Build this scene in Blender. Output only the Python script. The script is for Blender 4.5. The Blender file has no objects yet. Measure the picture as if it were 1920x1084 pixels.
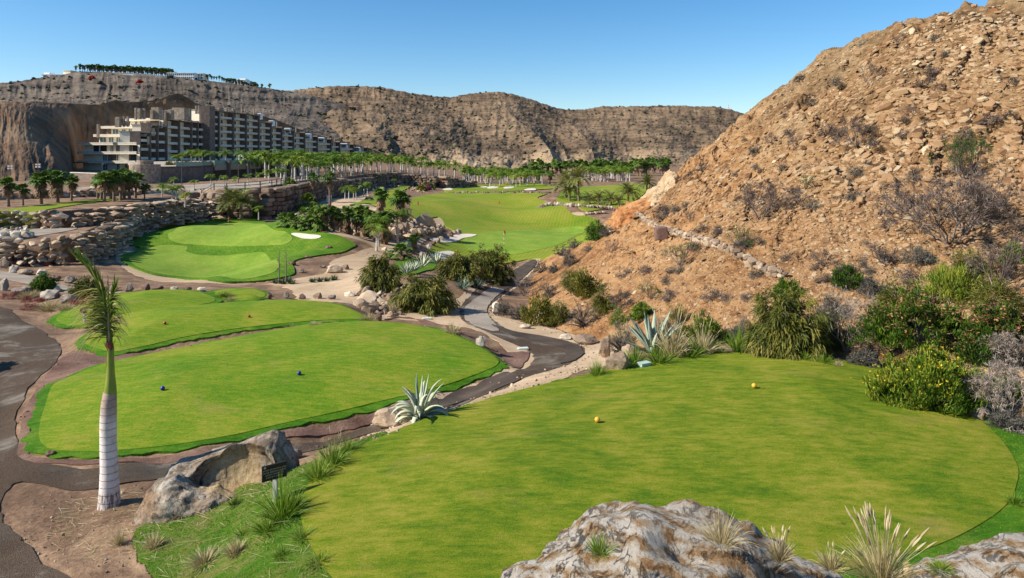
import bpy, math, random
import numpy as np
from mathutils import Vector, Matrix
from mathutils.geometry import delaunay_2d_cdt
R = math.radians
SC = bpy.context.scene
# ------------------------------------------------------------------ camera, sky, sun, exposure
F = 1280.0; CXP = 960.0; HZ = 290.0          # focal length in photo pixels, principal column, horizon row
cam = bpy.data.objects.new("camera", bpy.data.cameras.new("camera"))
SC.collection.objects.link(cam); SC.camera = cam
cam.location = (0, 0, 0); cam.rotation_euler = (R(90), 0, 0)
cam.data.sensor_width = 36.0; cam.data.lens = 24.0
cam.data.shift_y = -(542.0 - HZ) / 1920.0
cam.data.clip_start = 0.1; cam.data.clip_end = 9000
SUN_EL = R(37); SUN_DIR = Vector((1.0, 0.28, 0)).normalized()      # horizontal direction the light travels
W = bpy.data.worlds.new("World"); SC.world = W; W.use_nodes = True
nt = W.node_tree; bg = nt.nodes["Background"]
sky = nt.nodes.new("ShaderNodeTexSky"); sky.sky_type = 'NISHITA'; sky.sun_disc = False
sky.sun_elevation = SUN_EL
sky.sun_rotation = math.atan2(-SUN_DIR.x, -SUN_DIR.y)
sky.air_density = 1.0; sky.dust_density = 0.35; sky.ozone_density = 3.5; sky.altitude = 500
hs = nt.nodes.new("ShaderNodeHueSaturation"); hs.inputs['Saturation'].default_value = 1.28; hs.inputs['Hue'].default_value = 0.498
nt.links.new(sky.outputs[0], hs.inputs['Color']); nt.links.new(hs.outputs[0], bg.inputs[0]); bg.inputs[1].default_value = 0.098
sl = bpy.data.lights.new("sun", 'SUN'); sl.energy = 5.0; sl.angle = R(0.5); sl.color = (1, 0.925, 0.81)
so = bpy.data.objects.new("sun", sl); SC.collection.objects.link(so)
d = Vector((SUN_DIR.x * math.cos(SUN_EL), SUN_DIR.y * math.cos(SUN_EL), -math.sin(SUN_EL)))
so.rotation_euler = d.to_track_quat('-Z', 'Y').to_euler(); so.location = (-40, -20, 60)
SC.view_settings.view_transform = 'Standard'; SC.view_settings.look = 'None'
SC.view_settings.exposure = 0.66; SC.view_settings.gamma = 1.0
# ------------------------------------------------------------------ numeric helpers
rng = np.random.default_rng(7)
_P = np.random.default_rng(3).permutation(512); _P = np.concatenate([_P, _P, _P])
_G = np.random.default_rng(5).normal(size=(512, 3)); _G /= np.linalg.norm(_G, axis=1)[:, None]
def noise(x, y, z=0.0):
    x, y, z = np.broadcast_arrays(np.asarray(x, float), np.asarray(y, float), np.asarray(z, float))
    xi = np.floor(x).astype(int); yi = np.floor(y).astype(int); zi = np.floor(z).astype(int)
    xf, yf, zf = x - xi, y - yi, z - zi
    u, v, w = [t * t * t * (t * (t * 6 - 15) + 10) for t in (xf, yf, zf)]
    def g(dx, dy, dz):
        h = _P[(_P[(_P[(xi + dx) & 511] + yi + dy) & 511] + zi + dz) & 511]
        G = _G[h]
        return G[..., 0] * (xf - dx) + G[..., 1] * (yf - dy) + G[..., 2] * (zf - dz)
    def L(a, b, t): return a + (b - a) * t
    return L(L(L(g(0,0,0), g(1,0,0), u), L(g(0,1,0), g(1,1,0), u), v),
             L(L(g(0,0,1), g(1,0,1), u), L(g(0,1,1), g(1,1,1), u), v), w) * 1.6
def fbm(x, y, z=0.0, o=4):
    s = 0; a = 1.0; f = 1.0
    for i in range(o):
        s = s + a * noise(np.asarray(x) * f + 17.3 * i, np.asarray(y) * f + 5.1 * i, np.asarray(z) * f); a *= 0.5; f *= 2.03
    return s
def sstep(a, b, x):
    t = np.clip((x - a) / (b - a), 0, 1); return t * t * (3 - 2 * t)
def seg_dist(X, Y, pl):
    """unsigned distance to a polyline, and signed side of the nearest segment (+ = right of travel)"""
    best = np.full(X.shape, 1e9); sg = np.zeros(X.shape); tt = np.zeros(X.shape)
    for i in range(len(pl) - 1):
        ax, ay = pl[i][:2]; bx, by = pl[i+1][:2]; dx, dy = bx - ax, by - ay; L2 = dx*dx + dy*dy
        t = np.clip(((X-ax)*dx + (Y-ay)*dy) / L2, 0, 1)
        qx, qy = X - ax - t*dx, Y - ay - t*dy; dd = np.hypot(qx, qy)
        m = dd < best - 1e-9
        best = np.where(m, dd, best); sg = np.where(m, np.sign((X-ax)*dy - (Y-ay)*dx), sg); tt = np.where(m, i + t, tt)
    return best, sg, tt
def inside(X, Y, poly):
    c = np.zeros(X.shape, bool); n = len(poly); j = n - 1
    for i in range(n):
        xi, yi = poly[i][:2]; xj, yj = poly[j][:2]
        c ^= ((yi > Y) != (yj > Y)) & (X < (xj-xi) * (Y-yi) / (yj-yi + 1e-12) + xi); j = i
    return c
def w3(px, py, Y): return ((px-CXP)/F*Y, Y, -(py-HZ)/F*Y)          # photo pixel at depth Y -> world
def wh(px, py, h): Y = h*F/(py-HZ); return ((px-CXP)/F*Y, Y, -h)   # photo pixel on a level h below the camera
def crom(pts, n=8, closed=True):
    P = np.array(pts, float); m = len(P); out = []
    for i in range(m if closed else m-1):
        if closed: a, b, c, e = P[(i-1) % m], P[i], P[(i+1) % m], P[(i+2) % m]
        else: a, b, c, e = P[max(i-1,0)], P[i], P[i+1], P[min(i+2,m-1)]
        for k in range(n):
            t = k/n; out.append(0.5*((2*b) + (c-a)*t + (2*a-5*b+4*c-e)*t*t + (3*b-a-3*c+e)*t**3))
    if not closed: out.append(P[-1])
    return np.array(out)
# ------------------------------------------------------------------ scene helpers
COL = SC.collection
def tag(o, label=None, cat=None, group=None, kind=None):
    if label: o['label'] = label
    if cat: o['category'] = cat
    if group: o['group'] = group
    if kind: o['kind'] = kind
    return o
def mesh(name, V, Fc, mats, fm=None, smooth=False, tint=None):
    """mesh data from arrays; Fc is an (n,k) array or a list of such arrays"""
    V = np.asarray(V, np.float32).reshape(-1, 3)
    Fs = Fc if isinstance(Fc, list) else [Fc]
    Fs = [np.asarray(f, np.int32) for f in Fs if len(f)]
    me = bpy.data.meshes.new(name)
    me.vertices.add(len(V)); me.vertices.foreach_set('co', V.ravel())
    nl = sum(f.size for f in Fs); npoly = sum(len(f) for f in Fs)
    me.loops.add(nl); me.loops.foreach_set('vertex_index', np.concatenate([f.ravel() for f in Fs]))
    tot = np.concatenate([np.full(len(f), f.shape[1], np.int32) for f in Fs])
    st = np.concatenate([[0], np.cumsum(tot)[:-1]]).astype(np.int32)
    me.polygons.add(npoly); me.polygons.foreach_set('loop_start', st); me.polygons.foreach_set('loop_total', tot)
    for m in (mats if isinstance(mats, (list, tuple)) else [mats]): me.materials.append(m)
    if fm is not None: me.polygons.foreach_set('material_index', np.asarray(fm, np.int32))
    me.polygons.foreach_set('use_smooth', np.full(npoly, bool(smooth)))
    if tint is not None:
        at = me.attributes.new('tint', 'FLOAT', 'POINT'); at.data.foreach_set('value', np.asarray(tint, np.float32))
    me.update(calc_edges=True); me.validate()
    return me
def obj(name, me, parent=None, loc=(0,0,0), rot=0, scale=1, **k):
    o = bpy.data.objects.new(name, me); COL.objects.link(o)
    o.location = loc; o.rotation_euler = (0,0,rot) if not isinstance(rot, tuple) else rot
    o.scale = (scale,)*3 if not isinstance(scale, tuple) else scale
    if parent: o.parent = parent
    return tag(o, **k) if k else o
def thing(name, loc, rot=0, scale=1, **k): return obj(name, None, None, loc, rot, scale, **k)
class MB:
    """collects vertices, faces and tint; build() makes one mesh"""
    def __init__(s): s.v=[]; s.f={}; s.t=[]; s.n=0; s.m={}
    def add(s, V, Fc, tint=0.5, mi=0):
        V = np.asarray(V, float).reshape(-1,3); Fc = np.asarray(Fc, int)
        s.v.append(V); s.f.setdefault(Fc.shape[1], []).append(Fc + s.n); s.m.setdefault(Fc.shape[1], []).append(np.full(len(Fc), mi))
        s.t.append(np.broadcast_to(np.asarray(tint, float), (len(V),))); s.n += len(V); return s
    def data(s, name, mats, smooth=False):
        ks = sorted(s.f); return mesh(name, np.concatenate(s.v), [np.concatenate(s.f[k]) for k in ks], mats,
            np.concatenate([np.concatenate(s.m[k]) for k in ks]), smooth, np.concatenate(s.t))
    def join(s, b):
        s.v += b.v; s.t += b.t
        for k in b.f: s.f.setdefault(k, []).extend([f + s.n for f in b.f[k]]); s.m.setdefault(k, []).extend(b.m[k])
        s.n += b.n
    def box(s, c, size, rz=0, tint=0.5, mi=0, top=1.0):
        x,y,z = np.array(size)/2; ca,sa = math.cos(rz), math.sin(rz)
        V = np.array([[-x,-y,-z],[x,-y,-z],[x,y,-z],[-x,y,-z],[-x*top,-y*top,z],[x*top,-y*top,z],[x*top,y*top,z],[-x*top,y*top,z]])
        V = np.stack([V[:,0]*ca-V[:,1]*sa, V[:,0]*sa+V[:,1]*ca, V[:,2]],1) + np.array(c)
        return s.add(V, [[0,3,2,1],[4,5,6,7],[0,1,5,4],[1,2,6,5],[2,3,7,6],[3,0,4,7]], tint, mi)
    def tube(s, pts, rad, n=8, tint=0.5, mi=0, cap=True):
        P = np.array(pts, float); rad = np.broadcast_to(np.asarray(rad, float), (len(P),))
        T = np.gradient(P, axis=0); T /= np.linalg.norm(T, axis=1)[:,None] + 1e-9
        ref = np.array([0.,0,1]) if abs(T[:,2]).mean() < 0.8 else np.array([1.,0,0])
        A = np.cross(T, ref); A /= np.linalg.norm(A, axis=1)[:,None] + 1e-9; B = np.cross(T, A)
        th = np.arange(n)*2*np.pi/n
        V = P[:,None] + rad[:,None,None]*(A[:,None]*np.cos(th)[None,:,None] + B[:,None]*np.sin(th)[None,:,None])
        i = np.arange(len(P)-1)[:,None]*n; j = np.arange(n)[None]; k = (j+1) % n
        Fq = np.stack([i+j, i+k, i+n+k, i+n+j], -1).reshape(-1,4)
        tt = np.repeat(np.broadcast_to(np.asarray(tint,float),(len(P),)), n)
        b0 = s.n; s.add(V.reshape(-1,3), Fq[:, ::-1], tt, mi)
        if cap and rad[-1] > 1e-4: s.add(V[-1], [list(range(n))[::-1]] , tt[-1], mi)
        return s
# ------------------------------------------------------------------ materials
class NM:
    def __init__(s, name, rough=0.85, spec=0.2):
        s.m = bpy.data.materials.new(name); s.m.use_nodes = True; s.t = s.m.node_tree
        s.b = s.t.nodes["Principled BSDF"]; s.b.inputs['Roughness'].default_value = rough
        s.b.inputs['Specular IOR Level'].default_value = spec
        s.co = s.n('ShaderNodeTexCoord').outputs['Object']
    def n(s, t, **k):
        nd = s.t.nodes.new(t)
        for a, b in k.items(): setattr(nd, a, b)
        return nd
    def set(s, sock, v):
        if hasattr(v, 'is_linked') or isinstance(v, bpy.types.NodeSocket): s.t.links.new(v, sock)
        else: sock.default_value = v if not (isinstance(v, tuple) and len(v) == 3 and len(sock.default_value) == 4) else (*v, 1)
    def map(s, sc=(1,1,1), rot=(0,0,0)):
        m = s.n('ShaderNodeMapping'); s.set(m.inputs[0], s.co); m.inputs['Scale'].default_value = sc; m.inputs['Rotation'].default_value = rot
        return m.outputs[0]
    def noise(s, scale, detail=6, rough=0.6, co=None, dist=0.0):
        n = s.n('ShaderNodeTexNoise'); s.set(n.inputs['Vector'], co or s.co); n.inputs['Scale'].default_value = scale
        n.inputs['Detail'].default_value = detail; n.inputs['Roughness'].default_value = rough; n.inputs['Distortion'].default_value = dist
        return n.outputs['Fac']
    def voro(s, scale, out='Distance', co=None, feat='F1'):
        n = s.n('ShaderNodeTexVoronoi', feature=feat); s.set(n.inputs['Vector'], co or s.co); n.inputs['Scale'].default_value = scale
        return n.outputs[out]
    def ramp(s, fac, stops, const=False):
        r = s.n('ShaderNodeValToRGB'); s.set(r.inputs[0], fac); e = r.color_ramp.elements
        if const: r.color_ramp.interpolation = 'CONSTANT'
        while len(e) < len(stops): e.new(0.5)
        for i, (p, c) in enumerate(stops):
            e[i].position = p; e[i].color = (*c, 1) if isinstance(c, tuple) else (c, c, c, 1)
        return r.outputs[0]
    def mix(s, fac, a, b, mode='MIX'):
        m = s.n('ShaderNodeMix', data_type='RGBA', blend_type=mode); s.set(m.inputs[0], fac); s.set(m.inputs[6], a); s.set(m.inputs[7], b)
        return m.outputs[2]
    def math(s, op, a, b=0.0, clamp=False):
        m = s.n('ShaderNodeMath', operation=op, use_clamp=clamp); s.set(m.inputs[0], a); s.set(m.inputs[1], b); return m.outputs[0]
    def xyz(s):
        x = s.n('ShaderNodeSeparateXYZ'); s.set(x.inputs[0], s.co); return x.outputs
    def tint(s): return s.n('ShaderNodeAttribute', attribute_name='tint').outputs['Fac']
    def rnd(s): return s.n('ShaderNodeObjectInfo').outputs['Random']
    def bump(s, h, strength=0.5, dist=0.05):
        b = s.n('ShaderNodeBump'); b.inputs['Strength'].default_value = strength; b.inputs['Distance'].default_value = dist
        s.set(b.inputs['Height'], h); s.set(s.b.inputs['Normal'], b.outputs[0]); return s
    def col(s, c): s.set(s.b.inputs['Base Color'], c); return s
    def done(s): return s.m
def plain(name, c, rough=0.7, spec=0.3, var=0.12, sc=6.0):
    m = NM(name, rough, spec); n = m.noise(sc, 5)
    m.col(m.ramp(n, [(0.3, tuple(x*(1-var) for x in c)), (0.7, tuple(min(1, x*(1+var)) for x in c))])); return m.done()
def leafmat(name, stops, trans=0.25, rough=0.55, jitter=True):
    """leaf material: colour by the leaf's own tint, a little light passing through"""
    m = NM(name, rough, 0.25)
    f = m.tint()
    if jitter: f = m.math('ADD', f, m.math('MULTIPLY', m.math('SUBTRACT', m.rnd(), 0.5), 0.25), True)
    c = m.ramp(f, stops); m.col(c)
    if trans:
        tr = m.n('ShaderNodeBsdfTranslucent'); m.set(tr.inputs[0], c)
        mx = m.n('ShaderNodeMixShader'); mx.inputs[0].default_value = trans
        m.t.links.new(m.b.outputs[0], mx.inputs[1]); m.t.links.new(tr.outputs[0], mx.inputs[2])
        out = [n for n in m.t.nodes if n.type == 'OUTPUT_MATERIAL'][0]; m.t.links.new(mx.outputs[0], out.inputs[0])
    return m.done()
# ------------------------------------------------------------------ terrain: level control points (column, row, metres below the camera)
_cp = """600 960 6.6,590 890 6.65,660 850 6.65,800 790 6.65,950 740 6.65,1110 700 6.65,1250 675 6.6,1400 665 6.6,1620 690 6.6,1830 790 6.6,1910 880 6.6,1880 960 6.55,
1100 850 6.5,1400 800 6.45,800 900 6.55,1200 1000 6.5,1000 1084 6.5,700 1040 6.6,1600 900 6.5,
500 935 6.95,430 900 7.4,260 980 7.5,220 945 7.6,400 1000 7.25,250 1030 7.5,550 1040 6.9,300 1084 7.4,560 885 7.2,640 845 7.5,
30 900 7.8,20 1000 7.7,60 1070 7.6,150 880 7.9,300 870 7.95,450 850 8.0,600 825 8.05,700 787 8.1,850 745 8.25,950 705 8.4,1050 660 8.55,1090 665 8.5,1110 690 7.6,1000 625 9,900 600 9.5,880 570 10,930 540 10.8,1000 500 12,1010 485 12.3,
30 800 8.0,30 700 8.2,100 650 8.4,60 620 8.5,20 590 8.6,100 560 8.9,-200 800 8.2,-200 650 8.5,-100 560 8.8,
75 760 7.85,120 715 7.85,205 680 7.85,400 640 7.8,560 613 7.8,700 603 7.8,800 617 7.85,880 645 7.85,950 685 7.95,800 738 7.85,700 763 7.8,560 797 7.8,400 830 7.8,250 850 7.8,100 855 7.85,55 840 7.9,300 735 7.7,560 707 7.65,750 670 7.7,500 770 7.7,
190 674 8.3,300 580 8.2,450 567 8.2,560 564 8.2,640 573 8.2,150 650 8.3,235 662 8.2,309 611 8.15,467 598 8.1,600 585 8.15,
90 605 8.7,140 578 8.65,200 557 8.65,300 545 8.65,380 549 8.65,220 600 8.6,300 565 8.6,150 612 8.65,
400 546 8.8,480 543 8.8,505 552 8.85,
500 550 9.35,560 555 9.3,640 550 9.5,680 572 9.4,640 520 10,600 500 10.2,560 545 9.5,
300 535 9.4,200 520 9.8,150 545 9.4,60 525 9.6,60 572 9.0,
230 490 10.2,240 460 10.2,260 440 10,300 425 9.8,340 418 9.6,400 412 9.4,470 408 9.25,560 420 9.5,620 440 10,665 460 10.3,640 480 10.2,560 500 10.15,550 520 10.1,450 530 10.1,300 520 10.1,450 440 9.6,350 450 9.9,420 470 10.1,400 500 10.1,
700 490 10.5,720 470 10.8,640 450 10.6,610 434 10.8,660 440 10.8,745 456 10.8,706 470 10.8,
640 391 9.1,700 397 9.0,760 415 9.6,800 428 11.3,650 375 9.1,600 380 9.1,580 393 9.7,520 410 10.3,
720 378 9.9,690 376 9.9,720 362 10.3,760 345 10.5,780 362 11.4,900 362 12.3,1020 362 12.5,1000 375 12.4,900 400 12.6,800 390 11.3,1000 400 12.8,1100 420 13,1120 440 13.2,820 430 12,850 415 12.2,780 410 10.6,900 440 12.9,
830 455 12.3,945 459 13.1,1100 440 13.1,1050 470 13,900 495 13,960 490 13.1,800 470 12,760 495 11,800 490 11.5,740 505 10.3,
690 580 9.4,740 590 9.3,850 575 9.8,
1130 400 12.5,1180 410 12.3,1100 385 12.3,1060 355 12.2,900 350 12.2,840 355 12,1000 335 12,1200 345 12,900 330 11.8,800 322 11,1240 325 11.5,
380 405 10,430 410 10.2,480 411 10.3,515 410 10.4,640 365 10.3,700 355 10.4,
120 470 9.9,70 497 9.95,20 497 9.9"""
_ctrl = []
for ln in _cp.replace('\n', '').split(','):
    a, b, h = map(float, ln.split()); x, y, z = wh(a, b, h); _ctrl.append((x, y, h))
_ctrl += [(0,0,1.6),(0,3,2.6),(0,6,4.9),(0,8,6.0),(0,9.6,6.5),(-3,6,5.2),(-4,9,6.5),(-8,6,7.3),(-8,2,5.5),(5,6,4.8),(5,9,6.3),(8,8,6.2),(12,10,6.4),(10,2,3),(-15,10,7.8),(16,16,6.6)]
for a, Y, h in [(780,50,9.0),(715,49,9.0),(850,50,9.4),(800,58,9.9),(500,32.3,8.35),(420,31,8.4),(650,41.5,9.0),(300,29.8,8.35),(0,80,9.8),(100,110,9.6),(-200,60,9),(-400,40,8.7),(300,130,10),(-100,200,9),
        (300,220,10),(500,180,10.5),(600,500,9),(1000,600,11.5),(1400,400,11),(0,500,8),(1300,120,12.5),(1300,60,10.5),(1500,30,7.5),(1920,17,6.7),(1300,38,9),(2200,20,6.8),(700,112,9.2),(660,118,9.1)]:
    _ctrl.append(((a-CXP)/F*Y, Y, h))
for a, b, h0, h1 in [(300,659,7.82,8.3),(400,641,7.82,8.3),(480,626,7.82,8.3),(560,613,7.82,8.3),(640,605,7.82,8.35),(700,603,7.82,8.5),(760,607,7.82,8.7),(205,681,7.82,8.3)]:
    Y = h0*F/(b-HZ) + 0.9; _ctrl.append(((a-CXP)/F*Y, Y, h1))
for a, b, h0, h1 in [(300,580,8.15,8.62),(400,571,8.15,8.62),(450,567,8.15,8.7),(560,564,8.15,8.9)]:
    Y = h0*F/(b-HZ) + 0.8; _ctrl.append(((a-CXP)/F*Y, Y, h1))
_ctrl = np.array(_ctrl)
def _uv(x, y): y = np.maximum(y, 2.5); return np.stack([np.asarray(x)/y*2.0, np.log(y)], -1)
def tps_fit(c):
    U = _uv(c[:,0], c[:,1]); n = len(U)
    d2 = ((U[:,None]-U[None])**2).sum(-1); K = np.where(d2 > 0, d2*np.log(d2+1e-12)/2, 0) + np.eye(n)*0.0006
    A = np.zeros((n+3, n+3)); A[:n,:n] = K; A[:n,n:] = np.c_[np.ones(n), U]; A[n:,:n] = A[:n,n:].T
    return U, np.linalg.lstsq(A, np.r_[c[:,2], 0, 0, 0], rcond=None)[0]
def tps_eval(fit, X, Y):
    U, w = fit; Q = _uv(X, Y).reshape(-1,2); out = np.empty(len(Q)); n = len(U)
    for i in range(0, len(Q), 60000):
        q = Q[i:i+60000]; d2 = ((q[:,None,0]-U[None,:,0])**2 + (q[:,None,1]-U[None,:,1])**2)
        out[i:i+60000] = (d2*np.log(d2+1e-12)/2) @ w[:n] + w[n] + q @ w[n+1:]
    return out.reshape(np.shape(X))
_floor = tps_fit(_ctrl)
# terraces held by walls: outlines in plan
LOWW = [wh(a,b,h)[:2] for a,b,h in [(8,494,9.9),(35,497,9.9),(80,497,10),(130,494,10),(165,482,10),(195,465,10),(235,447,10),(268,436,10)]]
UPW = [wh(a,b,h)[:2] for a,b,h in [(30,429,7.95),(120,428,8.0),(200,427,8.5),(300,420,9.2),(368,413,9.8)]]
BIGW = [wh(a,b,h)[:2] for a,b,h in [(368,404,10),(430,410,10.2),(480,411,10.3),(515,408,10.4),(560,395,10.6),(607,377,10.8),(640,365,11),(700,352,11),(760,348,11),(820,351,11.5),(876,349,11.8)]]
POLY_A = LOWW + [(-55,92), (-49,99), UPW[3], UPW[2], UPW[1], (-62,74), (-75,66), (-60,55)]
POLY_B = [(-90,62), (-62,66)] + UPW + [wh(372,385,7.3)[:2], (-56,112), (-66,100), (-75,93), (-110,88)]
POLY_C = [(-135,85), (-75,93.5), (-66,100.5), (-56,112.5), (-53,114)] + BIGW + [(-22,420), (-60,650), (-420,650), (-420,85)]
_plC = tps_fit(np.array([((a-CXP)/F*Y, Y, h) for a,Y,h in [(355,114,5.9),(480,111,5.5),(515,116,5.3),(600,155,5.8),(640,188,6.7),(700,227,6.5),(760,243,6.8),(820,240,8),(875,252,10.4),(200,200,5.5),(160,222,5.6),(300,264,5.2),(440,320,4.8),
        (540,380,4.2),(690,440,3.6),(800,400,8),(900,400,10.5),(860,330,9.6),(-100,150,5.5),(-300,110,5.5),(200,110,5.6),(100,130,5.3),(300,500,3),(700,600,6),(-200,500,3)]]))
def terrace(z, X, Y, poly, lvl, w):
    d, _, _ = seg_dist(X, Y, list(poly) + [poly[0]]); s = np.where(inside(X, Y, poly), d, -d)
    return z + (lvl - z) * sstep(-0.1 + 0.003*Y, w + 0.006*Y, s)
# hillside on the right
FOOT = [(15.5,13),(13.0,17),(11.6,21.5),(8.4,24.5),(5.2,29),(2.6,36),(0.9,43),(1.6,60),(3.3,77),(8,100),(15,122),(23,142),(31,165),(37.5,186),(46,203),(70,225),(120,240)]
def hill(X, Y, base):
    d, s, t = seg_dist(X, Y, FOOT); d = d*s
    wob = fbm(X/9, Y/9, 2.2, 2)
    low = 0.56*d; up = 0.56*11 + 0.77*(d-11)
    r = np.where(d < 11, low, up) + 0.5*wob*sstep(1, 8, d)
    crest = np.interp(Y, [0,20,30,40,50,60,80,95,110,130,150,165,180,190,200,215], [1.5,5.0,7.1,8.9,10.1,10.0,10.6,12.4,15.2,18.2,15.0,9.0,1.0,-4.6,-7.8,-11]) + 0.5*fbm(X/14+3, Y/14, 0, 3)
    r = base + r
    k = 1.2; hh = np.clip(0.5 + 0.5*(crest - r)/k, 0, 1)
    return np.where(d > 0, np.minimum(crest, r*hh + crest*(1-hh) - k*hh*(1-hh)), base), d
def undul(X, Y):
    """soft swells of the greens and fairways"""
    z = np.zeros(X.shape)
    for px, py, h, r, a in [(400,474,10.0,5.5,-0.75),(345,458,9.9,4.5,-0.35),(480,455,9.7,8,0.45),(430,418,9.4,7,-0.5),(600,437,9.8,5,0.6),(545,470,10,5,-0.3),(420,495,10.1,5,-0.45),(640,462,10.1,4,0.5),(360,435,9.7,5,0.5),(520,500,10.1,4,0.4),
                            (960,383,12.5,12,-0.9),(1000,370,12.4,14,0.8),(880,400,12.6,12,0.5),(1020,405,12.9,9,0.5),(1060,425,13,6,-0.5),(1080,405,12.9,8,0.6),(960,412,12.8,10,-0.45),(830,385,11.5,14,0.5)]:
        x, y, _ = wh(px, py, h); z += a*np.exp(-((X-x)**2 + ((Y-y)*0.7)**2)/(r*r))
    return z*2.1
def base_z(X, Y):
    z = -tps_eval(_floor, X, Y) + undul(X, Y)
    for P, h in TEEW[::-1]:
        b = 3.0; m = (X > P[:,0].min()-b) & (X < P[:,0].max()+b) & (Y > P[:,1].min()-b) & (Y < P[:,1].max()+b); x, y = X[m], Y[m]
        d, _, _ = seg_dist(x, y, np.vstack([P, P[:1]])); s = np.where(inside(x, y, P), d, -d); z[m] = z[m] + (-h + 0.05*noise(x/4, y/4, 3) + 0.10*np.clip(s,0,3.5) - z[m])*sstep(-0.9 if h > 7 else -1.6, 0.35, s)
    z = terrace(z, X, Y, POLY_A, -7.9 + 0*X, 0.8); z = terrace(z, X, Y, POLY_B, -6.25 + 0*X, 0.8)
    z = terrace(z, X, Y, POLY_C, -tps_eval(_plC, X, Y), 0.8)
    return z
TEEPX = [([(562,972),(566,935),(588,895),(650,852),(790,792),(950,742),(1110,701),(1250,676),(1400,664),(1520,670),(1640,693),(1750,740),(1850,800),(1905,868),(1908,915),(1880,962),(1790,1015),(1650,1062),(1480,1100),(1200,1140),(900,1150),(720,1140),(640,1105),(585,1035)], 6.55),
    ([(75,760),(88,728),(120,712),(205,681),(300,659),(400,641),(480,626),(560,613),(640,605),(700,603),(760,607),(820,620),(890,646),(935,672),(940,688),(900,706),(800,740),(700,765),(560,798),(400,832),(250,851),(150,855),(85,850),(62,832),(62,800)], 7.82),
    ([(228,592),(300,580),(450,567),(560,564),(640,574),(692,594),(688,601),(640,602),(560,608),(480,616),(400,627),(330,640),(280,652),(212,664),(158,652),(152,636),(185,612)], 8.15),
    ([(97,603),(112,590),(142,578),(200,557),(250,549),(300,545),(350,546),(385,551),(410,562),(395,572),(300,588),(230,603),(170,614),(120,614)], 8.65),
    ([(395,551),(420,544),(450,542),(480,544),(503,553),(495,562),(445,569),(405,562)], 8.83)]
TEEW = [(crom([wh(a,b,h)[:2] for a,b in q], 6), h) for q,h in TEEPX]
A0, A1, NA = (-560-CXP)/F, (2480-CXP)/F, 1390
L0, L1, NL = math.log(3.0), math.log(700.0), 760
_ga = np.linspace(A0, A1, NA); _gl = np.linspace(L0, L1, NL)
GY = np.exp(_gl)[:,None] * np.ones(NA)[None]; GX = GY * _ga[None]
GZ0 = base_z(GX, GY)
GZ, GD = hill(GX, GY, GZ0)
def bil(G, X, Y):
    X = np.asarray(X, float); Y = np.maximum(np.asarray(Y, float), 3.0)
    u = np.clip((X/Y - A0)/(A1-A0)*(NA-1), 0, NA-1.001); v = np.clip((np.log(Y)-L0)/(L1-L0)*(NL-1), 0, NL-1.001)
    i, j = u.astype(int), v.astype(int); a, b = u-i, v-j
    return (G[j,i]*(1-a)+G[j,i+1]*a)*(1-b) + (G[j+1,i]*(1-a)+G[j+1,i+1]*a)*b
def H(x, y): return bil(GZ, x, y)
def Hf(x, y): return float(H(x, y))
_my = np.exp(np.linspace(math.log(3.2), math.log(690), 2600))
def gp(px, py, h=None):
    """where the sight line through a photo pixel first meets the ground"""
    a = (px-CXP)/F; zr = -(py-HZ)/F*_my
    if h is not None: return wh(px, py, h)
    k = np.nonzero(H(a*_my, _my) >= zr)[0]
    if not len(k): Y = 600.0
    else:
        k = max(k[0], 1); f0 = H(a*_my[k-1], _my[k-1]) - zr[k-1]; f1 = H(a*_my[k], _my[k]) - zr[k]
        Y = _my[k-1] + (_my[k]-_my[k-1]) * (-f0/(f1-f0+1e-9))
    Y = float(Y); return (a*Y, Y, Hf(a*Y, Y))
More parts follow.
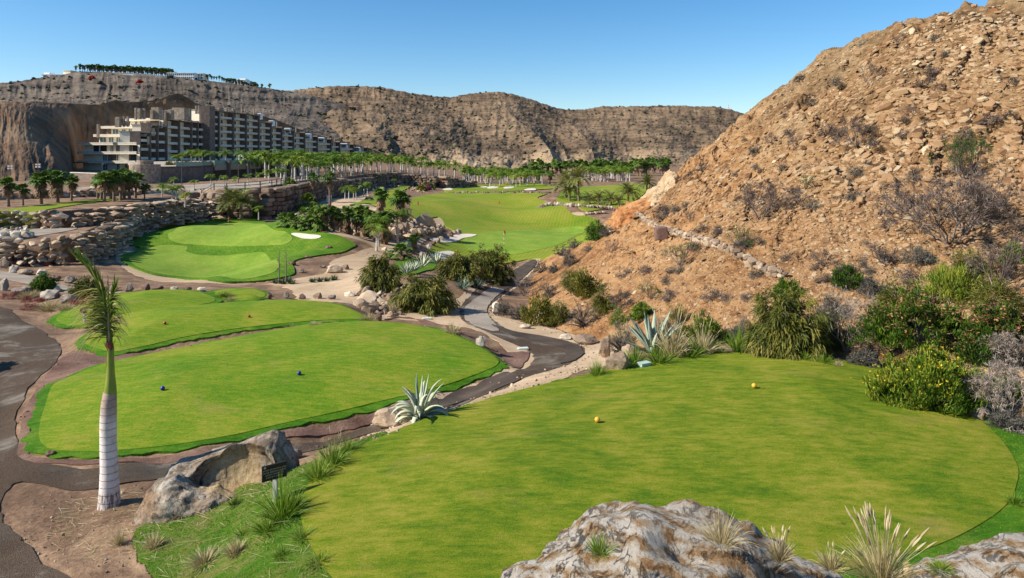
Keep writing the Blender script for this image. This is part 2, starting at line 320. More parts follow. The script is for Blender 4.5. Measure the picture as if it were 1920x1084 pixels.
# ------------------------------------------------------------------ ground, hillside and the sheets laid on them
def grass_mat(name, c0, c1, c2, speck=34.0, stripe=None, bumpd=0.02, big=0.35, ring=None):
    m = NM(name, 0.9, 0.12)
    n1 = m.noise(big, 6, 0.62, m.map((1, 0.75, 1)), 0.4); n2 = m.noise(3.6, 8, 0.78, m.map((0.5, 1.5, 1), (0,0,0.25))); n3 = m.noise(speck, 5, 0.85)
    f = m.math('ADD', m.math('MULTIPLY', n1, 0.30), m.math('MULTIPLY', n2, 0.45)); f = m.math('ADD', f, m.math('MULTIPLY', n3, 0.42))
    if stripe:
        w = m.n('ShaderNodeTexWave', wave_type='BANDS', bands_direction='X', wave_profile='TRI'); m.set(w.inputs[0], m.map((stripe[0],)*3, (0,0,stripe[1])))
        w.inputs['Scale'].default_value = 1; w.inputs['Distortion'].default_value = 0.6; w.inputs['Detail'].default_value = 2
        f = m.math('ADD', f, m.math('MULTIPLY', m.math('SUBTRACT', w.outputs['Fac'], 0.5), stripe[2]))
    if ring:
        w = m.n('ShaderNodeTexWave', wave_type='RINGS', rings_direction='Z', wave_profile='SIN'); mp = m.n('ShaderNodeMapping'); m.set(mp.inputs[0], m.co); mp.inputs['Location'].default_value = (-5.2*0.22, -15.8*0.34, 0); mp.inputs['Scale'].default_value = (0.22, 0.34, 1)
        m.set(w.inputs[0], mp.outputs[0]); w.inputs['Scale'].default_value = ring[0]; w.inputs['Distortion'].default_value = 5.0; w.inputs['Detail'].default_value = 5; w.inputs['Detail Scale'].default_value = 0.9
        f = m.math('ADD', f, m.math('MULTIPLY', m.math('SUBTRACT', w.outputs['Fac'], 0.5), ring[2]*0.45))
    c = m.ramp(f, [(0.48, c0), (0.585, c1), (0.69, c2)])
    c = m.mix(m.ramp(m.noise(0.55, 8, 0.75, m.map((0.7,1.3,1))), [(0.56,0.0),(0.70,0.5)]), c, (0.30,0.215,0.07)); c = m.mix(m.ramp(m.voro(1.1), [(0.035,0.7),(0.06,0.0)]), c, (0.10,0.075,0.03)); m.col(c); m.bump(m.math('ADD', n3, m.math('MULTIPLY', n2, 0.8)), 0.9, bumpd); return m.done()
M = {}
M['tee'] = grass_mat('tee turf', (0.045,0.125,0.004), (0.165,0.21,0.010), (0.33,0.275,0.045), 38, None, 0.03, 0.35, (1.2,16.0,0.05))
M['tee_far'] = grass_mat('far tee turf', (0.055,0.155,0.004), (0.140,0.21,0.009), (0.29,0.255,0.035), 16)
M['rough'] = grass_mat('rough grass', (0.032,0.11,0.004), (0.068,0.19,0.007), (0.18,0.26,0.02), 24, None, 0.06, 0.8)
M['bank'] = grass_mat('bank grass', (0.03,0.125,0.004), (0.10,0.20,0.012), (0.30,0.22,0.10), 20, None, 0.08, 0.9)
M['green'] = grass_mat('putting turf', (0.09,0.185,0.012), (0.165,0.26,0.026), (0.27,0.325,0.05), 9, (1.25,0.95,0.10))
M['fringe'] = grass_mat('fringe turf', (0.025,0.095,0.003), (0.075,0.165,0.007), (0.18,0.23,0.022), 12, (0.9,-0.5,0.03))
M['fairway'] = grass_mat('fairway turf', (0.075,0.165,0.006), (0.165,0.22,0.014), (0.34,0.26,0.05), 6, (0.5,0.15,0.05), 0.03, 0.10)
M['sand'] = plain('bunker sand', (0.60,0.53,0.43), 0.9, 0.1, 0.1, 3)
def soil_mat(name, stops, sc=0.5, stone=9.0, bd=0.06):
    m = NM(name, 0.92, 0.12)
    a = m.noise(sc, 8, 0.65, None, 0.7); b = m.noise(stone, 8, 0.7); v = m.voro(stone*1.7)
    f = m.math('ADD', m.math('MULTIPLY', a, 0.62), m.math('MULTIPLY', b, 0.38)); c = m.ramp(f, stops)
    peb = m.ramp(v, [(0.10, 1.0), (0.2, 0.0)]); vc = m.voro(stone*1.7, 'Color')
    sel = m.math('MULTIPLY', peb, m.math('GREATER_THAN', m.n('ShaderNodeSeparateColor').outputs[0] if 0 else m.noise(stone*0.8, 2), 0.56))
    c = m.mix(m.math('MULTIPLY', sel, 0.55), c, (0.40,0.33,0.26))
    m.col(c); m.bump(m.math('ADD', m.math('MULTIPLY', b, 0.8), m.math('MULTIPLY', sel, 0.6)), 0.8, bd); return m.done()
M['soil'] = soil_mat('brown soil', [(0.33,(0.075,0.042,0.025)), (0.47,(0.17,0.105,0.065)), (0.60,(0.33,0.215,0.13)), (0.75,(0.44,0.30,0.19))])
M['mulch'] = soil_mat('red brown cinder', [(0.35,(0.085,0.046,0.033)), (0.52,(0.19,0.112,0.082)), (0.7,(0.33,0.22,0.16))], 0.7, 14)
M['dirt'] = soil_mat('sandy track', [(0.33,(0.31,0.205,0.12)), (0.5,(0.46,0.335,0.21)), (0.72,(0.60,0.47,0.33))], 0.35, 7, 0.04)
M['hillsoil'] = soil_mat('hill soil', [(0.32,(0.17,0.085,0.04)), (0.45,(0.36,0.20,0.10)), (0.57,(0.50,0.30,0.155)), (0.75,(0.58,0.40,0.24))], 0.5, 5, 0.14)
m = NM('worn asphalt', 0.95, 0.08)
a = m.noise(0.28, 8, 0.62, m.map((1,1,1)), 1.0); b = m.noise(28, 6, 0.75); g = m.voro(60)
c = m.ramp(a, [(0.38,(0.055,0.042,0.032)), (0.46,(0.11,0.088,0.067)), (0.52,(0.22,0.19,0.155)), (0.66,(0.32,0.28,0.225))])
c = m.mix(m.ramp(m.noise(0.42, 8, 0.7, None, 0.8), [(0.43,0.0),(0.52,0.9)]), c, m.ramp(b, [(0.3,(0.045,0.028,0.018)),(0.7,(0.14,0.09,0.056))])); c = m.mix(m.ramp(b, [(0.35,0.55),(0.65,0.0)]), c, (0.03,0.025,0.02)); c = m.mix(m.ramp(g, [(0.12,0.45),(0.3,0.0)]), c, (0.42,0.37,0.31))
m.col(c); m.bump(m.math('ADD', b, g), 0.7, 0.02); M['asphalt'] = m.done()
m = NM('pale cart path', 0.95, 0.08); a = m.noise(0.5, 7, 0.6); b = m.noise(22, 5, 0.7)
m.col(m.ramp(m.math('ADD', m.math('MULTIPLY',a,.6), m.math('MULTIPLY',b,.4)), [(0.35,(0.20,0.165,0.13)),(0.55,(0.33,0.28,0.225)),(0.75,(0.42,0.36,0.285))])); m.bump(b, 0.5, 0.02); M['path'] = m.done()
m = NM('dark wet asphalt', 0.8, 0.12); a = m.noise(0.9, 7, 0.6); b = m.noise(40, 5, 0.7)
m.col(m.ramp(m.math('ADD', m.math('MULTIPLY',a,.6), m.math('MULTIPLY',b,.4)), [(0.35,(0.04,0.030,0.022)),(0.55,(0.085,0.064,0.048)),(0.75,(0.17,0.132,0.10))])); m.bump(b, 0.6, 0.02); M['tar'] = m.done()
# patches: name, outline in photo pixels projected on the ground, level (None: sight line), material, lift
def poly_world(px, h=None, n=7, jit=0.0):
    pts = []
    for p in px: pts.append(gp(p[0], p[1], (p[2] if len(p) > 2 else h))[:2])
    P = crom(pts, n)
    # even out and roughen the border
    L = np.hypot(*(np.roll(P,-1,0)-P).T); dist = np.hypot(P[:,0], P[:,1]); out = []
    for i in range(len(P)):
        k = max(1, int(L[i]/(0.010*dist[i]+0.02))); k = min(k, 12)
        for j in range(k): out.append(P[i] + (P[(i+1) % len(P)]-P[i])*j/k)
    P = np.array(out)
    if jit:
        T = np.roll(P,-1,0)-np.roll(P,1,0); T /= np.linalg.norm(T,axis=1)[:,None]+1e-9; N = np.stack([T[:,1],-T[:,0]],1)
        f = 0.7*noise(P[:,0]*1.3, P[:,1]*1.3, 1) + 0.5*noise(P[:,0]*5, P[:,1]*5, 2) + 0.3*noise(P[:,0]*13, P[:,1]*13, 3); P = P + N*(jit*f)[:,None]
    return P
def shrink(P, d):
    T = np.roll(P,-2,0)-np.roll(P,2,0); T /= np.linalg.norm(T,axis=1)[:,None]+1e-9; N = np.stack([T[:,1],-T[:,0]],1)
    ar = np.sum(P[:,0]*np.roll(P[:,1],-1)-np.roll(P[:,0],-1)*P[:,1])
    return P - N*d*(1 if ar > 0 else -1)
PATCH_P = []
def patch(name, P, mat, lift, step=2, skirt=0.1, dome=None):
    x0, y0 = P.min(0); x1, y1 = P.max(0)
    sel = (GX[::step,::step] > x0) & (GX[::step,::step] < x1) & (GY[::step,::step] > y0) & (GY[::step,::step] < y1)
    qx, qy = GX[::step,::step][sel], GY[::step,::step][sel]
    ins = inside(qx, qy, P); qx, qy = qx[ins], qy[ins]
    d, _, _ = seg_dist(qx, qy, np.vstack([P, P[:1]])) if len(qx) < 60000 else (np.ones(len(qx)),0,0)
    ok = d > 0.003*np.hypot(qx, qy); qx, qy = qx[ok], qy[ok]
    n = len(P); pts = [Vector(p) for p in np.vstack([P, np.stack([qx,qy],1)]).tolist()]
    v, e, f, *_ = delaunay_2d_cdt(pts, [], [list(range(n))], 1, 1e-6)
    V = np.array([(a.x, a.y) for a in v]); T = np.array([t for t in f if len(t) == 3])
    sc = 1 + V[:,1]/70.0
    Z = H(V[:,0], V[:,1]) + lift*sc
    V3 = np.c_[V, Z]; nb = len(V3)
    # border skirt
    from collections import Counter
    E = np.vstack([T[:,[0,1]],T[:,[1,2]],T[:,[2,0]]]); key = np.sort(E,1); _, idx, cnt = np.unique(key, axis=0, return_index=True, return_counts=True)
    B = E[idx[cnt == 1]]; bv = np.unique(B); mp = -np.ones(nb, int); mp[bv] = np.arange(len(bv)) + nb
    low = V3[bv].copy(); low[:,2] -= skirt*sc[bv]; k = len(bv)
    Q = np.stack([mp[B[:,1]], mp[B[:,0]], mp[B[:,0]]+k, mp[B[:,1]]+k], 1)
    o = obj(name, mesh(name, np.vstack([V3, V3[bv], low]), [T, Q], mat, None, True), kind='structure')
    return o
TEE1 = poly_world(*TEEPX[0])
TEE2 = poly_world(*TEEPX[1])
TEE3 = poly_world(*TEEPX[2])
TEE4 = poly_world(*TEEPX[3])
TEE5 = poly_world(*TEEPX[4])
GR1 = poly_world([(230,492),(228,480),(252,474),(262,465),(240,462),(222,460),(225,453),(258,443),(285,434),(310,425),(345,417),(400,411),(440,409),(480,410),(530,415),(570,425),(620,440),(655,452),(667,461),(660,466),(640,475),(600,480),(562,487),(548,495),(552,506),(548,517),(505,526),(460,530),(400,528),(340,524),(285,516),(250,504)])
GR1a = poly_world([(316,440),(330,432),(350,424),(380,422),(420,421),(470,421),(505,428),(535,437),(548,448),(540,458),(520,462),(450,464),(380,462),(335,458),(318,450)])
GR1b = poly_world([(242,488),(262,474),(285,466),(310,462),(340,463),(352,467),(350,474),(372,480),(410,482),(460,478),(500,480),(520,492),(522,505),(500,518),(440,525),(380,523),(310,517),(265,505)])
BK1 = poly_world([(546,441),(560,440),(590,443),(602,446),(594,450),(572,450),(556,446)])
FW = poly_world([(760,416),(772,400),(770,380),(790,368),(830,363),(900,361),(980,361),(1025,364),(1008,372),(1030,384),(1065,395),(1100,406),(1120,414),(1122,425),(1118,440),(1095,455),(1050,472),(1000,486),(955,494),(900,497),(860,490),(830,480),(800,472),(812,460),(850,450),(860,440),(845,430),(835,425),(828,412),(815,408),(790,415)])
GR2 = poly_world([(870,450),(890,442),(930,436),(990,431),(1060,428),(1095,428),(1090,440),(1060,455),(1020,468),(970,478),(930,479),(890,474),(872,462)])
LTEE = poly_world([(738,512),(734,503),(745,492),(775,485),(800,486),(818,494),(815,504),(790,512),(765,516)])
BK2 = poly_world([(806,452),(820,448),(845,444),(868,441),(893,442),(885,446),(868,449),(855,455),(830,457)])
BK3 = poly_world([(808,482),(820,476),(840,473),(852,476),(848,482),(862,487),(840,494),(822,492),(815,487)])
LAWN = poly_world([(-60,420),(0,411),(30,408),(55,402),(85,394),(130,386),(180,379),(225,374),(215,371),(170,375),(120,380),(60,387),(0,394),(-60,398)], 6.2)
UPL = poly_world([(655,386),(680,378),(705,370),(715,362),(745,352),(765,347),(770,350),(750,362),(752,380),(762,395),(758,412),(740,404),(700,384)])
FAR1 = poly_world([(838,361),(836,354),(850,348),(880,346),(920,346),(960,344),(1000,344),(1030,349),(1040,354),(1000,357),(950,360),(900,361)])
FAR2 = poly_world([(1045,380),(1050,366),(1065,356),(1120,350),(1180,347),(1215,348),(1210,362),(1185,380),(1140,393),(1090,393)])
SLOPE = poly_world([(250,1000),(300,975),(340,962),(400,950),(450,915),(475,890),(545,878),(590,868),(650,838),(720,812),(700,850),(640,1020),(900,1160),(500,1160),(330,1110),(255,1040)], None, 7, 0.2)
RIGHT = poly_world([(1440,1130),(1700,1000),(1830,930),(1850,880),(1800,810),(1740,765),(1690,730),(1660,700),(1740,708),(1840,775),(1905,800),(1980,850),(2100,1000),(1800,1150)], 6.6, 7, 0.1)
sheets = []
def paths():
    patch('dirt_track', poly_world([(560,560),(540,540),(500,534),(430,534),(300,528),(235,505),(215,480),(228,448),(290,428),(340,414),(365,416),(300,438),(250,468),(300,500),(420,532),(560,522),(615,508),(625,488),(680,470),(700,462),(640,442),(600,433),(610,428),(660,436),(720,448),(750,453),(780,440),(800,445),(770,470),(730,485),(690,520),(680,560),(672,574),(620,566)], None, 6, 0.4), M['dirt'], 0.012, 2, 0.03)
    patch('dirt_verge', poly_world([(700,598),(740,585),(800,580),(860,558),(930,520),(1000,486),(1012,492),(960,545),(920,585),(1010,610),(1120,640),(1165,655),(1150,680),(1080,700),(960,745),(800,795),(700,830),(640,842),(700,795),(850,735),(930,700),(960,672),(930,640),(850,610),(760,600)], None, 6, 0.25), M['dirt'], 0.012, 2, 0.03)
    patch('cart_path', poly_world([(1000,487),(975,500),(925,530),(880,556),(862,578),(868,602),(900,618),(935,634),(985,655),(1000,672),(985,692),(945,706),(850,748),(700,795),(560,832),(450,855),(320,868),(200,876),(80,870),(40,850),(28,815),(35,770),(60,720),(105,680),(112,650),(80,622),(40,600),(0,575),(-120,560),(-200,700),(-120,1000),(0,1160),(140,1100),(80,1050),(0,960),(40,905),(160,920),(300,900),(430,875),(560,852),(700,812),(860,762),(960,722),(1050,690),(1096,664),(1080,645),(1020,632),(960,622),(925,600),(915,580),(935,560),(980,522),(1006,496)], None, 6, 0.12), M['asphalt'], 0.022, 2, 0.03)
    patch('wet_path', poly_world([(1000,489),(965,506),(925,532),(945,544),(972,528),(1004,498)], None, 5, 0.1), M['tar'], 0.04, 2, 0.02)
    patch('wet_path', poly_world([(922,610),(960,622),(1030,634),(1080,648),(1094,664),(1070,680),(1048,684),(1060,668),(1046,652),(990,640),(948,626)], None, 5, 0.15), M['tar'], 0.045, 2, 0.02)
    patch('wet_path', poly_world([(952,700),(900,720),(850,742),(800,768),(850,762),(920,738),(975,714)], None, 5, 0.15), M['tar'], 0.045, 2, 0.02)
    patch('dry_path', poly_world([(900,555),(872,578),(874,600),(905,616),(935,622),(925,604),(912,582),(930,558),(945,545),(925,540)], None, 5, 0.1), M['path'], 0.04, 2, 0.02)
    patch('cinder_verge', poly_world([(130,662),(175,668),(260,668),(330,664),(240,678),(130,712),(95,730),(70,768),(55,820),(50,845),(80,862),(250,860),(420,838),(560,805),(720,768),(800,745),(720,780),(560,818),(400,850),(250,868),(70,868),(35,850),(45,780),(80,712)], None, 5, 0.12), M['mulch'], 0.028, 2, 0.03)
    patch('cinder_verge', poly_world([(720,600),(780,600),(860,628),(930,660),(985,660),(990,672),(960,690),(935,660),(880,636),(820,608),(760,598)], None, 5, 0.2), M['mulch'], 0.036, 2, 0.03)
    patch('lower_road', poly_world([(-80,470),(0,456),(60,444),(110,436),(140,430),(140,427),(100,427),(40,428),(-80,432)], 7.85), M['path'], 0.03, 2, 0.03)
    patch('service_path', poly_world([(-40,505),(0,509),(40,515),(90,528),(140,540),(200,548),(260,552),(200,556),(130,549),(60,534),(0,522),(-40,515)], None, 6), M['path'], 0.03, 2, 0.03)
    patch('sand_area', poly_world([(1020,413),(1045,410),(1100,408),(1150,412),(1165,416),(1160,428),(1120,436),(1080,432),(1050,424)], None, 6, 0.5), M['dirt'], 0.03, 2, 0.03)
    patch('upper_dirt', poly_world([(590,392),(600,380),(640,372),(690,366),(680,376),(655,388),(690,384),(745,404),(770,412),(825,408),(832,424),(810,440),(770,424),(700,402),(640,392)], None, 6, 0.5), M['dirt'], 0.02, 2, 0.03)
    patch('hotel_road', poly_world([(290,366),(340,364),(400,358),(480,352),(540,345),(600,338),(600,333),(540,338),(480,342),(400,345),(340,349),(300,353),(270,356),(210,350),(150,352),(150,358),(220,360)]), M['path'], 0.03, 1, 0.03)
def greens():
    for nm, P, d, mat, lift in [('tee_box', TEE1, 0.02, M['tee'], 0.06), ('tee_box', TEE2, 0.16, M['tee_far'], 0.07), ('tee_box', TEE3, 0.16, M['tee_far'], 0.07), ('tee_box', TEE4, 0.2, M['tee_far'], 0.07), ('tee_box', TEE5, 0.2, M['tee_far'], 0.07)]:
        Q = shrink(P, -0.05 if P is TEE1 else -0.14); T = np.roll(Q,-1,0)-np.roll(Q,1,0); T /= np.linalg.norm(T,axis=1)[:,None]+1e-9
        f = 0.20*noise(Q[:,0]*2, Q[:,1]*2, 5) + 0.08*noise(Q[:,0]*7, Q[:,1]*7, 6) + 0.05*noise(Q[:,0]*17, Q[:,1]*17, 6)
        Q = Q + np.stack([T[:,1], -T[:,0]], 1)*f[:,None]
        patch('tee_surround', Q, M['rough'], lift*0.6 if P is not TEE1 else 0.022, 3, 0.06)
        patch(nm, shrink(P, d), mat, lift*0.6 + 0.010, 3, 0.01)
    patch('green_surround', GR1, M['fringe'], 0.06, 2, 0.15)
    patch('putting_green', GR1a, M['green'], 0.075, 2, 0.02); patch('putting_green', GR1b, M['green'], 0.075, 2, 0.02)
    patch('bunker', BK1, M['sand'], 0.09, 1, 0.02)
    patch('fairway', FW, M['fairway'], 0.05, 2, 0.12); patch('putting_green', GR2, M['green'], 0.062, 2, 0.02)
    patch('tee_box', LTEE, M['fringe'], 0.06, 2, 0.1)
    patch('bunker', BK2, M['sand'], 0.085, 1, 0.02); patch('bunker', BK3, M['sand'], 0.085, 1, 0.02)
    patch('lawn', LAWN, M['fairway'], 0.04, 1, 0.1); patch('lawn', UPL, M['fairway'], 0.06, 1, 0.1)
    patch('lawn', FAR1, M['fairway'], 0.06, 1, 0.1); patch('lawn', FAR2, M['fairway'], 0.06, 1, 0.1)
    for c in [[(830,356),(842,354),(848,356),(846,358),(836,358)],[(848,351),(860,350),(867,352),(864,354),(852,353)],[(895,351),(908,350),(914,352),(908,353)],[(913,353),(925,350),(935,352),(930,354),(918,355)],[(944,353),(955,350),(964,351),(960,354),(948,355)],[(983,358),(990,355),(1003,355),(1003,358)]]:
        patch('bunker', poly_world(c), M['sand'], 0.07, 1, 0.02)
    patch('grass_bank', SLOPE, M['bank'], 0.03, 3, 0.05); patch('grass_bank', RIGHT, M['rough'], 0.032, 3, 0.02)
def ground():
    f = noise(GX*0.9, GY*0.9, 4)*0.05 + noise(GX*3, GY*3, 8)*0.03
    flat = np.zeros(GX.shape, bool)
    for P in (TEE1, TEE2, TEE3, TEE4, TEE5, GR1, FW, LTEE, LAWN, UPL, FAR1, FAR2, SLOPE, RIGHT): flat |= inside(GX, GY, P)
    near = sstep(80, 30, GY)
    Z = GZ0 + np.where(flat, -0.05*(1+GY/70), np.clip(f*near, -0.012, 0.008)) - 0.15*sstep(0.3, 1.0, GD)
    idx = np.arange(NL*NA).reshape(NL, NA)
    keep = (GD[:-1,:-1] < 1.6) | (GD[1:,1:] < 1.6)
    Q = np.stack([idx[:-1,:-1], idx[:-1,1:], idx[1:,1:], idx[1:,:-1]], -1)[keep]
    V = np.stack([GX, GY, Z], -1).reshape(-1,3)
    use = np.unique(Q); mp = np.zeros(len(V), int); mp[use] = np.arange(len(use))
    obj('ground', mesh('ground', V[use], mp[Q], M['soil'], None, True), kind='structure')
    # ground behind and beside the camera, out to the horizon
    # ring of plain ground beyond the detailed sheet
HA0, HA1, HNA = (900-CXP)/F, (2480-CXP)/F, 1150
HL0, HL1, HNL = math.log(12.0), math.log(245.0), 900
def hill_noise(X, Y, d):
    s = X*0.26 + Y*0.966; u = X*0.966 - Y*0.26          # along the strike, up the slope
    w = fbm(X/6, Y/6, 1.0, 2)*0.8
    n1 = fbm(s/6.0, u/2.4 + w, 0.3, 4); n2 = fbm(s/1.7, u/0.65 + w*2, 5.3, 3)
    led = np.abs(((u*0.55 + w*1.4 + 0.25*n1) % 1.0) - 0.5)          # beds of harder rock standing out
    dist = np.hypot(X, Y)
    a = sstep(0.5, 9, d)
    return a*(0.75*n1*sstep(3,14,d) + 0.26*n2 + 0.95*(led-0.25)*sstep(6,15,d) + 0.5*np.minimum(fbm(s/3.5, u/9.0, 7.7, 3),0)*sstep(4,12,d))
def hillside():
    ga = np.linspace(HA0, HA1, HNA); Y = np.exp(np.linspace(HL0, HL1, HNL))[:,None]*np.ones(HNA)[None]; X = Y*ga[None]
    Z, D = hill(X, Y, bil(GZ0, X, Y)); Z = Z + hill_noise(X, Y, D)
    idx = np.arange(HNL*HNA).reshape(HNL, HNA); keep = (D[:-1,:-1] > 0) | (D[1:,1:] > 0)
    Q = np.stack([idx[:-1,:-1], idx[:-1,1:], idx[1:,1:], idx[1:,:-1]], -1)[keep]
    V = np.stack([X, Y, Z], -1).reshape(-1,3); use = np.unique(Q); mp = np.zeros(len(V), int); mp[use] = np.arange(len(use))
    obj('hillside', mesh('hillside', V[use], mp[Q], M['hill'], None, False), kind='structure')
m = NM('layered hill rock', 0.92, 0.12)
st = m.map((0.7,0.7,2.2), (0,0,0)); a = m.noise(0.16, 5, 0.6); b = m.noise(1.5, 8, 0.72, st, 0.3); c3 = m.noise(9, 6, 0.75)
x = m.xyz(); f = m.math('ADD', m.math('MULTIPLY', a, 0.45), m.math('MULTIPLY', b, 0.55))
warm = m.ramp(f, [(0.38,(0.12,0.052,0.020)), (0.46,(0.30,0.15,0.060)), (0.54,(0.45,0.25,0.108)), (0.68,(0.54,0.35,0.185))])
grey = m.ramp(f, [(0.36,(0.07,0.042,0.022)), (0.46,(0.20,0.125,0.062)), (0.55,(0.33,0.225,0.12)), (0.70,(0.44,0.34,0.215))])
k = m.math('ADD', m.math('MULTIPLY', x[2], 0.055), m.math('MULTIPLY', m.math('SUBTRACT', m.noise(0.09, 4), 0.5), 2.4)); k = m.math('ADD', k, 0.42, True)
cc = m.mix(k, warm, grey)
cc = m.mix(m.ramp(c3, [(0.30,0.75),(0.44,0.0)]), cc, (0.10,0.055,0.03)); cc = m.mix(m.ramp(m.noise(0.6, 6, 0.7), [(0.60,0.0),(0.72,0.6)]), cc, (0.42,0.16,0.055))
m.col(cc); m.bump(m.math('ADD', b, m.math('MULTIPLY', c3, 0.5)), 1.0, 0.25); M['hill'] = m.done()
# ------------------------------------------------------------------ far relief: mountains and the cut cliff behind the hotel
def relief(name, top, base, mat, ncol, nrow, prof, gul, back=120, skew=0.0, seed=0.0, strata=0.0, gk_=(0.10,1.25)):
    """top/base: lists of (column, row, depth); between them a slope of the given profile, cut by gullies"""
    t = np.array(top, float); b = np.array(base, float); px = np.linspace(t[0,0], t[-1,0], ncol)
    tr = np.interp(px, t[:,0], t[:,1]); tY = np.interp(px, t[:,0], t[:,2]); br = np.interp(px, b[:,0], b[:,1]); bY = np.interp(px, b[:,0], b[:,2])
    tY = np.convolve(np.pad(tY, 12, 'edge'), np.ones(25)/25, 'valid'); az = (px-CXP)/F
    zt = -(tr-HZ)/F*tY; zb = -(br-HZ)/F*bY
    t01 = np.linspace(0, 1, nrow)[:,None]
    p = np.interp(t01, *zip(*prof))
    Y = tY[None] + (bY-tY)[None]*t01; Z = zt[None] + (zb-zt)[None]*p; X = az[None]*Y
    s = px[None]*tY.mean()/F
    if gul:
        amp, wl = gul; q = s/wl + skew*t01*0.7 + 0.35*fbm(s/wl/2, t01*1.2, seed, 2); w3_ = 0.5*fbm(s/wl*2, t01*3, seed+5, 3)
        g = 1 - 2*np.abs(noise(q, 0.35*t01 + seed, seed)); g2 = 1 - 2*np.abs(noise(q*2.7+9, t01*0.9, seed+4)); g3 = fbm(s/wl*6, Z/wl*6, seed, 4)
        dY = amp*(gk_[0]*sstep(0,0.35,t01)+gk_[1]*sstep(0.10,0.85,t01))*(0.95*g + 0.40*g2) + amp*0.02*g3 + amp*0.06*(1-2*np.abs(noise(s/wl*6.3+w3_, t01*1.6+0*s, seed+9))) + amp*0.022*(1-2*np.abs(noise(s/wl*16+2*w3_, t01*4+0*s, seed+11)))
        if strata:
            bed = noise(Z/strata + 0.6*fbm(s/wl/2, Z/wl/2, seed+2, 3), s/wl/5, seed+7); dY = dY + amp*0.09*np.tanh(3.5*bed)*np.exp(-((t01-0.2)/0.28)**2)
        e = sstep(0, 0.05, t01)
        Y = Y - dY*e; X = az[None]*Y
        Z = Z + e*amp*0.022*fbm(s/wl*9, t01*14, seed+3, 3) + (1-e)*0.02*amp*fbm(px[None]/9, 0*t01, seed, 3)
    # plateau behind the crest
    Yb = Y[:1] + np.linspace(back, 6, 10)[:,None]; Zb = Z[:1] - 0.35*np.linspace(back, 6, 10)[:,None]
    X = np.vstack([az[None]*Yb, X]); Y = np.vstack([Yb, Y]); Z = np.vstack([Zb, Z])
    n = Y.shape[0]; idx = np.arange(n*ncol).reshape(n, ncol)
    Q = np.stack([idx[1:,:-1], idx[1:,1:], idx[:-1,1:], idx[:-1,:-1]], -1).reshape(-1,4)
    o = obj(name, mesh(name, np.stack([X,Y,Z],-1), Q, mat, None, False), kind='structure')
    return o, (X, Y, Z)
def rock_mat(name, stops, sc, zst, dots=None, bd=2.0, streak=None, low=None):
    m = NM(name, 0.95, 0.08); a = m.noise(sc, 8, 0.65, None, 0.4); b = m.noise(sc*6, 8, 0.72, m.map((0.35,0.35,zst)))
    f = m.math('ADD', m.math('MULTIPLY', a, 0.5), m.math('MULTIPLY', b, 0.5)); c = m.ramp(f, stops)
    if streak: c = m.mix(m.ramp(m.noise(streak[0], 6, 0.7, m.map((1,1,0.12))), [(0.5,0.0),(0.62,streak[1])]), c, streak[2])
    if dots:
        v = m.voro(dots[0]); g = m.noise(dots[0]*0.22, 3)
        c = m.mix(m.math('MULTIPLY', m.ramp(v, [(0.16,1.0),(0.30,0.0)]), m.ramp(g, [(0.38,0.0),(0.5,dots[1])])), c, (0.055,0.05,0.035))
    if low:
        z = m.xyz()[2]; k = m.math('ADD', m.math('MULTIPLY', z, -1/low[0]), m.math('MULTIPLY', m.math('SUBTRACT', m.noise(0.012, 5, 0.6), 0.42), 2.0)); c = m.mix(m.ramp(k, [(0.0,0.0),(0.7,0.75)]), c, m.ramp(f, [(0.36,(0.22,0.145,0.085)),(0.5,(0.40,0.285,0.17)),(0.66,(0.52,0.39,0.25))]))
    m.col(c); m.bump(m.math('ADD', a, b), 0.9, bd); return m.done()
M['mount'] = rock_mat('mountain rock', [(0.36,(0.042,0.029,0.020)), (0.45,(0.108,0.075,0.048)), (0.54,(0.20,0.138,0.085)), (0.66,(0.32,0.23,0.145))], 0.012, 4.0, (0.16, 0.25), 3.0, None, (28,))
M['mesa'] = rock_mat('mesa rock', [(0.35,(0.045,0.036,0.030)), (0.46,(0.10,0.08,0.064)), (0.56,(0.17,0.138,0.108)), (0.70,(0.27,0.222,0.172))], 0.014, 2.0, (0.14, 0.25), 3.0)
M['cliff'] = rock_mat('cut cliff rock', [(0.32,(0.045,0.028,0.017)), (0.46,(0.12,0.078,0.048)), (0.58,(0.225,0.15,0.092)), (0.75,(0.34,0.24,0.155))], 0.035, 0.35, None, 1.2, (0.05, 0.35, (0.20,0.085,0.04)))
M['orange'] = rock_mat('orange cut rock', [(0.36,(0.15,0.06,0.022)),(0.46,(0.36,0.15,0.055)),(0.56,(0.48,0.25,0.11)),(0.72,(0.55,0.36,0.20))], 0.5, 1.0, None, 0.4)
M['creamrock'] = rock_mat('cream cut rock', [(0.36,(0.20,0.11,0.05)),(0.46,(0.40,0.265,0.145)),(0.56,(0.52,0.39,0.24)),(0.72,(0.60,0.50,0.36))], 0.4, 1.0, None, 0.4)
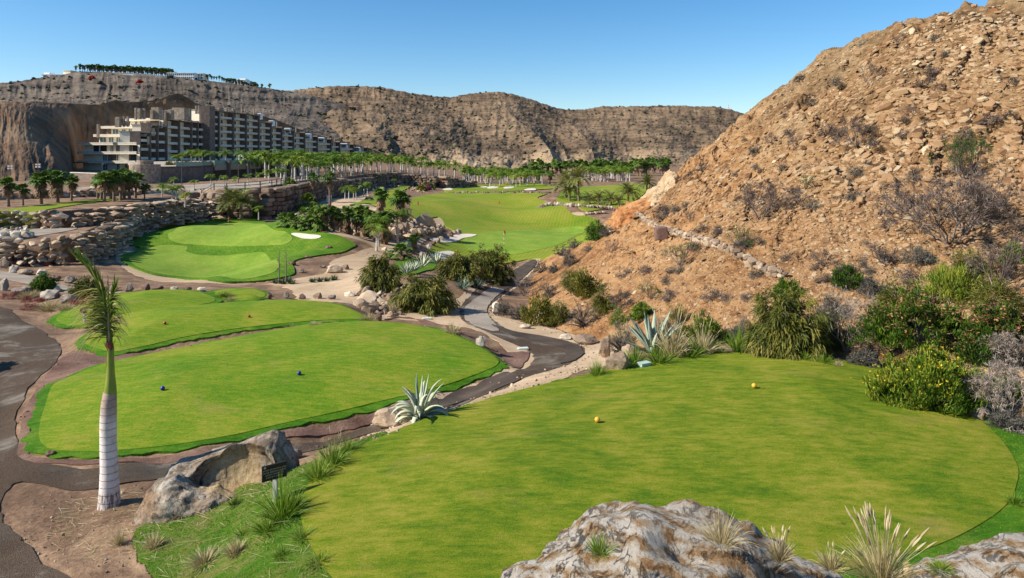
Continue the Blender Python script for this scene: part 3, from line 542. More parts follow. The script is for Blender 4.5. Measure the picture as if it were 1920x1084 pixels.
def far_relief():
    g = {}
    _, g['mount'] = relief('mountain', [(480,168,900),(530,172,900),(560,168,910),(600,163,920),(640,161,930),(690,162,950),(730,166,950),(770,175,960),(810,180,980),(840,183,1000),(880,176,1010),(930,172,1020),(965,177,1030),(990,184,1040),(1020,195,1060),(1050,204,1080),(1090,206,1100),(1130,200,1100),(1200,199,1090),(1280,198,1080),(1340,200,1080),(1370,205,1070),(1400,215,1060),(1440,228,1050),(1560,262,1040)],
        [(480,318,540),(700,320,560),(900,323,600),(1100,322,640),(1250,316,680),(1400,310,720),(1560,305,720)], M['mount'], 620, 130, [(0,0),(0.06,0.07),(0.14,0.19),(0.3,0.38),(0.6,0.70),(1,1)], (70, 115), 200, -0.7, 1.3, 15)
    _, g['mesa'] = relief('mesa', [(-320,175,640),(-150,168,650),(0,156,670),(60,149,690),(78,145,695),(100,142,700),(130,138,705),(150,134,710),(200,135,715),(260,138,720),(300,141,725),(330,144,730),(380,150,740),(420,155,750),(470,161,765),(505,166,775),(540,171,790),(590,180,800),(650,200,815),(720,235,830)],
        [(-320,300,480),(0,300,480),(300,300,500),(560,300,540),(720,300,600)], M['mesa'], 560, 110, [(0,0),(0.04,0.06),(0.12,0.2),(0.3,0.42),(0.6,0.68),(1,1)], (30, 75), 150, 0.5, 6.1, 11)
    _, g['cliff'] = relief('cliff', [(-420,175,190),(-200,184,200),(-60,190,212),(0,190,222),(40,191,232),(60,190,245),(100,193,270),(138,194,300),(165,196,310),(190,196,318),(205,191,325),(218,187,330),(235,192,335),(270,190,345),(300,186,352),(320,178,358),(334,175,362),(350,182,366),(365,192,368),(395,204,375),(420,206,385),(450,212,395),(480,214,405),(520,226,420),(555,240,440),(590,252,452),(640,264,465),(690,277,480),(730,292,490),(760,304,500),(800,312,510)],
        [(-420,345,110),(-60,343,128),(0,341,136),(50,339,142),(100,335,156),(128,331,185),(142,326,250),(160,324,285),(200,322,304),(300,318,335),(400,312,362),(500,306,400),(600,302,440),(700,303,472),(800,315,490)], M['cliff'], 700, 100, [(0,0),(0.10,0.10),(0.25,0.30),(0.5,0.62),(1,1)], (7, 17), 60, 0.0, 3.3, 5, (0.35,0.25))
    return g
# ------------------------------------------------------------------ rocks, boulders, stone walls
import bmesh
def ico(sub):
    bm = bmesh.new(); bmesh.ops.create_icosphere(bm, subdivisions=sub, radius=1); bm.verts.ensure_lookup_table()
    V = np.array([v.co[:] for v in bm.verts]); Fc = np.array([[v.index for v in f.verts] for f in bm.faces]); bm.free(); return V, Fc
_ICO = {s: ico(s) for s in (1, 2, 3, 4, 5, 6)}
def rock(seed, sub=2, cuts=9, rough=0.10, sq=(1,1,0.75), deep=0.62):
    """angular stone: a ball trimmed by random planes, then roughened"""
    r = np.random.default_rng(seed); V, Fc = _ICO[sub]; V = V.copy()
    for i in range(cuts):
        n = r.normal(size=3); n /= np.linalg.norm(n); dd = r.uniform(deep, 0.92); k = V @ n - dd; V -= np.clip(k, 0, None)[:,None]*n
    V = V*(1 + rough*fbm(V[:,0]*1.7+seed, V[:,1]*1.7, V[:,2]*1.7, 3)[:,None])*np.array(sq)
    return V, Fc
RK1 = [rock(100+i, 1, 7, 0.05) for i in range(8)]; RK2 = [rock(200+i, 2, 10, 0.10) for i in range(8)]; RK3 = [rock(300+i, 3, 11, 0.14) for i in range(8)]
BLK = [rock(400+i, 2, 0, 0.0) for i in range(5)]
for i in range(5):
    V, Fc = BLK[i]; V = np.sign(V)*np.abs(V)**0.38; V = V/np.abs(V).max(0); V *= 1 + 0.09*fbm(V[:,0]*1.3+i*7, V[:,1]*1.3, V[:,2]*1.3, 3)[:,None]; BLK[i] = (V, Fc)
def rotz(V, a): c, s = math.cos(a), math.sin(a); return np.stack([V[:,0]*c-V[:,1]*s, V[:,0]*s+V[:,1]*c, V[:,2]], 1)
def rot3(V, r):
    q = r.normal(size=4); q /= np.linalg.norm(q); w,x,y,z = q
    Rm = np.array([[1-2*(y*y+z*z),2*(x*y-z*w),2*(x*z+y*w)],[2*(x*y+z*w),1-2*(x*x+z*z),2*(y*z-x*w)],[2*(x*z-y*w),2*(y*z+x*w),1-2*(x*x+y*y)]]); return V @ Rm.T
def stone_mat(name, stops, tintw=0.5, sc=1.6, bd=0.05, rust=None):
    m = NM(name, 0.92, 0.15); a = m.noise(sc, 8, 0.68); b = m.noise(sc*9, 5, 0.7)
    f = m.math('ADD', m.math('MULTIPLY', a, 1-tintw), m.math('MULTIPLY', m.math('ADD', m.tint(), m.math('MULTIPLY', m.math('SUBTRACT', b, 0.5), 0.5)), tintw))
    c = m.ramp(f, stops)
    if rust: c = m.mix(m.ramp(m.noise(sc*0.7, 7, 0.7), [(0.55,0.0),(0.66,0.7)]), c, rust)
    m.col(c); m.bump(m.math('ADD', a, m.math('MULTIPLY', b, 0.6)), 0.9, bd); return m.done()
M['rubble'] = stone_mat('tan rubble stone', [(0.2,(0.12,0.085,0.06)),(0.42,(0.27,0.195,0.135)),(0.6,(0.42,0.32,0.22)),(0.85,(0.52,0.43,0.33))])
M['wallstone'] = stone_mat('brown wall stone', [(0.2,(0.12,0.08,0.055)),(0.42,(0.28,0.20,0.14)),(0.6,(0.42,0.32,0.23)),(0.85,(0.54,0.45,0.35))])
M['darkstone'] = stone_mat('dark block stone', [(0.2,(0.08,0.055,0.04)),(0.45,(0.18,0.125,0.09)),(0.65,(0.27,0.20,0.145)),(0.9,(0.37,0.29,0.22))])
M['bould'] = stone_mat('grey boulder stone', [(0.25,(0.09,0.075,0.062)),(0.45,(0.24,0.20,0.165)),(0.6,(0.38,0.33,0.27)),(0.85,(0.52,0.47,0.40))], 0.35, 3.0)
M['scree'] = stone_mat('scree plate stone', [(0.12,(0.075,0.040,0.020)),(0.30,(0.20,0.11,0.052)),(0.50,(0.325,0.20,0.103)),(0.70,(0.33,0.24,0.145)),(0.92,(0.49,0.39,0.25))], 0.78, 2.2, 0.03)
M['white'] = stone_mat('pale limestone', [(0.25,(0.34,0.27,0.19)),(0.5,(0.55,0.47,0.36)),(0.8,(0.70,0.63,0.52))], 0.5, 2.5)
M['red'] = stone_mat('dark red stone', [(0.25,(0.09,0.05,0.04)),(0.5,(0.20,0.12,0.095)),(0.8,(0.32,0.22,0.18))], 0.35, 3.0)
def along(pl):
    P = np.array(pl, float)[:, :2]; L = np.r_[0, np.cumsum(np.hypot(*np.diff(P, axis=0).T))]; return P, L
def stone_wall(name, pl, top, bot, w, hh, mat, kit, lean=0.12, seed=1, parent=None, depth=0.5, over=0.0, **k):
    """coursed stones laid along a line in plan; top/bot: functions of (x, y)"""
    P, L = along(pl); r = np.random.default_rng(seed); mb = MB(); s = 0.0; Lt = L[-1]
    zb0 = min(bot(*p) for p in P) - 0.2; zt0 = max(top(*p) for p in P) + 0.3; z = zb0
    while z < zt0:
        ch = hh*r.uniform(0.8, 1.25); s = -r.uniform(0, w)
        while s < Lt:
            ww = w*r.lognormal(0, 0.32); sm = min(max(s + ww/2, 0), Lt); x = np.interp(sm, L, P[:,0]); y = np.interp(sm, L, P[:,1])
            i = min(np.searchsorted(L, sm, 'right')-1, len(P)-2); tx, ty = P[i+1]-P[i]; a = math.atan2(ty, tx)
            zt, zb = top(x, y), bot(x, y); zc = z + ch/2 + r.uniform(-.12,.12)*hh*(1 if kit is BLK else 2.6)
            if zb - 0.3 < zc < zt - ch*0.2 + over:
                V, Fc = kit[r.integers(len(kit))]
                gj = 0.80 if kit is BLK else 1.0; V = V*np.array([ww*0.56*gj, depth*r.uniform(.7,1.3)+0.005*y, ch*0.60*gj*r.uniform(.85,1.2)])
                if kit is not BLK: V = V @ np.array([[math.cos(q0 := r.uniform(-.5,.5)),0,-math.sin(q0)],[0,1,0],[math.sin(q0),0,math.cos(q0)]])
                V = rotz(V, r.uniform(-.12,.12)) if kit is BLK else rotz(V, r.uniform(-.4,.4)); off = 0.15 - (zt - zc)*lean - 0.010*y
                V = rotz(V, a) + np.array([x - math.sin(a)*off, y + math.cos(a)*off, zc])
                mb.add(V, Fc, np.clip(r.normal(0.5, 0.27), 0, 1))
            s += ww*0.97
        z += ch*0.92
    return obj(name, mb.data(name, mat, kit is not BLK and False), parent, **k)
def heap(name, fn, n, size, mat, seed, kit=None, sink=0.25, tintf=None, **k):
    """n stones; fn(r) gives a plan position"""
    r = np.random.default_rng(seed); mb = MB(); kit = kit or RK2
    for i in range(n):
        x, y = fn(r); s = size[0]*r.lognormal(0, size[1]); V, Fc = kit[r.integers(len(kit))]
        V = rot3(V*np.array([1, r.uniform(.6,1), r.uniform(.5,.9)]), r)*s
        mb.add(V + np.array([x, y, Hf(x, y) + s*(0.5-sink)]), Fc, np.clip(r.normal(0.5,0.22), 0, 1))
    return obj(name, mb.data(name, mat), **k)
_rkme = {}
def loose_rock(px, py, wpx, hpx, mat, seed, name='rock', h=None, dz=0.0, **k):
    x, y, z = gp(px, py, h); sc = y/F; key = (seed % 8, mat)
    if key not in _rkme:
        V, Fc = RK3[seed % 8]; V = V - np.array([0,0,V[:,2].min()*0.72]); V[:,2] = np.maximum(V[:,2], -0.3); V /= np.array([np.ptp(V[:,0]), np.ptp(V[:,1]), V[:,2].max()])
        _rkme[key] = mesh(name, V, Fc, M[mat], None, False, np.full(len(V), 0.3+0.4*(seed % 5)/4))
    o = obj(name, _rkme[key], None, (x, y + wpx*sc*0.35, z+dz), 0, (wpx*sc*1.05, wpx*sc*0.85, hpx*sc*1.05), **k); o.rotation_euler = (0,0,(0.25 if seed % 2 else -0.2)); return o
def walls():
    lowtop = lambda x, y: -7.75; upb = lambda x, y: -8.1 - 1.6*min(max((y-74)/28, 0), 1)
    stone_wall('rubble_wall', [(-62,56)] + LOWW + [(-52.5, 93)], lowtop, lambda x, y: -10.0, 0.62, 0.50, M['rubble'], RK1, 0.30, 3, None, 0.55, 0.35, label="sprawling low rubble wall of pale rounded boulders below the grey road", cat="wall")
    stone_wall('boulder_wall', [(-66,68.5)] + UPW + [(-45.4,104),(-49,108)], lambda x, y: -6.15 if y < 100 else -7.2, upb, 0.9, 0.62, M['wallstone'], RK1, 0.22, 5, None, 0.6, 0.15, label="brown boulder retaining wall stepped below the lawn strip with the palm grove", cat="wall")
    bigtop = lambda x, y: bil(GZ, x - 3.0, y + 3.5) + 0.1
    stone_wall('retaining_wall', BIGW, bigtop, lambda x, y: bil(GZ, x + 1.2, y - 1.2), 1.5, 0.85, M['darkstone'], BLK, 0.08, 7, None, 0.6, label="long high dark block retaining wall carrying the hotel road", cat="wall")
    stone_wall('boulder_wall', [(-92,88.0),(-76,93.0),(-66,99.5),(-58,108)], lambda x, y: -4.7, lambda x, y: -6.4, 1.4, 0.8, M['wallstone'], RK1, 0.1, 9, None, 0.6, label="dark low boulder wall behind the fan palms on the far left lawn", cat="wall")
def scree():
    r = np.random.default_rng(21); mb = MB(); ang = np.arange(6)*np.pi/3
    px = np.concatenate([r.uniform(990, 2150, 60000), r.uniform(990,2150,22000)]); py = np.concatenate([r.uniform(-60, 720, 60000), r.uniform(330,720,22000)]); a = (px-CXP)/F; Y = np.full(len(px), np.nan); done = np.zeros(len(px), bool)
    for yy in np.exp(np.linspace(math.log(13), math.log(200), 900)):
        m = ~done; X = a[m]*yy; hit = (H(X, X*0+yy) >= -(py[m]-HZ)/F*yy) ; q = np.nonzero(m)[0][hit]; Y[q] = yy; done[q] = True
    ok = done; px, py, a, Y = px[ok], py[ok], a[ok], Y[ok]; X = a*Y; d = bil(GD, X, Y); ok = d > 0.6; X, Y, d = X[ok], Y[ok], d[ok]
    e = 0.3; gx = (H(X+e,Y)-H(X-e,Y))/(2*e); gy = (H(X,Y+e)-H(X,Y-e))/(2*e); Nn = np.stack([-gx,-gy,np.ones_like(gx)],1); Nn /= np.linalg.norm(Nn,axis=1)[:,None]
    base, _ = hill(X, Y, bil(GZ0, X, Y)); Z = base + hill_noise(X, Y, d)
    n = len(X); up = sstep(5, 13, d + 3*noise(X/7, Y/7, 3)); s = (0.028 + 0.034*up)*r.lognormal(0, 0.55, n)*(0.75 + Y/70.0); s = np.minimum(s, 0.33)
    th = np.where(r.random(n) < 0.6, 0.26, 0.5)*s*r.uniform(0.6,1.5,n)
    # plates lie with the slope, long side along the beds, tipped a little
    Nn = Nn + r.normal(0, 0.22, (n,3)); Nn[:,2] += 0.25; Nn /= np.linalg.norm(Nn,axis=1)[:,None]
    S = np.array([0.26,0.966,0.0]) + r.normal(0,0.35,(n,3)); S -= (S*Nn).sum(1)[:,None]*Nn; S /= np.linalg.norm(S,axis=1)[:,None]; T = np.cross(Nn, S)
    rad = r.uniform(0.65,1.2,(n,6)); el = r.uniform(0.9,1.9,n)
    c, sn = np.cos(ang)[None]*rad*el[:,None], np.sin(ang)[None]*rad
    ring = lambda k, hgt: (np.stack([X,Y,Z],1)[:,None] + S[:,None]*(c*s[:,None]*k)[...,None] + T[:,None]*(sn*s[:,None]*k)[...,None] + (Nn*(th*hgt)[:,None])[:,None])
    V = np.concatenate([ring(1.0,-0.7), ring(1.0,0.25+0.0), ring(0.78,0.55)], 1)          # n,18,3
    fc = [[i,(i+1)%6,6+(i+1)%6,6+i] for i in range(6)] + [[6+i,6+(i+1)%6,12+(i+1)%6,12+i] for i in range(6)]
    off = (np.arange(n)*18)[:,None,None]
    t = np.clip(0.44 + r.normal(0,0.2,n) + 0.12*noise(X/9,Y/9,1) + 0.24*sstep(12,30,d), 0, 1)
    Fq = (np.array(fc)[None] + off).reshape(-1,4); Ft = (np.array([[12,13,14,15,16,17]])[None] + off).reshape(-1,6)
    obj('scree', mesh('scree', V.reshape(-1,3), [Fq, Ft], M['scree'], None, False, np.repeat(t,18)), kind='stuff', label="flat broken stones lying all over the right hillside", cat="scree")
# ------------------------------------------------------------------ plant builders
def unit(v): return v/(np.linalg.norm(v, axis=-1, keepdims=True)+1e-9)
def blades(B, D, L, Wd, droop=0.3, seg=2, r=None, tip=0.1, wdir=None, lift=None):
    """curved strips: base points, directions, lengths, widths -> V, quads, per-vertex position along the strip"""
    B = np.asarray(B, float); n = len(B); D = unit(np.asarray(D, float)); L = np.broadcast_to(L, (n,)); Wd = np.broadcast_to(Wd, (n,)); droop = np.broadcast_to(droop, (n,))
    if wdir is None:
        w = np.cross(D, [0,0,1.0]); bad = np.linalg.norm(w,axis=1) < 0.15; w[bad] = [1,0,0]
        w = unit(w)
        if r is not None: q = unit(np.cross(D, w)); a = r.uniform(-1.2,1.2,n)[:,None]; w = w*np.cos(a)+q*np.sin(a)
    else: w = unit(np.asarray(wdir, float))
    t = np.linspace(0,1,seg+1); P = B[:,None] + D[:,None]*(L[:,None]*t[None])[...,None]
    P[...,2] -= (droop*L)[:,None]*t[None]**2
    prof = np.minimum(1, 0.55+1.8*t)*np.where(t > 0.5, 1-(1-tip)*((t-0.5)/0.5)**1.3, 1)
    hw = (Wd[:,None]*prof[None]*0.5)[...,None]*w[:,None]
    V = np.stack([P-hw, P+hw], 2).reshape(-1,3)
    k = (np.arange(n)*2*(seg+1))[:,None] + 2*np.arange(seg)[None]
    Fq = np.stack([k,k+1,k+3,k+2], -1).reshape(-1,4)
    return V, Fq, np.tile(np.repeat(t,2), n)
def rep(x, seg): return np.repeat(np.asarray(x, float), 2*(seg+1))
M['bark'] = plain('brown palm bark', (0.20,0.145,0.10), 0.95, 0.1, 0.45, 5)
M['greybark'] = plain('grey palm trunk', (0.50,0.46,0.42), 0.9, 0.15, 0.22, 4)
M['shaft'] = plain('green crownshaft', (0.20,0.27,0.05), 0.5, 0.3, 0.25, 3)
M['royal'] = leafmat('royal palm frond', [(0.0,(0.030,0.075,0.008)),(0.45,(0.10,0.19,0.018)),(0.75,(0.21,0.29,0.028)),(1.0,(0.34,0.34,0.06))], 0.30)
M['fan'] = leafmat('fan palm leaf', [(0.0,(0.026,0.062,0.010)),(0.5,(0.088,0.165,0.022)),(1.0,(0.21,0.27,0.05))], 0.22)
M['skirt'] = leafmat('dead fan leaf', [(0.0,(0.09,0.052,0.028)),(0.5,(0.22,0.14,0.08)),(1.0,(0.38,0.27,0.16))], 0.15, 0.8)
M['date'] = leafmat('date palm frond', [(0.0,(0.05,0.075,0.020)),(0.5,(0.155,0.185,0.045)),(1.0,(0.33,0.31,0.10))], 0.22)
M['twig'] = leafmat('dry grey twig', [(0.0,(0.055,0.040,0.032)),(0.5,(0.135,0.10,0.082)),(1.0,(0.27,0.22,0.185))], 0, 0.9)
M['palewood'] = leafmat('bleached twig', [(0.0,(0.14,0.105,0.08)),(0.5,(0.29,0.235,0.19)),(1.0,(0.45,0.39,0.33))], 0, 0.9)
M['olive'] = leafmat('olive shrub leaf', [(0.0,(0.028,0.034,0.007)),(0.4,(0.085,0.10,0.015)),(0.75,(0.17,0.17,0.024)),(1.0,(0.28,0.23,0.05))], 0.25)
M['lime'] = leafmat('bright shrub leaf', [(0.0,(0.018,0.045,0.006)),(0.45,(0.065,0.135,0.012)),(0.8,(0.155,0.235,0.02)),(1.0,(0.28,0.30,0.035))], 0.25)
M['greyleaf'] = leafmat('grey scrub leaf', [(0.0,(0.045,0.042,0.036)),(0.5,(0.105,0.10,0.082)),(1.0,(0.20,0.185,0.15))], 0.1, 0.9)
M['yellowfl'] = leafmat('yellow flower head', [(0.0,(0.35,0.20,0.02)),(0.5,(0.55,0.40,0.025)),(1.0,(0.68,0.55,0.04))], 0.1)
M['rustfl'] = leafmat('faded flower head', [(0.0,(0.16,0.07,0.03)),(0.5,(0.32,0.16,0.07)),(1.0,(0.45,0.27,0.12))], 0.1, 0.9)
M['straw'] = leafmat('straw grass blade', [(0.0,(0.17,0.15,0.045)),(0.5,(0.40,0.325,0.15)),(1.0,(0.62,0.53,0.34))], 0.25)
M['limegrass'] = leafmat('green grass blade', [(0.0,(0.045,0.13,0.006)),(0.5,(0.145,0.25,0.015)),(1.0,(0.36,0.38,0.08))], 0.3)
M['succ'] = leafmat('red succulent', [(0.0,(0.13,0.035,0.028)),(0.5,(0.32,0.10,0.08)),(1.0,(0.45,0.23,0.16))], 0.1)
M['agave'] = leafmat('agave leaf', [(0.0,(0.06,0.10,0.075)),(0.45,(0.17,0.245,0.19)),(0.75,(0.36,0.41,0.31)),(1.0,(0.60,0.59,0.40))], 0.05, 0.5)
M['aloe'] = leafmat('dark spiky leaf', [(0.0,(0.015,0.038,0.014)),(0.5,(0.048,0.095,0.035)),(1.0,(0.13,0.17,0.06))], 0.1, 0.5)
M['boug'] = leafmat('magenta bracts', [(0.0,(0.13,0.012,0.06)),(0.5,(0.35,0.035,0.17)),(1.0,(0.50,0.08,0.26))], 0.2)
M['redfl'] = leafmat('red bracts', [(0.0,(0.16,0.012,0.012)),(0.5,(0.42,0.03,0.03)),(1.0,(0.55,0.08,0.07))], 0.2)
def pinnate(mb, p0, az, el, L, bend, nl, ll, lw, r, tint=0.5, hang=0.35, vee=0.35, seg=2, spine=None):
    """one feather frond: arching midrib with leaflets down both sides"""
    t = np.linspace(0, 1, 9); h = np.array([math.cos(az), math.sin(az), 0])
    ang = el - bend*t**1.25; st = np.stack([np.cos(ang), np.sin(ang)], 1)*L/8
    q = np.vstack([[0,0], np.cumsum(st[:-1],0)]); P = np.array(p0) + h[None]*q[:,:1] + np.array([0,0,1.0])[None]*q[:,1:]
    mb.tube(P, np.linspace(0.035, 0.008, 9)*L/2.5, 3, tint*0.6+0.25, 0, False)
    u = np.sort(r.uniform(0.14, 1.0, nl)); B = np.stack([np.interp(u, t, P[:,i]) for i in range(3)], 1); T = unit(np.stack([np.interp(u, t, np.gradient(P[:,i])) for i in range(3)], 1))
    side = np.cross(h, [0,0,1.0]); upn = np.cross(side[None], T)
    for sg in (-1, 1):
        D = unit(side[None]*sg*0.9 + T*(0.35+0.6*u)[:,None] + upn*vee + r.normal(0,0.1,(nl,3)))
        ln = ll*(np.sin(np.pi*np.clip(u*0.92+0.06,0,1))**0.6+0.12)*r.uniform(.85,1.1,nl)
        V, Fq, tt = blades(B, D, ln, lw, hang*r.uniform(.6,1.4,nl), seg, None, 0.12, np.cross(D, upn + 0.25*r.normal(size=(nl,3))))
        mb.add(V, Fq, np.clip(tint + rep(r.normal(0,0.08,nl), seg) + 0.16*tt, 0, 1))
def royal_palm(seed, lod=0):
    """returns (trunk mesh, crownshaft mesh, crown mesh) of a palm with a 4 m trunk"""
    r = np.random.default_rng(seed); mb = MB(); n = 8 if lod else 12
    mb.tube([(0,0,-0.3),(0,0,0.15),(0.01,0,0.8),(0.02,0,1.6),(0.03,0,2.2),(0.03,0,2.7),(0.03,0,3.0)], [0.25,0.23,0.19,0.18,0.18,0.16,0.14], n)
    tr = mb.data('trunk', M['greybark'], True); mb = MB(); mb.tube([(0.03,0,2.98),(0.03,0,3.25),(0.04,0,3.75),(0.04,0,4.0)], [0.155,0.15,0.10,0.07], n); cs = mb.data('crownshaft', M['shaft'], True); mb = MB()
    nf = 11 if lod else 14; k = 17 if lod else 32
    for i in range(nf):
        pinnate(mb, (0.04,0,3.9), i*2.4+r.uniform(-.2,.2), r.uniform(0.45,1.3) if i > 1 else 1.4, r.uniform(2.6,3.3), r.uniform(1.7,2.6), k, 0.85, 0.16 if lod else 0.075, r, float(np.clip(r.normal(0.52,0.14),0,1)), 0.5, 0.25)
    return tr, cs, mb.data('crown', M['royal'])
def fan_leaf(mb, p, az, el, pet, rad, r, tint, nb=9, mi=0, fold=1.0, droop=0.5):
    d = np.array([math.cos(az)*math.cos(el), math.sin(az)*math.cos(el), math.sin(el)]); e = np.array(p) + d*pet - np.array([0,0,0.10*pet])
    mb.tube([p, (np.array(p)+e)/2 + [0,0,0.03], e], [0.018,0.014,0.01], 3, min(tint+0.2,1), mi, False)
    sd = np.cross(d, [0,0,1.0]); sd /= np.linalg.norm(sd)+1e-9; a = np.linspace(-1.9,1.9,nb)*fold
    D = d[None]*np.cos(a)[:,None] + sd[None]*np.sin(a)[:,None] + r.normal(0,0.06,(nb,3))
    V, Fq, tt = blades(np.repeat(e[None],nb,0), D, rad*(0.75+0.25*np.cos(a)), rad*0.40, droop, 2, None, 0.08, np.cross(D, np.cross(sd, d)[None]+0.1*r.normal(size=(nb,3))))
    mb.add(V, Fq, np.clip(tint + 0.18*tt + rep(r.normal(0,0.05,nb),2), 0, 1), mi)
def fan_palm(seed, hgt=3.0, skirt=1.2, nl=30, rad=0.78):
    r = np.random.default_rng(seed); mb = MB(); b = r.uniform(-.12,.12)*hgt/3
    mb.tube([(0,0,-0.3),(b*.2,0,hgt*.3),(b*.6,0,hgt*.65),(b,0,hgt)], [0.22,0.17,0.15,0.16], 8); tr = mb.data('trunk', M['bark'], True); mb = MB()
    for i in range(nl):
        el = r.uniform(-0.45,1.35); fan_leaf(mb, (b,0,hgt+0.05), i*2.4+r.uniform(-.3,.3), el, r.uniform(.45,.95), rad*r.uniform(.8,1.1), r, float(np.clip(0.35+0.25*el/1.3+r.normal(0,.1),0,1)))
    cr = mb.data('crown', M['fan']); sk = None
    if skirt:
        mb = MB()
        for i in range(int(30*skirt)):
            z = hgt - r.uniform(0, skirt); az = r.uniform(0,6.28); fan_leaf(mb, (b,0,z+0.1), az, -0.75 + r.uniform(-.4,.25), r.uniform(.2,.42), rad*r.uniform(.6,.85), r, float(r.uniform(0.1,0.8)), 6, 0, 0.55, 0.75)
        sk = mb.data('dead_leaves', M['skirt'])
    return tr, cr, sk
def date_palm(seed, hgt=3.6, nf=46, L=3.0):
    r = np.random.default_rng(seed); mb = MB(); z = np.linspace(-0.3, hgt, 14); b = r.uniform(-.25,.25)
    mb.tube(np.stack([b*(z/hgt)**2, 0*z, z],1), 0.22+0.03*np.sin(z*9)+0.08*sstep(hgt*.8,hgt,z), 9, r.uniform(.3,.7,14)); tr = mb.data('trunk', M['bark'], True); mb = MB()
    for i in range(nf):
        el = r.uniform(-0.35,1.45); pinnate(mb, (b,0,hgt), i*2.4+r.uniform(-.2,.2), el, L*r.uniform(.8,1.05), r.uniform(0.8,1.5), 34, 0.5*L/3, 0.05*L/3*1.3, r, float(np.clip(r.normal(0.5,0.15),0,1)), 0.25, 0.45)
    cr = mb.data('crown', M['date']); mb = MB()
    for i in range(14): a = r.uniform(0,6.28); V, Fq, tt = blades([[b,0,hgt]], [[math.cos(a),math.sin(a),0.5]], 0.9, 0.16, 0.9, 3); mb.add(V, Fq, r.uniform(.3,.8))
    return tr, cr, mb.data('fruit_stalks', M['rustfl'])
def place_parts(name, parts, loc, rot=0, scale=1, **k):
    root = thing(name, loc, rot, scale, **k)
    for nm, me in parts:
        if me: obj(nm, me, root)
    return root
def bush(seed, dims, mat, n=90, nb=26, bl=0.22, bw=0.03, mode='out', flowers=None, tint=(0.45,0.16), stems=10, stem_mat='twig', low=0.15, core=0.35, droop=0.5, seg=2):
    """shrub filling dims (w, d, h) in metres: branches from the foot, foliage in many small sprays with gaps"""
    r = np.random.default_rng(seed); w, d, h = np.array(dims)/np.array([2,2,1])
    u = unit(r.normal(size=(n,3))); u[:,2] = np.abs(u[:,2])*1.0 - low; rad = r.uniform(core,1.0,n)**0.6
    lump = 0.78 + 0.50*noise(u[:,0]*2.1+seed, u[:,1]*2.1, u[:,2]*2.1); C = u*rad[:,None]*lump[:,None]*np.array([w,d,h*0.92]) + [0,0,h*0.10]
    C[:,2] = np.maximum(C[:,2], h*0.06)
    B = np.repeat(C, nb, 0) + r.normal(0, bl*0.42, (n*nb,3)); out = unit(C/np.array([w,d,h])); O = np.repeat(out, nb, 0)
    if mode == 'hang': D = O*0.7 + [0,0,-0.5] + r.normal(0,0.35,(n*nb,3))
    elif mode == 'up': D = O*0.35 + [0,0,1.0] + r.normal(0,0.32,(n*nb,3))
    else: D = O*0.8 + [0,0,0.25] + r.normal(0,0.6,(n*nb,3))
    ct = np.clip(r.normal(tint[0], tint[1], n), 0, 1)
    V, Fq, tt = blades(B, D, bl*r.uniform(.6,1.3,n*nb), bw, droop, seg, r, 0.15)
    V[:,2] = np.maximum(V[:,2], 0.01)
    mb = MB(); mb.add(V, Fq, np.clip(rep(np.repeat(ct, nb)+r.normal(0,0.1,n*nb), seg) + 0.14*tt, 0, 1)); MBF = mb; parts = []
    if stems:
        mb = MB()
        for i in r.choice(n, min(stems*3, n), False):
            c = C[i]; k = r.uniform(.15,.4); mb.tube([(c[0]*.05,c[1]*.05,-0.05), (c[0]*k, c[1]*k, c[2]*0.45), c*0.72+[0,0,c[2]*.12], c], np.array([0.024,0.018,0.011,0.004])*max(h,0.5)**0.6, 4, r.uniform(.3,.9), 0, False)
        parts.append(('branches', mb.data('branches', M[stem_mat])))
    if flowers:
        fm, nf, fs = flowers; mb = MBF; top = C[(C[:,2] > h*0.3) & (rad > 0.7)]; q0 = top[r.integers(len(top), size=nf)]; q = q0 + r.normal(0, bl*0.6, (nf,3)) + unit(q0-np.array([0,0,h*.3]))*bl*1.0 + [0,0,bl*0.4]
        for j in range(2):
            D = r.normal(0,1,(nf,3)); V, Fq, tt = blades(q - unit(D)*fs/2, D*[1,1,0.3], fs, fs*0.9, 0, 2, None, 0.5, np.cross(D, [0.1,0.2,1])); mb.add(V, Fq, rep(r.uniform(0,1,nf),2), 1)
    parts.insert(0, ('foliage', MBF.data('foliage', [M[mat], M[flowers[0]]] if flowers else M[mat])))
    return parts
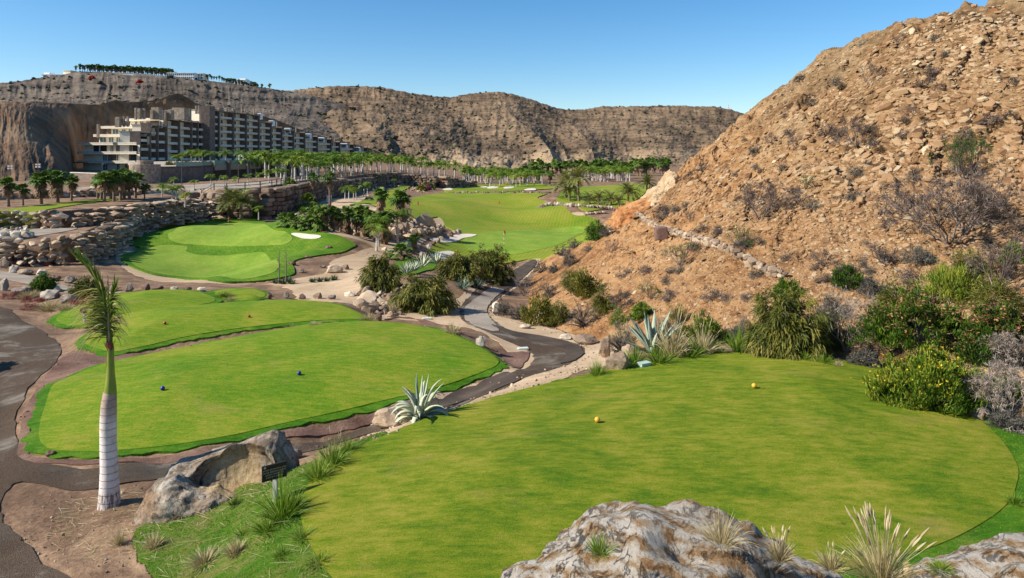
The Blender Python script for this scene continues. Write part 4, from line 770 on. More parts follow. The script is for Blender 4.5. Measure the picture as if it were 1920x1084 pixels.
def tabaiba(seed, dims, depth=5, mat='twig', n0=7, leafy=0, spread=0.75, rad=0.03, tuft=True):
    """dry candelabra shrub: stems forking again and again into an umbrella of twigs"""
    r = np.random.default_rng(seed); mb = MB(); tips = []
    def grow(p, d, L, ra, k):
        e = p + d*L; m = (p+e)/2 + r.normal(0,0.05,3)*L; mb.tube([p,m,e], [ra,ra*.85,ra*.7], 5 if k > 2 else 3, float(np.clip(r.normal(0.5,0.18),0,1)), 0, False)
        if k == 0: tips.append((e, d)); return
        for i in range(2 if r.random() < 0.62 else 3): grow(e, unit(d + r.normal(0,0.40,3) + np.array([0,0,0.10])), L*r.uniform(.62,.88), ra*0.68, k-1)
    for i in range(n0):
        a = i*6.283/n0 + r.uniform(-.3,.3); q = r.uniform(0.25,1.0)*spread; grow(np.array([0,0,-0.03]), unit(np.array([math.cos(a)*q, math.sin(a)*q, 0.55])), r.uniform(.7,1.0), 1.0, depth)
    tp = np.array([t[0] for t in tips]); ext = np.array([np.percentile(np.abs(tp[:,0]),93), np.percentile(np.abs(tp[:,1]),93), np.percentile(tp[:,2],96)])
    sc = np.array([dims[0]/2, dims[1]/2, dims[2]])/ext
    # tubes were laid out at unit girth round their axes: rebuild with real girth
    mb2 = MB(); i0 = 0; parts = []
    for V, t in zip(mb.v, mb.t):
        nn = 5 if len(V) == 15 else 3; Vr = V.reshape(3, nn, 3); ax = Vr.mean(1, keepdims=True); Vr = ax*sc + (Vr-ax)*rad; mb2.add(Vr.reshape(-1,3), [[i*nn+j, (i)*nn+(j+1)%nn, (i+1)*nn+(j+1)%nn, (i+1)*nn+j] for i in range(2) for j in range(nn)], t)
    parts.append(('branches', mb2.data('branches', M[mat])))
    if tuft:
        T = tp*sc; N = np.array([t[1] for t in tips]); k = 5; B = np.repeat(T,k,0); D = np.repeat(N,k,0) + r.normal(0,0.6,(len(B),3))
        V, Fq, tt = blades(B, D, 0.085*max(dims[0],0.8)**0.5*r.uniform(.6,1.4,len(B)), 0.016*max(dims[0],0.8)**0.5, 0.2, 1, r, 0.3); mb3 = MB(); mb3.add(V, Fq, rep(r.uniform(0.1,0.8,len(B)),1)); parts.append(('twigs', mb3.data('twigs', M['lime' if leafy else mat])))
    return parts
def tuft(seed, h=0.4, w=0.45, n=160, mat='limegrass', bw=0.008, plumes=0, droop=0.55, tint=(0.5,0.18)):
    r = np.random.default_rng(seed); a = r.uniform(0,6.283,n); q = r.uniform(0,1,n)**0.7; B = np.stack([np.cos(a)*q*w*.22, np.sin(a)*q*w*.22, 0*a],1)
    D = np.stack([np.cos(a)*q*w/h*0.9, np.sin(a)*q*w/h*0.9, np.ones(n)],1)+r.normal(0,.12,(n,3)); V, Fq, tt = blades(B, D, h*r.uniform(.55,1.15,n), bw, droop*q, 3, r, 0.1)
    mb = MB(); mb.add(V, Fq, np.clip(rep(r.normal(tint[0],tint[1],n),3)+0.2*tt-0.1,0,1)); parts = [('blades', mb.data('blades', M[mat]))]
    if plumes:
        mb = MB(); a = r.uniform(0,6.283,plumes); q = r.uniform(0.1,1,plumes)
        for i in range(plumes):
            d = unit(np.array([math.cos(a[i])*q[i]*w/h*0.75, math.sin(a[i])*q[i]*w/h*.75, 1])); s = d*h*r.uniform(.8,1.15); e = s + (d+[0,0,-0.1])*h*0.30
            mb.tube([(0,0,0), s*.5+[0,0,.02], s], 0.0022, 3, 0.75, 0, False); mb.tube([s, s*.72+e*.28, s*.35+e*.65, e], [0.003,0.011,0.009,0.002], 5, r.uniform(.45,.95), 0, False)
        parts.append(('seed_heads', mb.data('seed_heads', M['straw'])))
    return parts
def agave(seed, n=26, L=1.1, wd=0.15, upr=0.75, mat='agave', droop=0.15, pale=0.0):
    r = np.random.default_rng(seed); mb = MB(); sg = 8; t = np.linspace(0,1,sg+1)
    for i in range(n):
        k = i/n; az = i*2.4 + r.uniform(-.25,.25); el = (1.45 - 1.25*k**0.8*(1.25-upr)/0.6) + r.uniform(-.12,.12); l = L*r.uniform(.8,1.1)*(0.85+0.15*(1-k)); bend = droop*(0.3+k)*r.uniform(.4,1.8)
        ang = el - bend*2*t**1.6; st = np.stack([np.cos(ang), np.sin(ang)],1)*l/sg; q = np.vstack([[0.05,0], np.cumsum(st[:-1],0)+[0.05,0]]); hd = np.array([math.cos(az), math.sin(az), 0]); sd = np.array([-math.sin(az), math.cos(az), 0])
        P = hd*q[:,:1] + np.array([0,0,1])*q[:,1:]; nrm = np.stack([-np.sin(ang)[:,None]*hd[None] + np.cos(ang)[:,None]*np.array([0,0,1])],0)[0]
        w = wd*np.interp(t,[0,0.15,0.45,0.8,1],[0.75,0.8,1.0,0.5,0.03])/2
        rows = [P - sd*w[:,None] + nrm*(w*0.45)[:,None], P, P + sd*w[:,None] + nrm*(w*0.45)[:,None], P - nrm*(w*0.55+0.006)[:,None]]
        V = np.stack(rows,1).reshape(-1,3); f = []
        for j in range(sg):
            for c in range(4): f.append([j*4+c, j*4+(c+1)%4, j*4+4+(c+1)%4, j*4+4+c])
        tn = float(np.clip(r.normal(0.5+pale,0.14),0,1)); mb.add(V, f, np.clip(tn + np.tile([0.14,0,0.14,-0.1], sg+1), 0, 1))
    return mb.data('agave', M[mat], True)
def outline_rock(name, prof, Y, zbot, depth, mat, seed, sub=6, amp=0.10, bowl=None, sharp=0.9, **k):
    """boulder whose skyline follows prof (photo pixels seen at depth Y); solid, with its own depth"""
    P = np.array([w3(a,b,Y) for a,b in prof]); x0, x1 = P[:,0].min(), P[:,0].max(); cx, rx = (x0+x1)/2, (x1-x0)/2*1.01; V, Fc = _ICO[sub]; V = V.copy()
    nx = np.sign(V[:,0])*np.abs(V[:,0])**0.85; X = cx + nx*rx; top = np.interp(X, P[:,0], P[:,2]); env = np.sqrt(np.clip(1-V[:,0]**2,0.02,1)); nz = V[:,2]/env; nz = np.sign(nz)*np.abs(nz)**sharp; ny = V[:,1]/env
    zmid = zbot + 0.25*(top-zbot); Z = np.where(V[:,2] > 0, zmid + (top-zmid)*np.clip(nz,-1,1), zmid + (zmid-zbot)*np.clip(nz,-1,1)); wid = 0.35 + 0.65*env
    Yy = Y + ny*depth/2*wid*(0.75+0.25*np.abs(ny))
    Q = np.stack([X, Yy, Z],1); c = np.array([cx, Y, zbot + 0.3*(P[:,2].max()-zbot)]); nrm = unit(Q-c); s = 1.0/max(rx,0.3)
    n1 = fbm(Q[:,0]*1.6*s+seed, Q[:,1]*1.6*s, Q[:,2]*2.2*s, 5); n2 = 1-2*np.abs(noise(Q[:,0]*2.6*s+seed*3, Q[:,1]*2.6*s+Q[:,2]*2*s, Q[:,2]*3.2*s)); cell = noise(Q[:,0]*7*s, Q[:,1]*7*s, Q[:,2]*9*s+seed)
    edge = 1 - 0.75*sstep(0.25, 0.02, np.abs(Z-top)/(np.ptp(P[:,2])+0.3))*(np.abs(ny) < 0.3)
    Q = Q + nrm*(rx*amp*(0.8*n1 + 0.55*n2 + 0.28*np.minimum(cell, 0.25)+0.22*fbm(Q[:,0]*14*s, Q[:,1]*14*s, Q[:,2]*14*s+seed, 3)))[:,None]*edge[:,None]
    if bowl:
        for bx, by, bY, rad in bowl:
            b = np.array(w3(bx, by, bY)); dv = Q-b; dl = np.linalg.norm(dv*[1,1,1.0],axis=1); m = dl < rad; kk = np.where(m, rad/np.maximum(dl,1e-3), 1); Q = np.where(m[:,None], b + dv*(1+(kk-1)*0.92)[:,None], Q)
    return obj(name, mesh(name, Q, Fc, mat, None, True), **k)
# ------------------------------------------------------------------ hotel, terrace, houses on the mesa
M['cream'] = plain('cream render', (0.82,0.74,0.58), 0.85, 0.1, 0.07, 0.8)
M['slab'] = plain('weathered balcony slab', (0.60,0.54,0.45), 0.9, 0.1, 0.2, 0.9)
M['finstone'] = stone_mat('hotel stone cladding', [(0.25,(0.09,0.066,0.052)),(0.5,(0.18,0.137,0.11)),(0.75,(0.28,0.22,0.18))], 0.0, 1.1, 0.05)
M['tanstone'] = stone_mat('tan stone cladding', [(0.3,(0.13,0.095,0.07)),(0.5,(0.30,0.235,0.175)),(0.7,(0.47,0.40,0.32))], 0.0, 1.5, 0.05)
M['whitewall'] = plain('white render', (0.80,0.80,0.79), 0.8, 0.2, 0.03, 0.2)
M['glass'] = NM('curtained window', 0.12, 0.6).col((0.13,0.20,0.23)).done()
M['pane'] = NM('dark window', 0.1, 0.6).col((0.03,0.04,0.045)).done()
M['frame'] = plain('white window frame', (0.68,0.66,0.62), 0.6, 0.3, 0.03)
M['metal'] = plain('dark metal', (0.05,0.05,0.055), 0.5, 0.5, 0.1)
M['canvas'] = plain('white canvas', (0.82,0.82,0.80), 0.8, 0.2, 0.03)
M['terracotta'] = plain('terracotta', (0.38,0.14,0.07), 0.85, 0.1, 0.15)
M['teal'] = NM('green glass balustrade', 0.15, 0.5).col((0.16,0.30,0.25)).done()
M['beige'] = plain('beige fascia', (0.36,0.31,0.25), 0.85, 0.1, 0.08)
def prism(mb, poly, z0, z1, tint=0.5, mi=0):
    n = len(poly); P = np.array(poly, float); V = np.vstack([np.c_[P, np.full(n, z0)], np.c_[P, np.full(n, z1)]])
    if np.sum(P[:,0]*np.roll(P[:,1],-1)-np.roll(P[:,0],-1)*P[:,1]) < 0: V = V.reshape(2,n,3)[:, ::-1].reshape(-1,3)
    mb.add(V, [list(range(n, 2*n))], tint, mi); mb.add(V, [[i, (i+1)%n, n+(i+1)%n, n+i] for i in range(n)], tint, mi)
def at(px, Y): return np.array([(px-CXP)/F*Y, Y])
def lv(k): return -5.9 + 3.2*k
def hotel():
    nodes = [(259,240,4.3),(279,250,5.2),(293,256,5.2),(310,264,6.1),(334,276,6.1),(357,288,6.1),(369,294,6.1),(385,301,8),(409,310,8),(436,321,8),(460,333,8),(484,346,7),(507,359,6.3),(527,371,6.0),(549,384,5.7),(570,396,5.1),(594,408,4.7),(620,419,4.2),(636,426,3.8),(662,437,3.2),(688,446,0)]
    root = thing('hotel', (*at(400, 300), 0), label="large terraced stone and cream hotel stepping down in front of the cut cliff", cat="hotel"); O = np.array([*at(400,300), 0])
    def part(nm, mb, mats, par=root): return obj(nm, mb.data(nm, mats), par, tuple(-O) if par is root else (0,0,0))
    body, roof = MB(), MB(); P = [at(a, Y) for a, Y, _ in nodes]; nwin = nbal = 0; restw, restb = MB(), MB(); zb = -7.5
    for i in range(len(nodes)-1):
        T = nodes[i][2]; DB = 18 if i > 6 else 6; e = P[i+1]-P[i]; L = np.hypot(*e); e = e/L; n = np.array([-e[1], e[0]]); off = T % 1.0
        q = lambda s, d: P[i] + e*s + n*d
        ztop = lv(T); prism(body, [q(0,2.6), q(L,2.6), q(L,DB), q(0,DB)], zb, ztop-0.05, 0.5, 0)
        tower = (i == 7)
        prism(roof, [q(-0.2,-0.55), q(L+0.2,-0.55), q(L+0.2,DB+.3), q(-0.2,DB+.3)], ztop, ztop+0.38)
        for k in range(int(T)+1):
            z = lv(T) - 3.2*(k+1)
            if z < zb: break
            b = MB(); prism(b, [q(0.38,0.0), q(L-0.38,0.0), q(L-0.38,2.58), q(0.38,2.58)], z, z+0.28); bow = [q(0.38,0.02)] + [q(0.38+(L-0.76)*u, 0.02-0.55*math.sin(math.pi*u)) for u in (.15,.35,.5,.65,.85)] + [q(L-0.38,0.02), q(L-0.38,0.22)] + [q(0.38+(L-0.76)*u, 0.22-0.5*math.sin(math.pi*u)) for u in (.85,.65,.5,.35,.15)] + [q(0.38,0.22)]
            prism(b, bow, z-0.05, z+0.92, 0.6)
            if nbal < 98: part('balcony', b, M['slab'])
            else: restb.join(b)
            nbal += 1
            if tower: continue
            for (a0, a1) in ((0.40,0.64),):
                w = MB(); prism(w, [q(L*a0,2.5), q(L*a1,2.5), q(L*a1,2.59), q(L*a0,2.59)], z+0.3, z+2.75, 0.5, 0)
                prism(w, [q(L*(a0+a1)/2-0.05,2.45), q(L*(a0+a1)/2+0.05,2.45), q(L*(a0+a1)/2+0.05,2.5), q(L*(a0+a1)/2-0.05,2.5)], z+0.3, z+2.75, 0.5, 1)
                if nwin < 98: part('window', w, [M['glass'] if (k == 0 or (i+k) % 4 == 0) else M['pane'], M['frame']])
                nwin += 1
    part('wall', body, M['cream']); part('roof', roof, M['beige'])
    if restb.n: part('balcony', restb, M['slab'])['kind'] = 'stuff'
    for i in range(len(nodes)):
        e = P[min(i+1,len(P)-1)]-P[max(i-1,0)]; e = e/np.hypot(*e); n = np.array([-e[1], e[0]]); T = max(nodes[i][2], nodes[i-1][2] if i else 0); wd = 0.36; b = MB()
        if i in (7,): wd = 0.5
        prism(b, [P[i]-e*wd-n*0.75, P[i]+e*wd-n*0.75, P[i]+e*wd+n*2.6, P[i]-e*wd+n*2.6], zb, lv(T)+(0.9 if i not in (0,) else 0.4)); part('dividing_wall', b, M['finstone'])
    b = MB(); c = at(385, 300); prism(b, [c+[-1.2,-2.0], c+[2.6,-1.6], c+[2.8,3.5], c+[-1.2,3.5]], zb, lv(8)+1.6); part('stair_tower', b, M['finstone'])
    # front wing that faces the sun
    fx = np.array([n_[0] for n_ in nodes]); fy = np.array([n_[1] for n_ in nodes])
    for k, (l, r_, Yl) in enumerate([(156,260,227),(156,262,228),(157,262,229.5),(186,280,233),(200,290,238),(244,306,250)]):
        z0, z1 = (lv(k) if k else zb), lv(k+1); Yr = np.interp(r_, fx, fy); p0 = at(l, Yr+2.5); p1 = at(r_, Yr-2.8); w = np.hypot(*(p1-p0)); e = (p1-p0)/w; n = np.array([-e[1], e[0]]); q = lambda s_, d_: p0 + e*s_ + n*d_
        b = MB(); prism(b, [q(0,0), q(w,0), q(w-5,1.2), q(w-11,16), q(0,16)], z0, z1-0.32); part('wing_wall', b, M['cream'])
        b = MB(); prism(b, [q(-1,-1.7), q(w+.1,-1.7), q(w-4.8,1.4), q(w-10.8,15.8), q(-1,15.8)], z1-0.32, z1+0.06, 0.5, 0); prism(b, [q(-1,-1.75), q(w+.1,-1.75), q(w+.1,-1.45), q(-1,-1.45)], z1+0.06, z1+0.6, 0.5, 1); part('terrace_slab', b, [M['cream'], M['slab']])
        for kind, a0, a1 in {0:[('g',194,203),('g',220,228),('s',236,244)],1:[('g',194,202),('s',204,219),('g',220,223),('g',229,234),('o',243,256)],2:[('o',177,186),('o',190,201),('g',208,214),('s',219,228),('g',241,246),('o',250,258)],3:[('g',188,200),('g',205,214),('g',219,227),('s',229,242),('g',243,245),('o',262,276)],4:[('s',201,209),('g',212,223),('g',229,237),('g',242,250),('s',252,264)],5:[('g',254,258),('g',263,270),('g',275,282),('s',283,298),('g',300,304)]}[k]:
            c0, c1 = (a0-l)/(r_-l)*w, (a1-l)/(r_-l)*w; b = MB()
            if kind == 'g':
                prism(b, [q(c0,-.12), q(c1,-.12), q(c1,-.02), q(c0,-.02)], lv(k)+.3, z1-0.65, 0.5, 0)
                for u in np.linspace(c0, c1, 3 if c1-c0 > 1.3 else 2): prism(b, [q(u-.06,-.2), q(u+.06,-.2), q(u+.06,-.12), q(u-.06,-.12)], lv(k)+.25, z1-.65, .5, 1)
                part('window', b, [M['glass'], M['frame']])
            else: prism(b, [q(c0,-.25), q(c1,-.25), q(c1,-.02), q(c0,-.02)], lv(k)+0.1, z1-0.4); part('stone_panel' if kind == 's' else 'opening', b, M['finstone'] if kind == 's' else M['pane'])  # openings are flat panels, shade of the recess put into their dark colour
    for k in (0, 1): b = MB(); p = at(134, 238); prism(b, [p, p+[4.3,-0.6], p+[4.3,9], p+[0,9]], lv(k)-0.25, lv(k)+0.1, 0.5, 0); part('veranda', b, M['terracotta']); b = MB(); b.box((p[0]+.4, p[1]+.4, lv(k)+1.5-3.2*(1-k)*0), (.35,.35,3.1)); part('veranda_post', b, M['cream']) if k == 0 else None
    for a, y0, y1, w, Y in [(179,233,252,2,236),(217,219,232,8,240),(228,218,231,3,241),(235,218,231,3,241),(250,202,218,3,244),(256,203,217,8,246),(266,203,217,4,247),(281,206,218,5,250),(290,201,218,14,252),(300,206,219,5,256),(305,208,220,6,258),(314,206,217,12,260),(335,202,219,23,276),(350,203,221,8,280),(395,200,214,5,308),(407,201,214,3,312),(421,202,214,5,318),(434,202,214,3,324),(438,202,213,2,325),(451,203,215,2,332),(457,204,216,2,335),(474,202,216,2.5,344),(365,198,208,3,292),(370,198,208,3,292),(381,199,206,2,298),(517,228,240,2,372),(553,240,252,2,396),(626,259,268,2,426)]:
        x, Yy, z = w3(a, y1, Y); _, _, zt = w3(a, y0, Y); ww = w/F*Y; b = MB(); b.box((x, Y+1.5, (z+zt)/2-0.6), (max(ww,0.6), max(min(ww,4),0.8), zt-z+1.2)); part('chimney' if w < 7 else 'roof_block', b, M['tanstone'])
    for a, y, w, Y in [(489,217,6,352),(511,230,8,366),(541,244,10,384),(577,254,14,402),(603,261,12,416),(645,272,14,434),(669,279,14,442)]:
        b = MB(); x, Yy, z = w3(a, y, Y); ww = w/F*Y; b.box((x, Y-1.0, z-0.4), (ww, 3.0, 3.0)); part('glazed_bay', b, M['whitewall']); g = MB(); g.box((x, Y-2.55, z-0.4), (ww*0.84, 0.1, 2.2)); part('window', g, M['glass'])
    # terrace in front of the hotel
    edge = [at(247,133), at(262,128.5), at(284,128.5), at(297,134), at(330,138), at(380,146), at(382,150), at(400,152), at(402,156), at(440,164), at(480,176), at(520,196), at(556,222), at(570,262), at(500,330), at(300,236), at(255,222), at(240,180)]
    T = thing('hotel_terrace', (*at(380,150), -5), label="raised stone terrace with round bastion below the hotel", cat="terrace"); O2 = np.array([*at(380,150), -5])
    def tp(nm, mb, mats): return obj(nm, mb.data(nm, mats), T, tuple(-O2))
    b = MB(); prism(b, edge[3:8] + [at(400,165), at(297,165)], -7, -2.4); tp('stone_wall', b, M['finstone'])
    b = MB(); c = at(272, 133.5); prism(b, [c + np.array([math.cos(t), math.sin(t)])*2.75 for t in np.linspace(0,6.283,24)[:-1]], -7, -1.9); tp('bastion', b, M['tanstone'])
    b = MB(); prism(b, [c + np.array([math.cos(t), math.sin(t)])*1.5 for t in np.linspace(0,6.283,16)[:-1]], -1.9, -1.1); tp('bastion_top', b, M['tanstone'])
    b = MB(); prism(b, edge[3:], -2.75, -2.35); tp('deck', b, M['beige'])
    b = MB(); E = edge[8:13]; IN = [p + np.array([-3.0, 3.5]) for p in E]; prism(b, IN + [at(520,260), at(400,190)], -7, -2.8); tp('garage', b, M['metal'])  # recessed solid block; the shade inside the garage is its dark colour
    b = MB(); prism(b, [p + np.array([0.1,-0.15]) for p in E] + [p + np.array([-.6,.8]) for p in E[::-1]], -3.6, -2.3); tp('fascia', b, M['beige'])
    b = MB(); prism(b, [p + np.array([0.0,0.0]) for p in E] + [p + np.array([-.1,.1]) for p in E[::-1]], -2.3, -1.35); tp('balustrade', b, M['teal'])
    b = MB(); prism(b, edge[4:8] + [p + np.array([-.1,.1]) for p in edge[4:8][::-1]], -2.35, -1.5); tp('balustrade', b, M['teal'])
    for s in np.linspace(0.08, 0.95, 7):
        L = np.r_[0, np.cumsum(np.hypot(*np.diff(np.array(E),axis=0).T))]; p = [np.interp(s*L[-1], L, np.array(E)[:,i]) for i in (0,1)]; b = MB(); b.box((p[0]+.2, p[1]-.3, -3.6), (0.9,0.9,4.4)); tp('pillar', b, M['finstone'])
    for a, Y, w, lab in [(461,182,20,"white canvas pavilion nearer the tall palms on the hotel terrace"),(485,190,12,"small white canvas shade between the two pavilions"),(506,196,22,"largest white canvas pavilion at the right end of the hotel terrace")]:
        x, _ = at(a, Y); ww = w/F*Y; p = thing('pavilion', (x,Y,-2.35), label=lab, cat="pavilion", group="white pavilions on the hotel terrace"); b = MB(); b.add([[-ww/2,-1.6,2.0],[ww/2,-1.6,2.0],[ww/2,1.6,2.0],[-ww/2,1.6,2.0],[-ww*.3,0,2.45],[ww*.3,0,2.45]], [[0,1,5,4],[2,3,4,5]]); b.add([[-ww/2,-1.6,2.0],[-ww/2,1.6,2.0],[-ww*.3,0,2.45],[ww/2,-1.6,2.0],[ww/2,1.6,2.0],[ww*.3,0,2.45]], [[0,2,1],[3,4,5]]); b.box((0,0,1.9),(ww,3.2,0.2)); obj('canopy', b.data('canopy', M['canvas']), p)
        for sx in (-1,1):
            for sy in (-1,1): g = MB(); g.box((sx*(ww/2-.1), sy*1.5, 0.9),(0.12,0.12,1.85)); obj('post', g.data('post', M['canvas']), p)
def low_walls():
    for (l, Yl, r_, Yr, z0, z1, mt, nm, lab) in [(132,150,186,142,-6,-4.0,'finstone','stone_wall',"low grey stone wall with pale coping left of the round bastion"),(186,141,248,134,-6,-4.6,'finstone','stone_wall',"lower grey stone wall running into the round bastion")]:
        p, q = at(l, Yl), at(r_, Yr); root = thing(nm, ((p[0]+q[0])/2, (p[1]+q[1])/2, z0), label=lab, cat="wall"); O = np.array([(p[0]+q[0])/2, (p[1]+q[1])/2, z0]); n = np.array([0.1,0.5])
        b = MB(); prism(b, [p, q, q+n, p+n], z0, z1); obj('masonry', b.data('masonry', M[mt]), root, tuple(-O)); b = MB(); prism(b, [p+[-.1,-.1], q+[.1,-.1], q+n+[.1,.1], p+n+[-.1,.1]], z1, z1+0.15); obj('coping', b.data('coping', M['slab']), root, tuple(-O))
def mesa_houses():
    def house(px0, px1, y0, y1, Y, mat, lab, wins=None, step=None, dep=14, cat="house"):
        x0, _, zt = w3(px0, y0, Y); x1, _, zb = w3(px1, y1, Y); root = thing('house', ((x0+x1)/2, Y, zb), label=lab, cat=cat); w, h = x1-x0, zt-zb
        b = MB(); b.box((0, dep/2, h/2-3), (w, dep, h+6)); obj('wall', b.data('wall', mat), root); b = MB(); b.box((0,dep/2,h+0.2),(w+.8,dep+.8,0.4)); obj('roof', b.data('roof', mat), root)
        if step: b = MB(); b.box((w*step[0], dep/2, h+step[1]/2+.4), (w*step[2], dep*.7, step[1])); obj('upper_storey', b.data('upper_storey', mat), root)
        if wins:
            nc, nr = wins
            for i in range(nc):
                for j in range(nr): b = MB(); b.box((-w/2+w*(i+.5)/nc, -0.12, h*(j+.5)/nr), (w/nc*.5, 0.2, h/nr*.55)); obj('window', b.data('window', M['pane']), root)
    house(78,117,140,146,700,M['whitewall'],"long low white flat-roofed house at the left tip of the mesa",(3,1),(-0.33,2.2,0.28)); house(118,132,132.5,141,708,M['cream'],"plain beige cube house beside the white house on the mesa",None)
    house(312,364,137,148,735,M['whitewall'],"white apartment row with dark windows on the mesa edge",(14,2),None,14,"apartments"); house(369,381,138,149,745,M['cream'],"small cream two-storey house right of the mesa apartments",(2,2))
    house(415,432,155.5,158,760,M['whitewall'],"very low white wall-like house among the thin mesa palms",None,None,8); house(440,462,150,160,768,M['whitewall'],"white house half hidden by thin palms on the falling mesa edge",(4,1),(0.1,1.5,.5)); house(462,480,159,164,775,M['whitewall'],"small pale house at the right end of the thin mesa palms",(2,1),None,8)
    house(532,541,170,173,795,M['whitewall'],"tiny white house in the saddle between mesa and mountain",None,None,8)
    b = MB(); pts = [w3(a, y, Y-4) for a, y, Y in [(216,140,716),(250,141,718),(300,143,726),(330,145,732)]]
    for p, q in zip(pts[:-1], pts[1:]): prism(b, [(p[0],p[1]),(q[0],q[1]),(q[0],q[1]+1),(p[0],p[1]+1)], min(p[2],q[2])-3, max(p[2],q[2])+0.6)
    obj('boundary_wall', b.data('boundary_wall', M['whitewall']), label="thin white boundary wall under the dense palm row on the mesa", cat="wall")
    x, y, z = w3(1366, 205, 1066); m = thing('radio_mast', (x,y,z-1), label="thin red and white mast on the far right mountain crest", cat="mast"); b = MB(); [b.box((0,0,i*1.6+.8),(0.9-.05*i,0.9-.05*i,1.6),0,.5,i%2) for i in range(6)]; obj('mast', b.data('mast', [plain('mast red',(0.5,0.06,0.04)), M['whitewall']]), m); b = MB(); b.box((2.5,1,1.2),(3,2.4,2.4)); obj('cabin', b.data('cabin', M['whitewall']), m)
def railing():
    P, L = along(BIGW); P = P + 0; root = thing('railing', (P[2,0],P[2,1],-5.5), label="dark post and rail fence along the top of the hotel road wall", cat="railing"); O = np.array([P[2,0],P[2,1],-5.5]); rail = MB(); prev = None; n = 0
    for s in np.arange(2, L[-1], 2.9):
        x, y = [np.interp(s, L, P[:,i]) for i in (0,1)]; x -= 1.0; y += 1.2; z = bil(GZ, x-2.2, y+2.5) + 0.1
        g = MB(); g.box((x,y,z+0.5),(0.13,0.13,1.1))
        if n < 99: obj('post', g.data('post', M['metal']), root, tuple(-O))
        n += 1
        if prev is not None:
            for h in (0.55, 0.98): rail.tube([np.array(prev)+[0,0,h], np.array([x,y,z+h])], 0.045, 4)
        prev = (x,y,z)
    obj('rail', rail.data('rail', M['metal']), root, tuple(-O))
# ------------------------------------------------------------------ palms
ROY = [royal_palm(s, 1) for s in (1,2,3,4)]; ROYN = [royal_palm(s, 0) for s in (11,12)]
FAN = [fan_palm(1,3.0,1.1), fan_palm(2,3.0,1.5), fan_palm(3,3.0,0.8), fan_palm(4,3.0,1.3)]; LOWFAN = [fan_palm(9,0.7,0.3,24,0.6), fan_palm(8,0.9,0,22,0.62)]; TALL = [fan_palm(5,4.6,0.7,26,0.6), fan_palm(6,4.6,1.0,28,0.6)]; THICK = [fan_palm(7,2.9,2.2,36,0.75), fan_palm(10,2.9,2.4,36,0.75)]
DATE = [date_palm(1,2.6,50,3.3), date_palm(2,2.6,50,3.3), date_palm(3,5.6,48,3.8)]; LOWDATE = [date_palm(5,1.0,26,2.2), date_palm(6,1.4,28,2.2)]
RO_N, FA_N, DA_N = ('trunk','crownshaft','crown'), ('trunk','crown','dead_leaves'), ('trunk','crown','fruit_stalks')
_rp = random.Random(4)
def palm(name, kit, names, loc, s, i=0, **k):
    return place_parts(name, list(zip(names, kit[i % len(kit)])), loc, (_rp.gauss(0,.035), _rp.gauss(0,.035), _rp.uniform(0,6.28)), (s*_rp.uniform(.92,1.12), s*_rp.uniform(.92,1.12), s), cat="palm", **k)
def palm_px(name, kit, names, px, base, top, full, i=0, Y=None, h=None, **k):
    if Y: loc = w3(px, base, Y)
    else: loc = gp(px, base, h)
    return palm(name, kit, names, loc, (base-top)/F*loc[1]/full, i, **k)
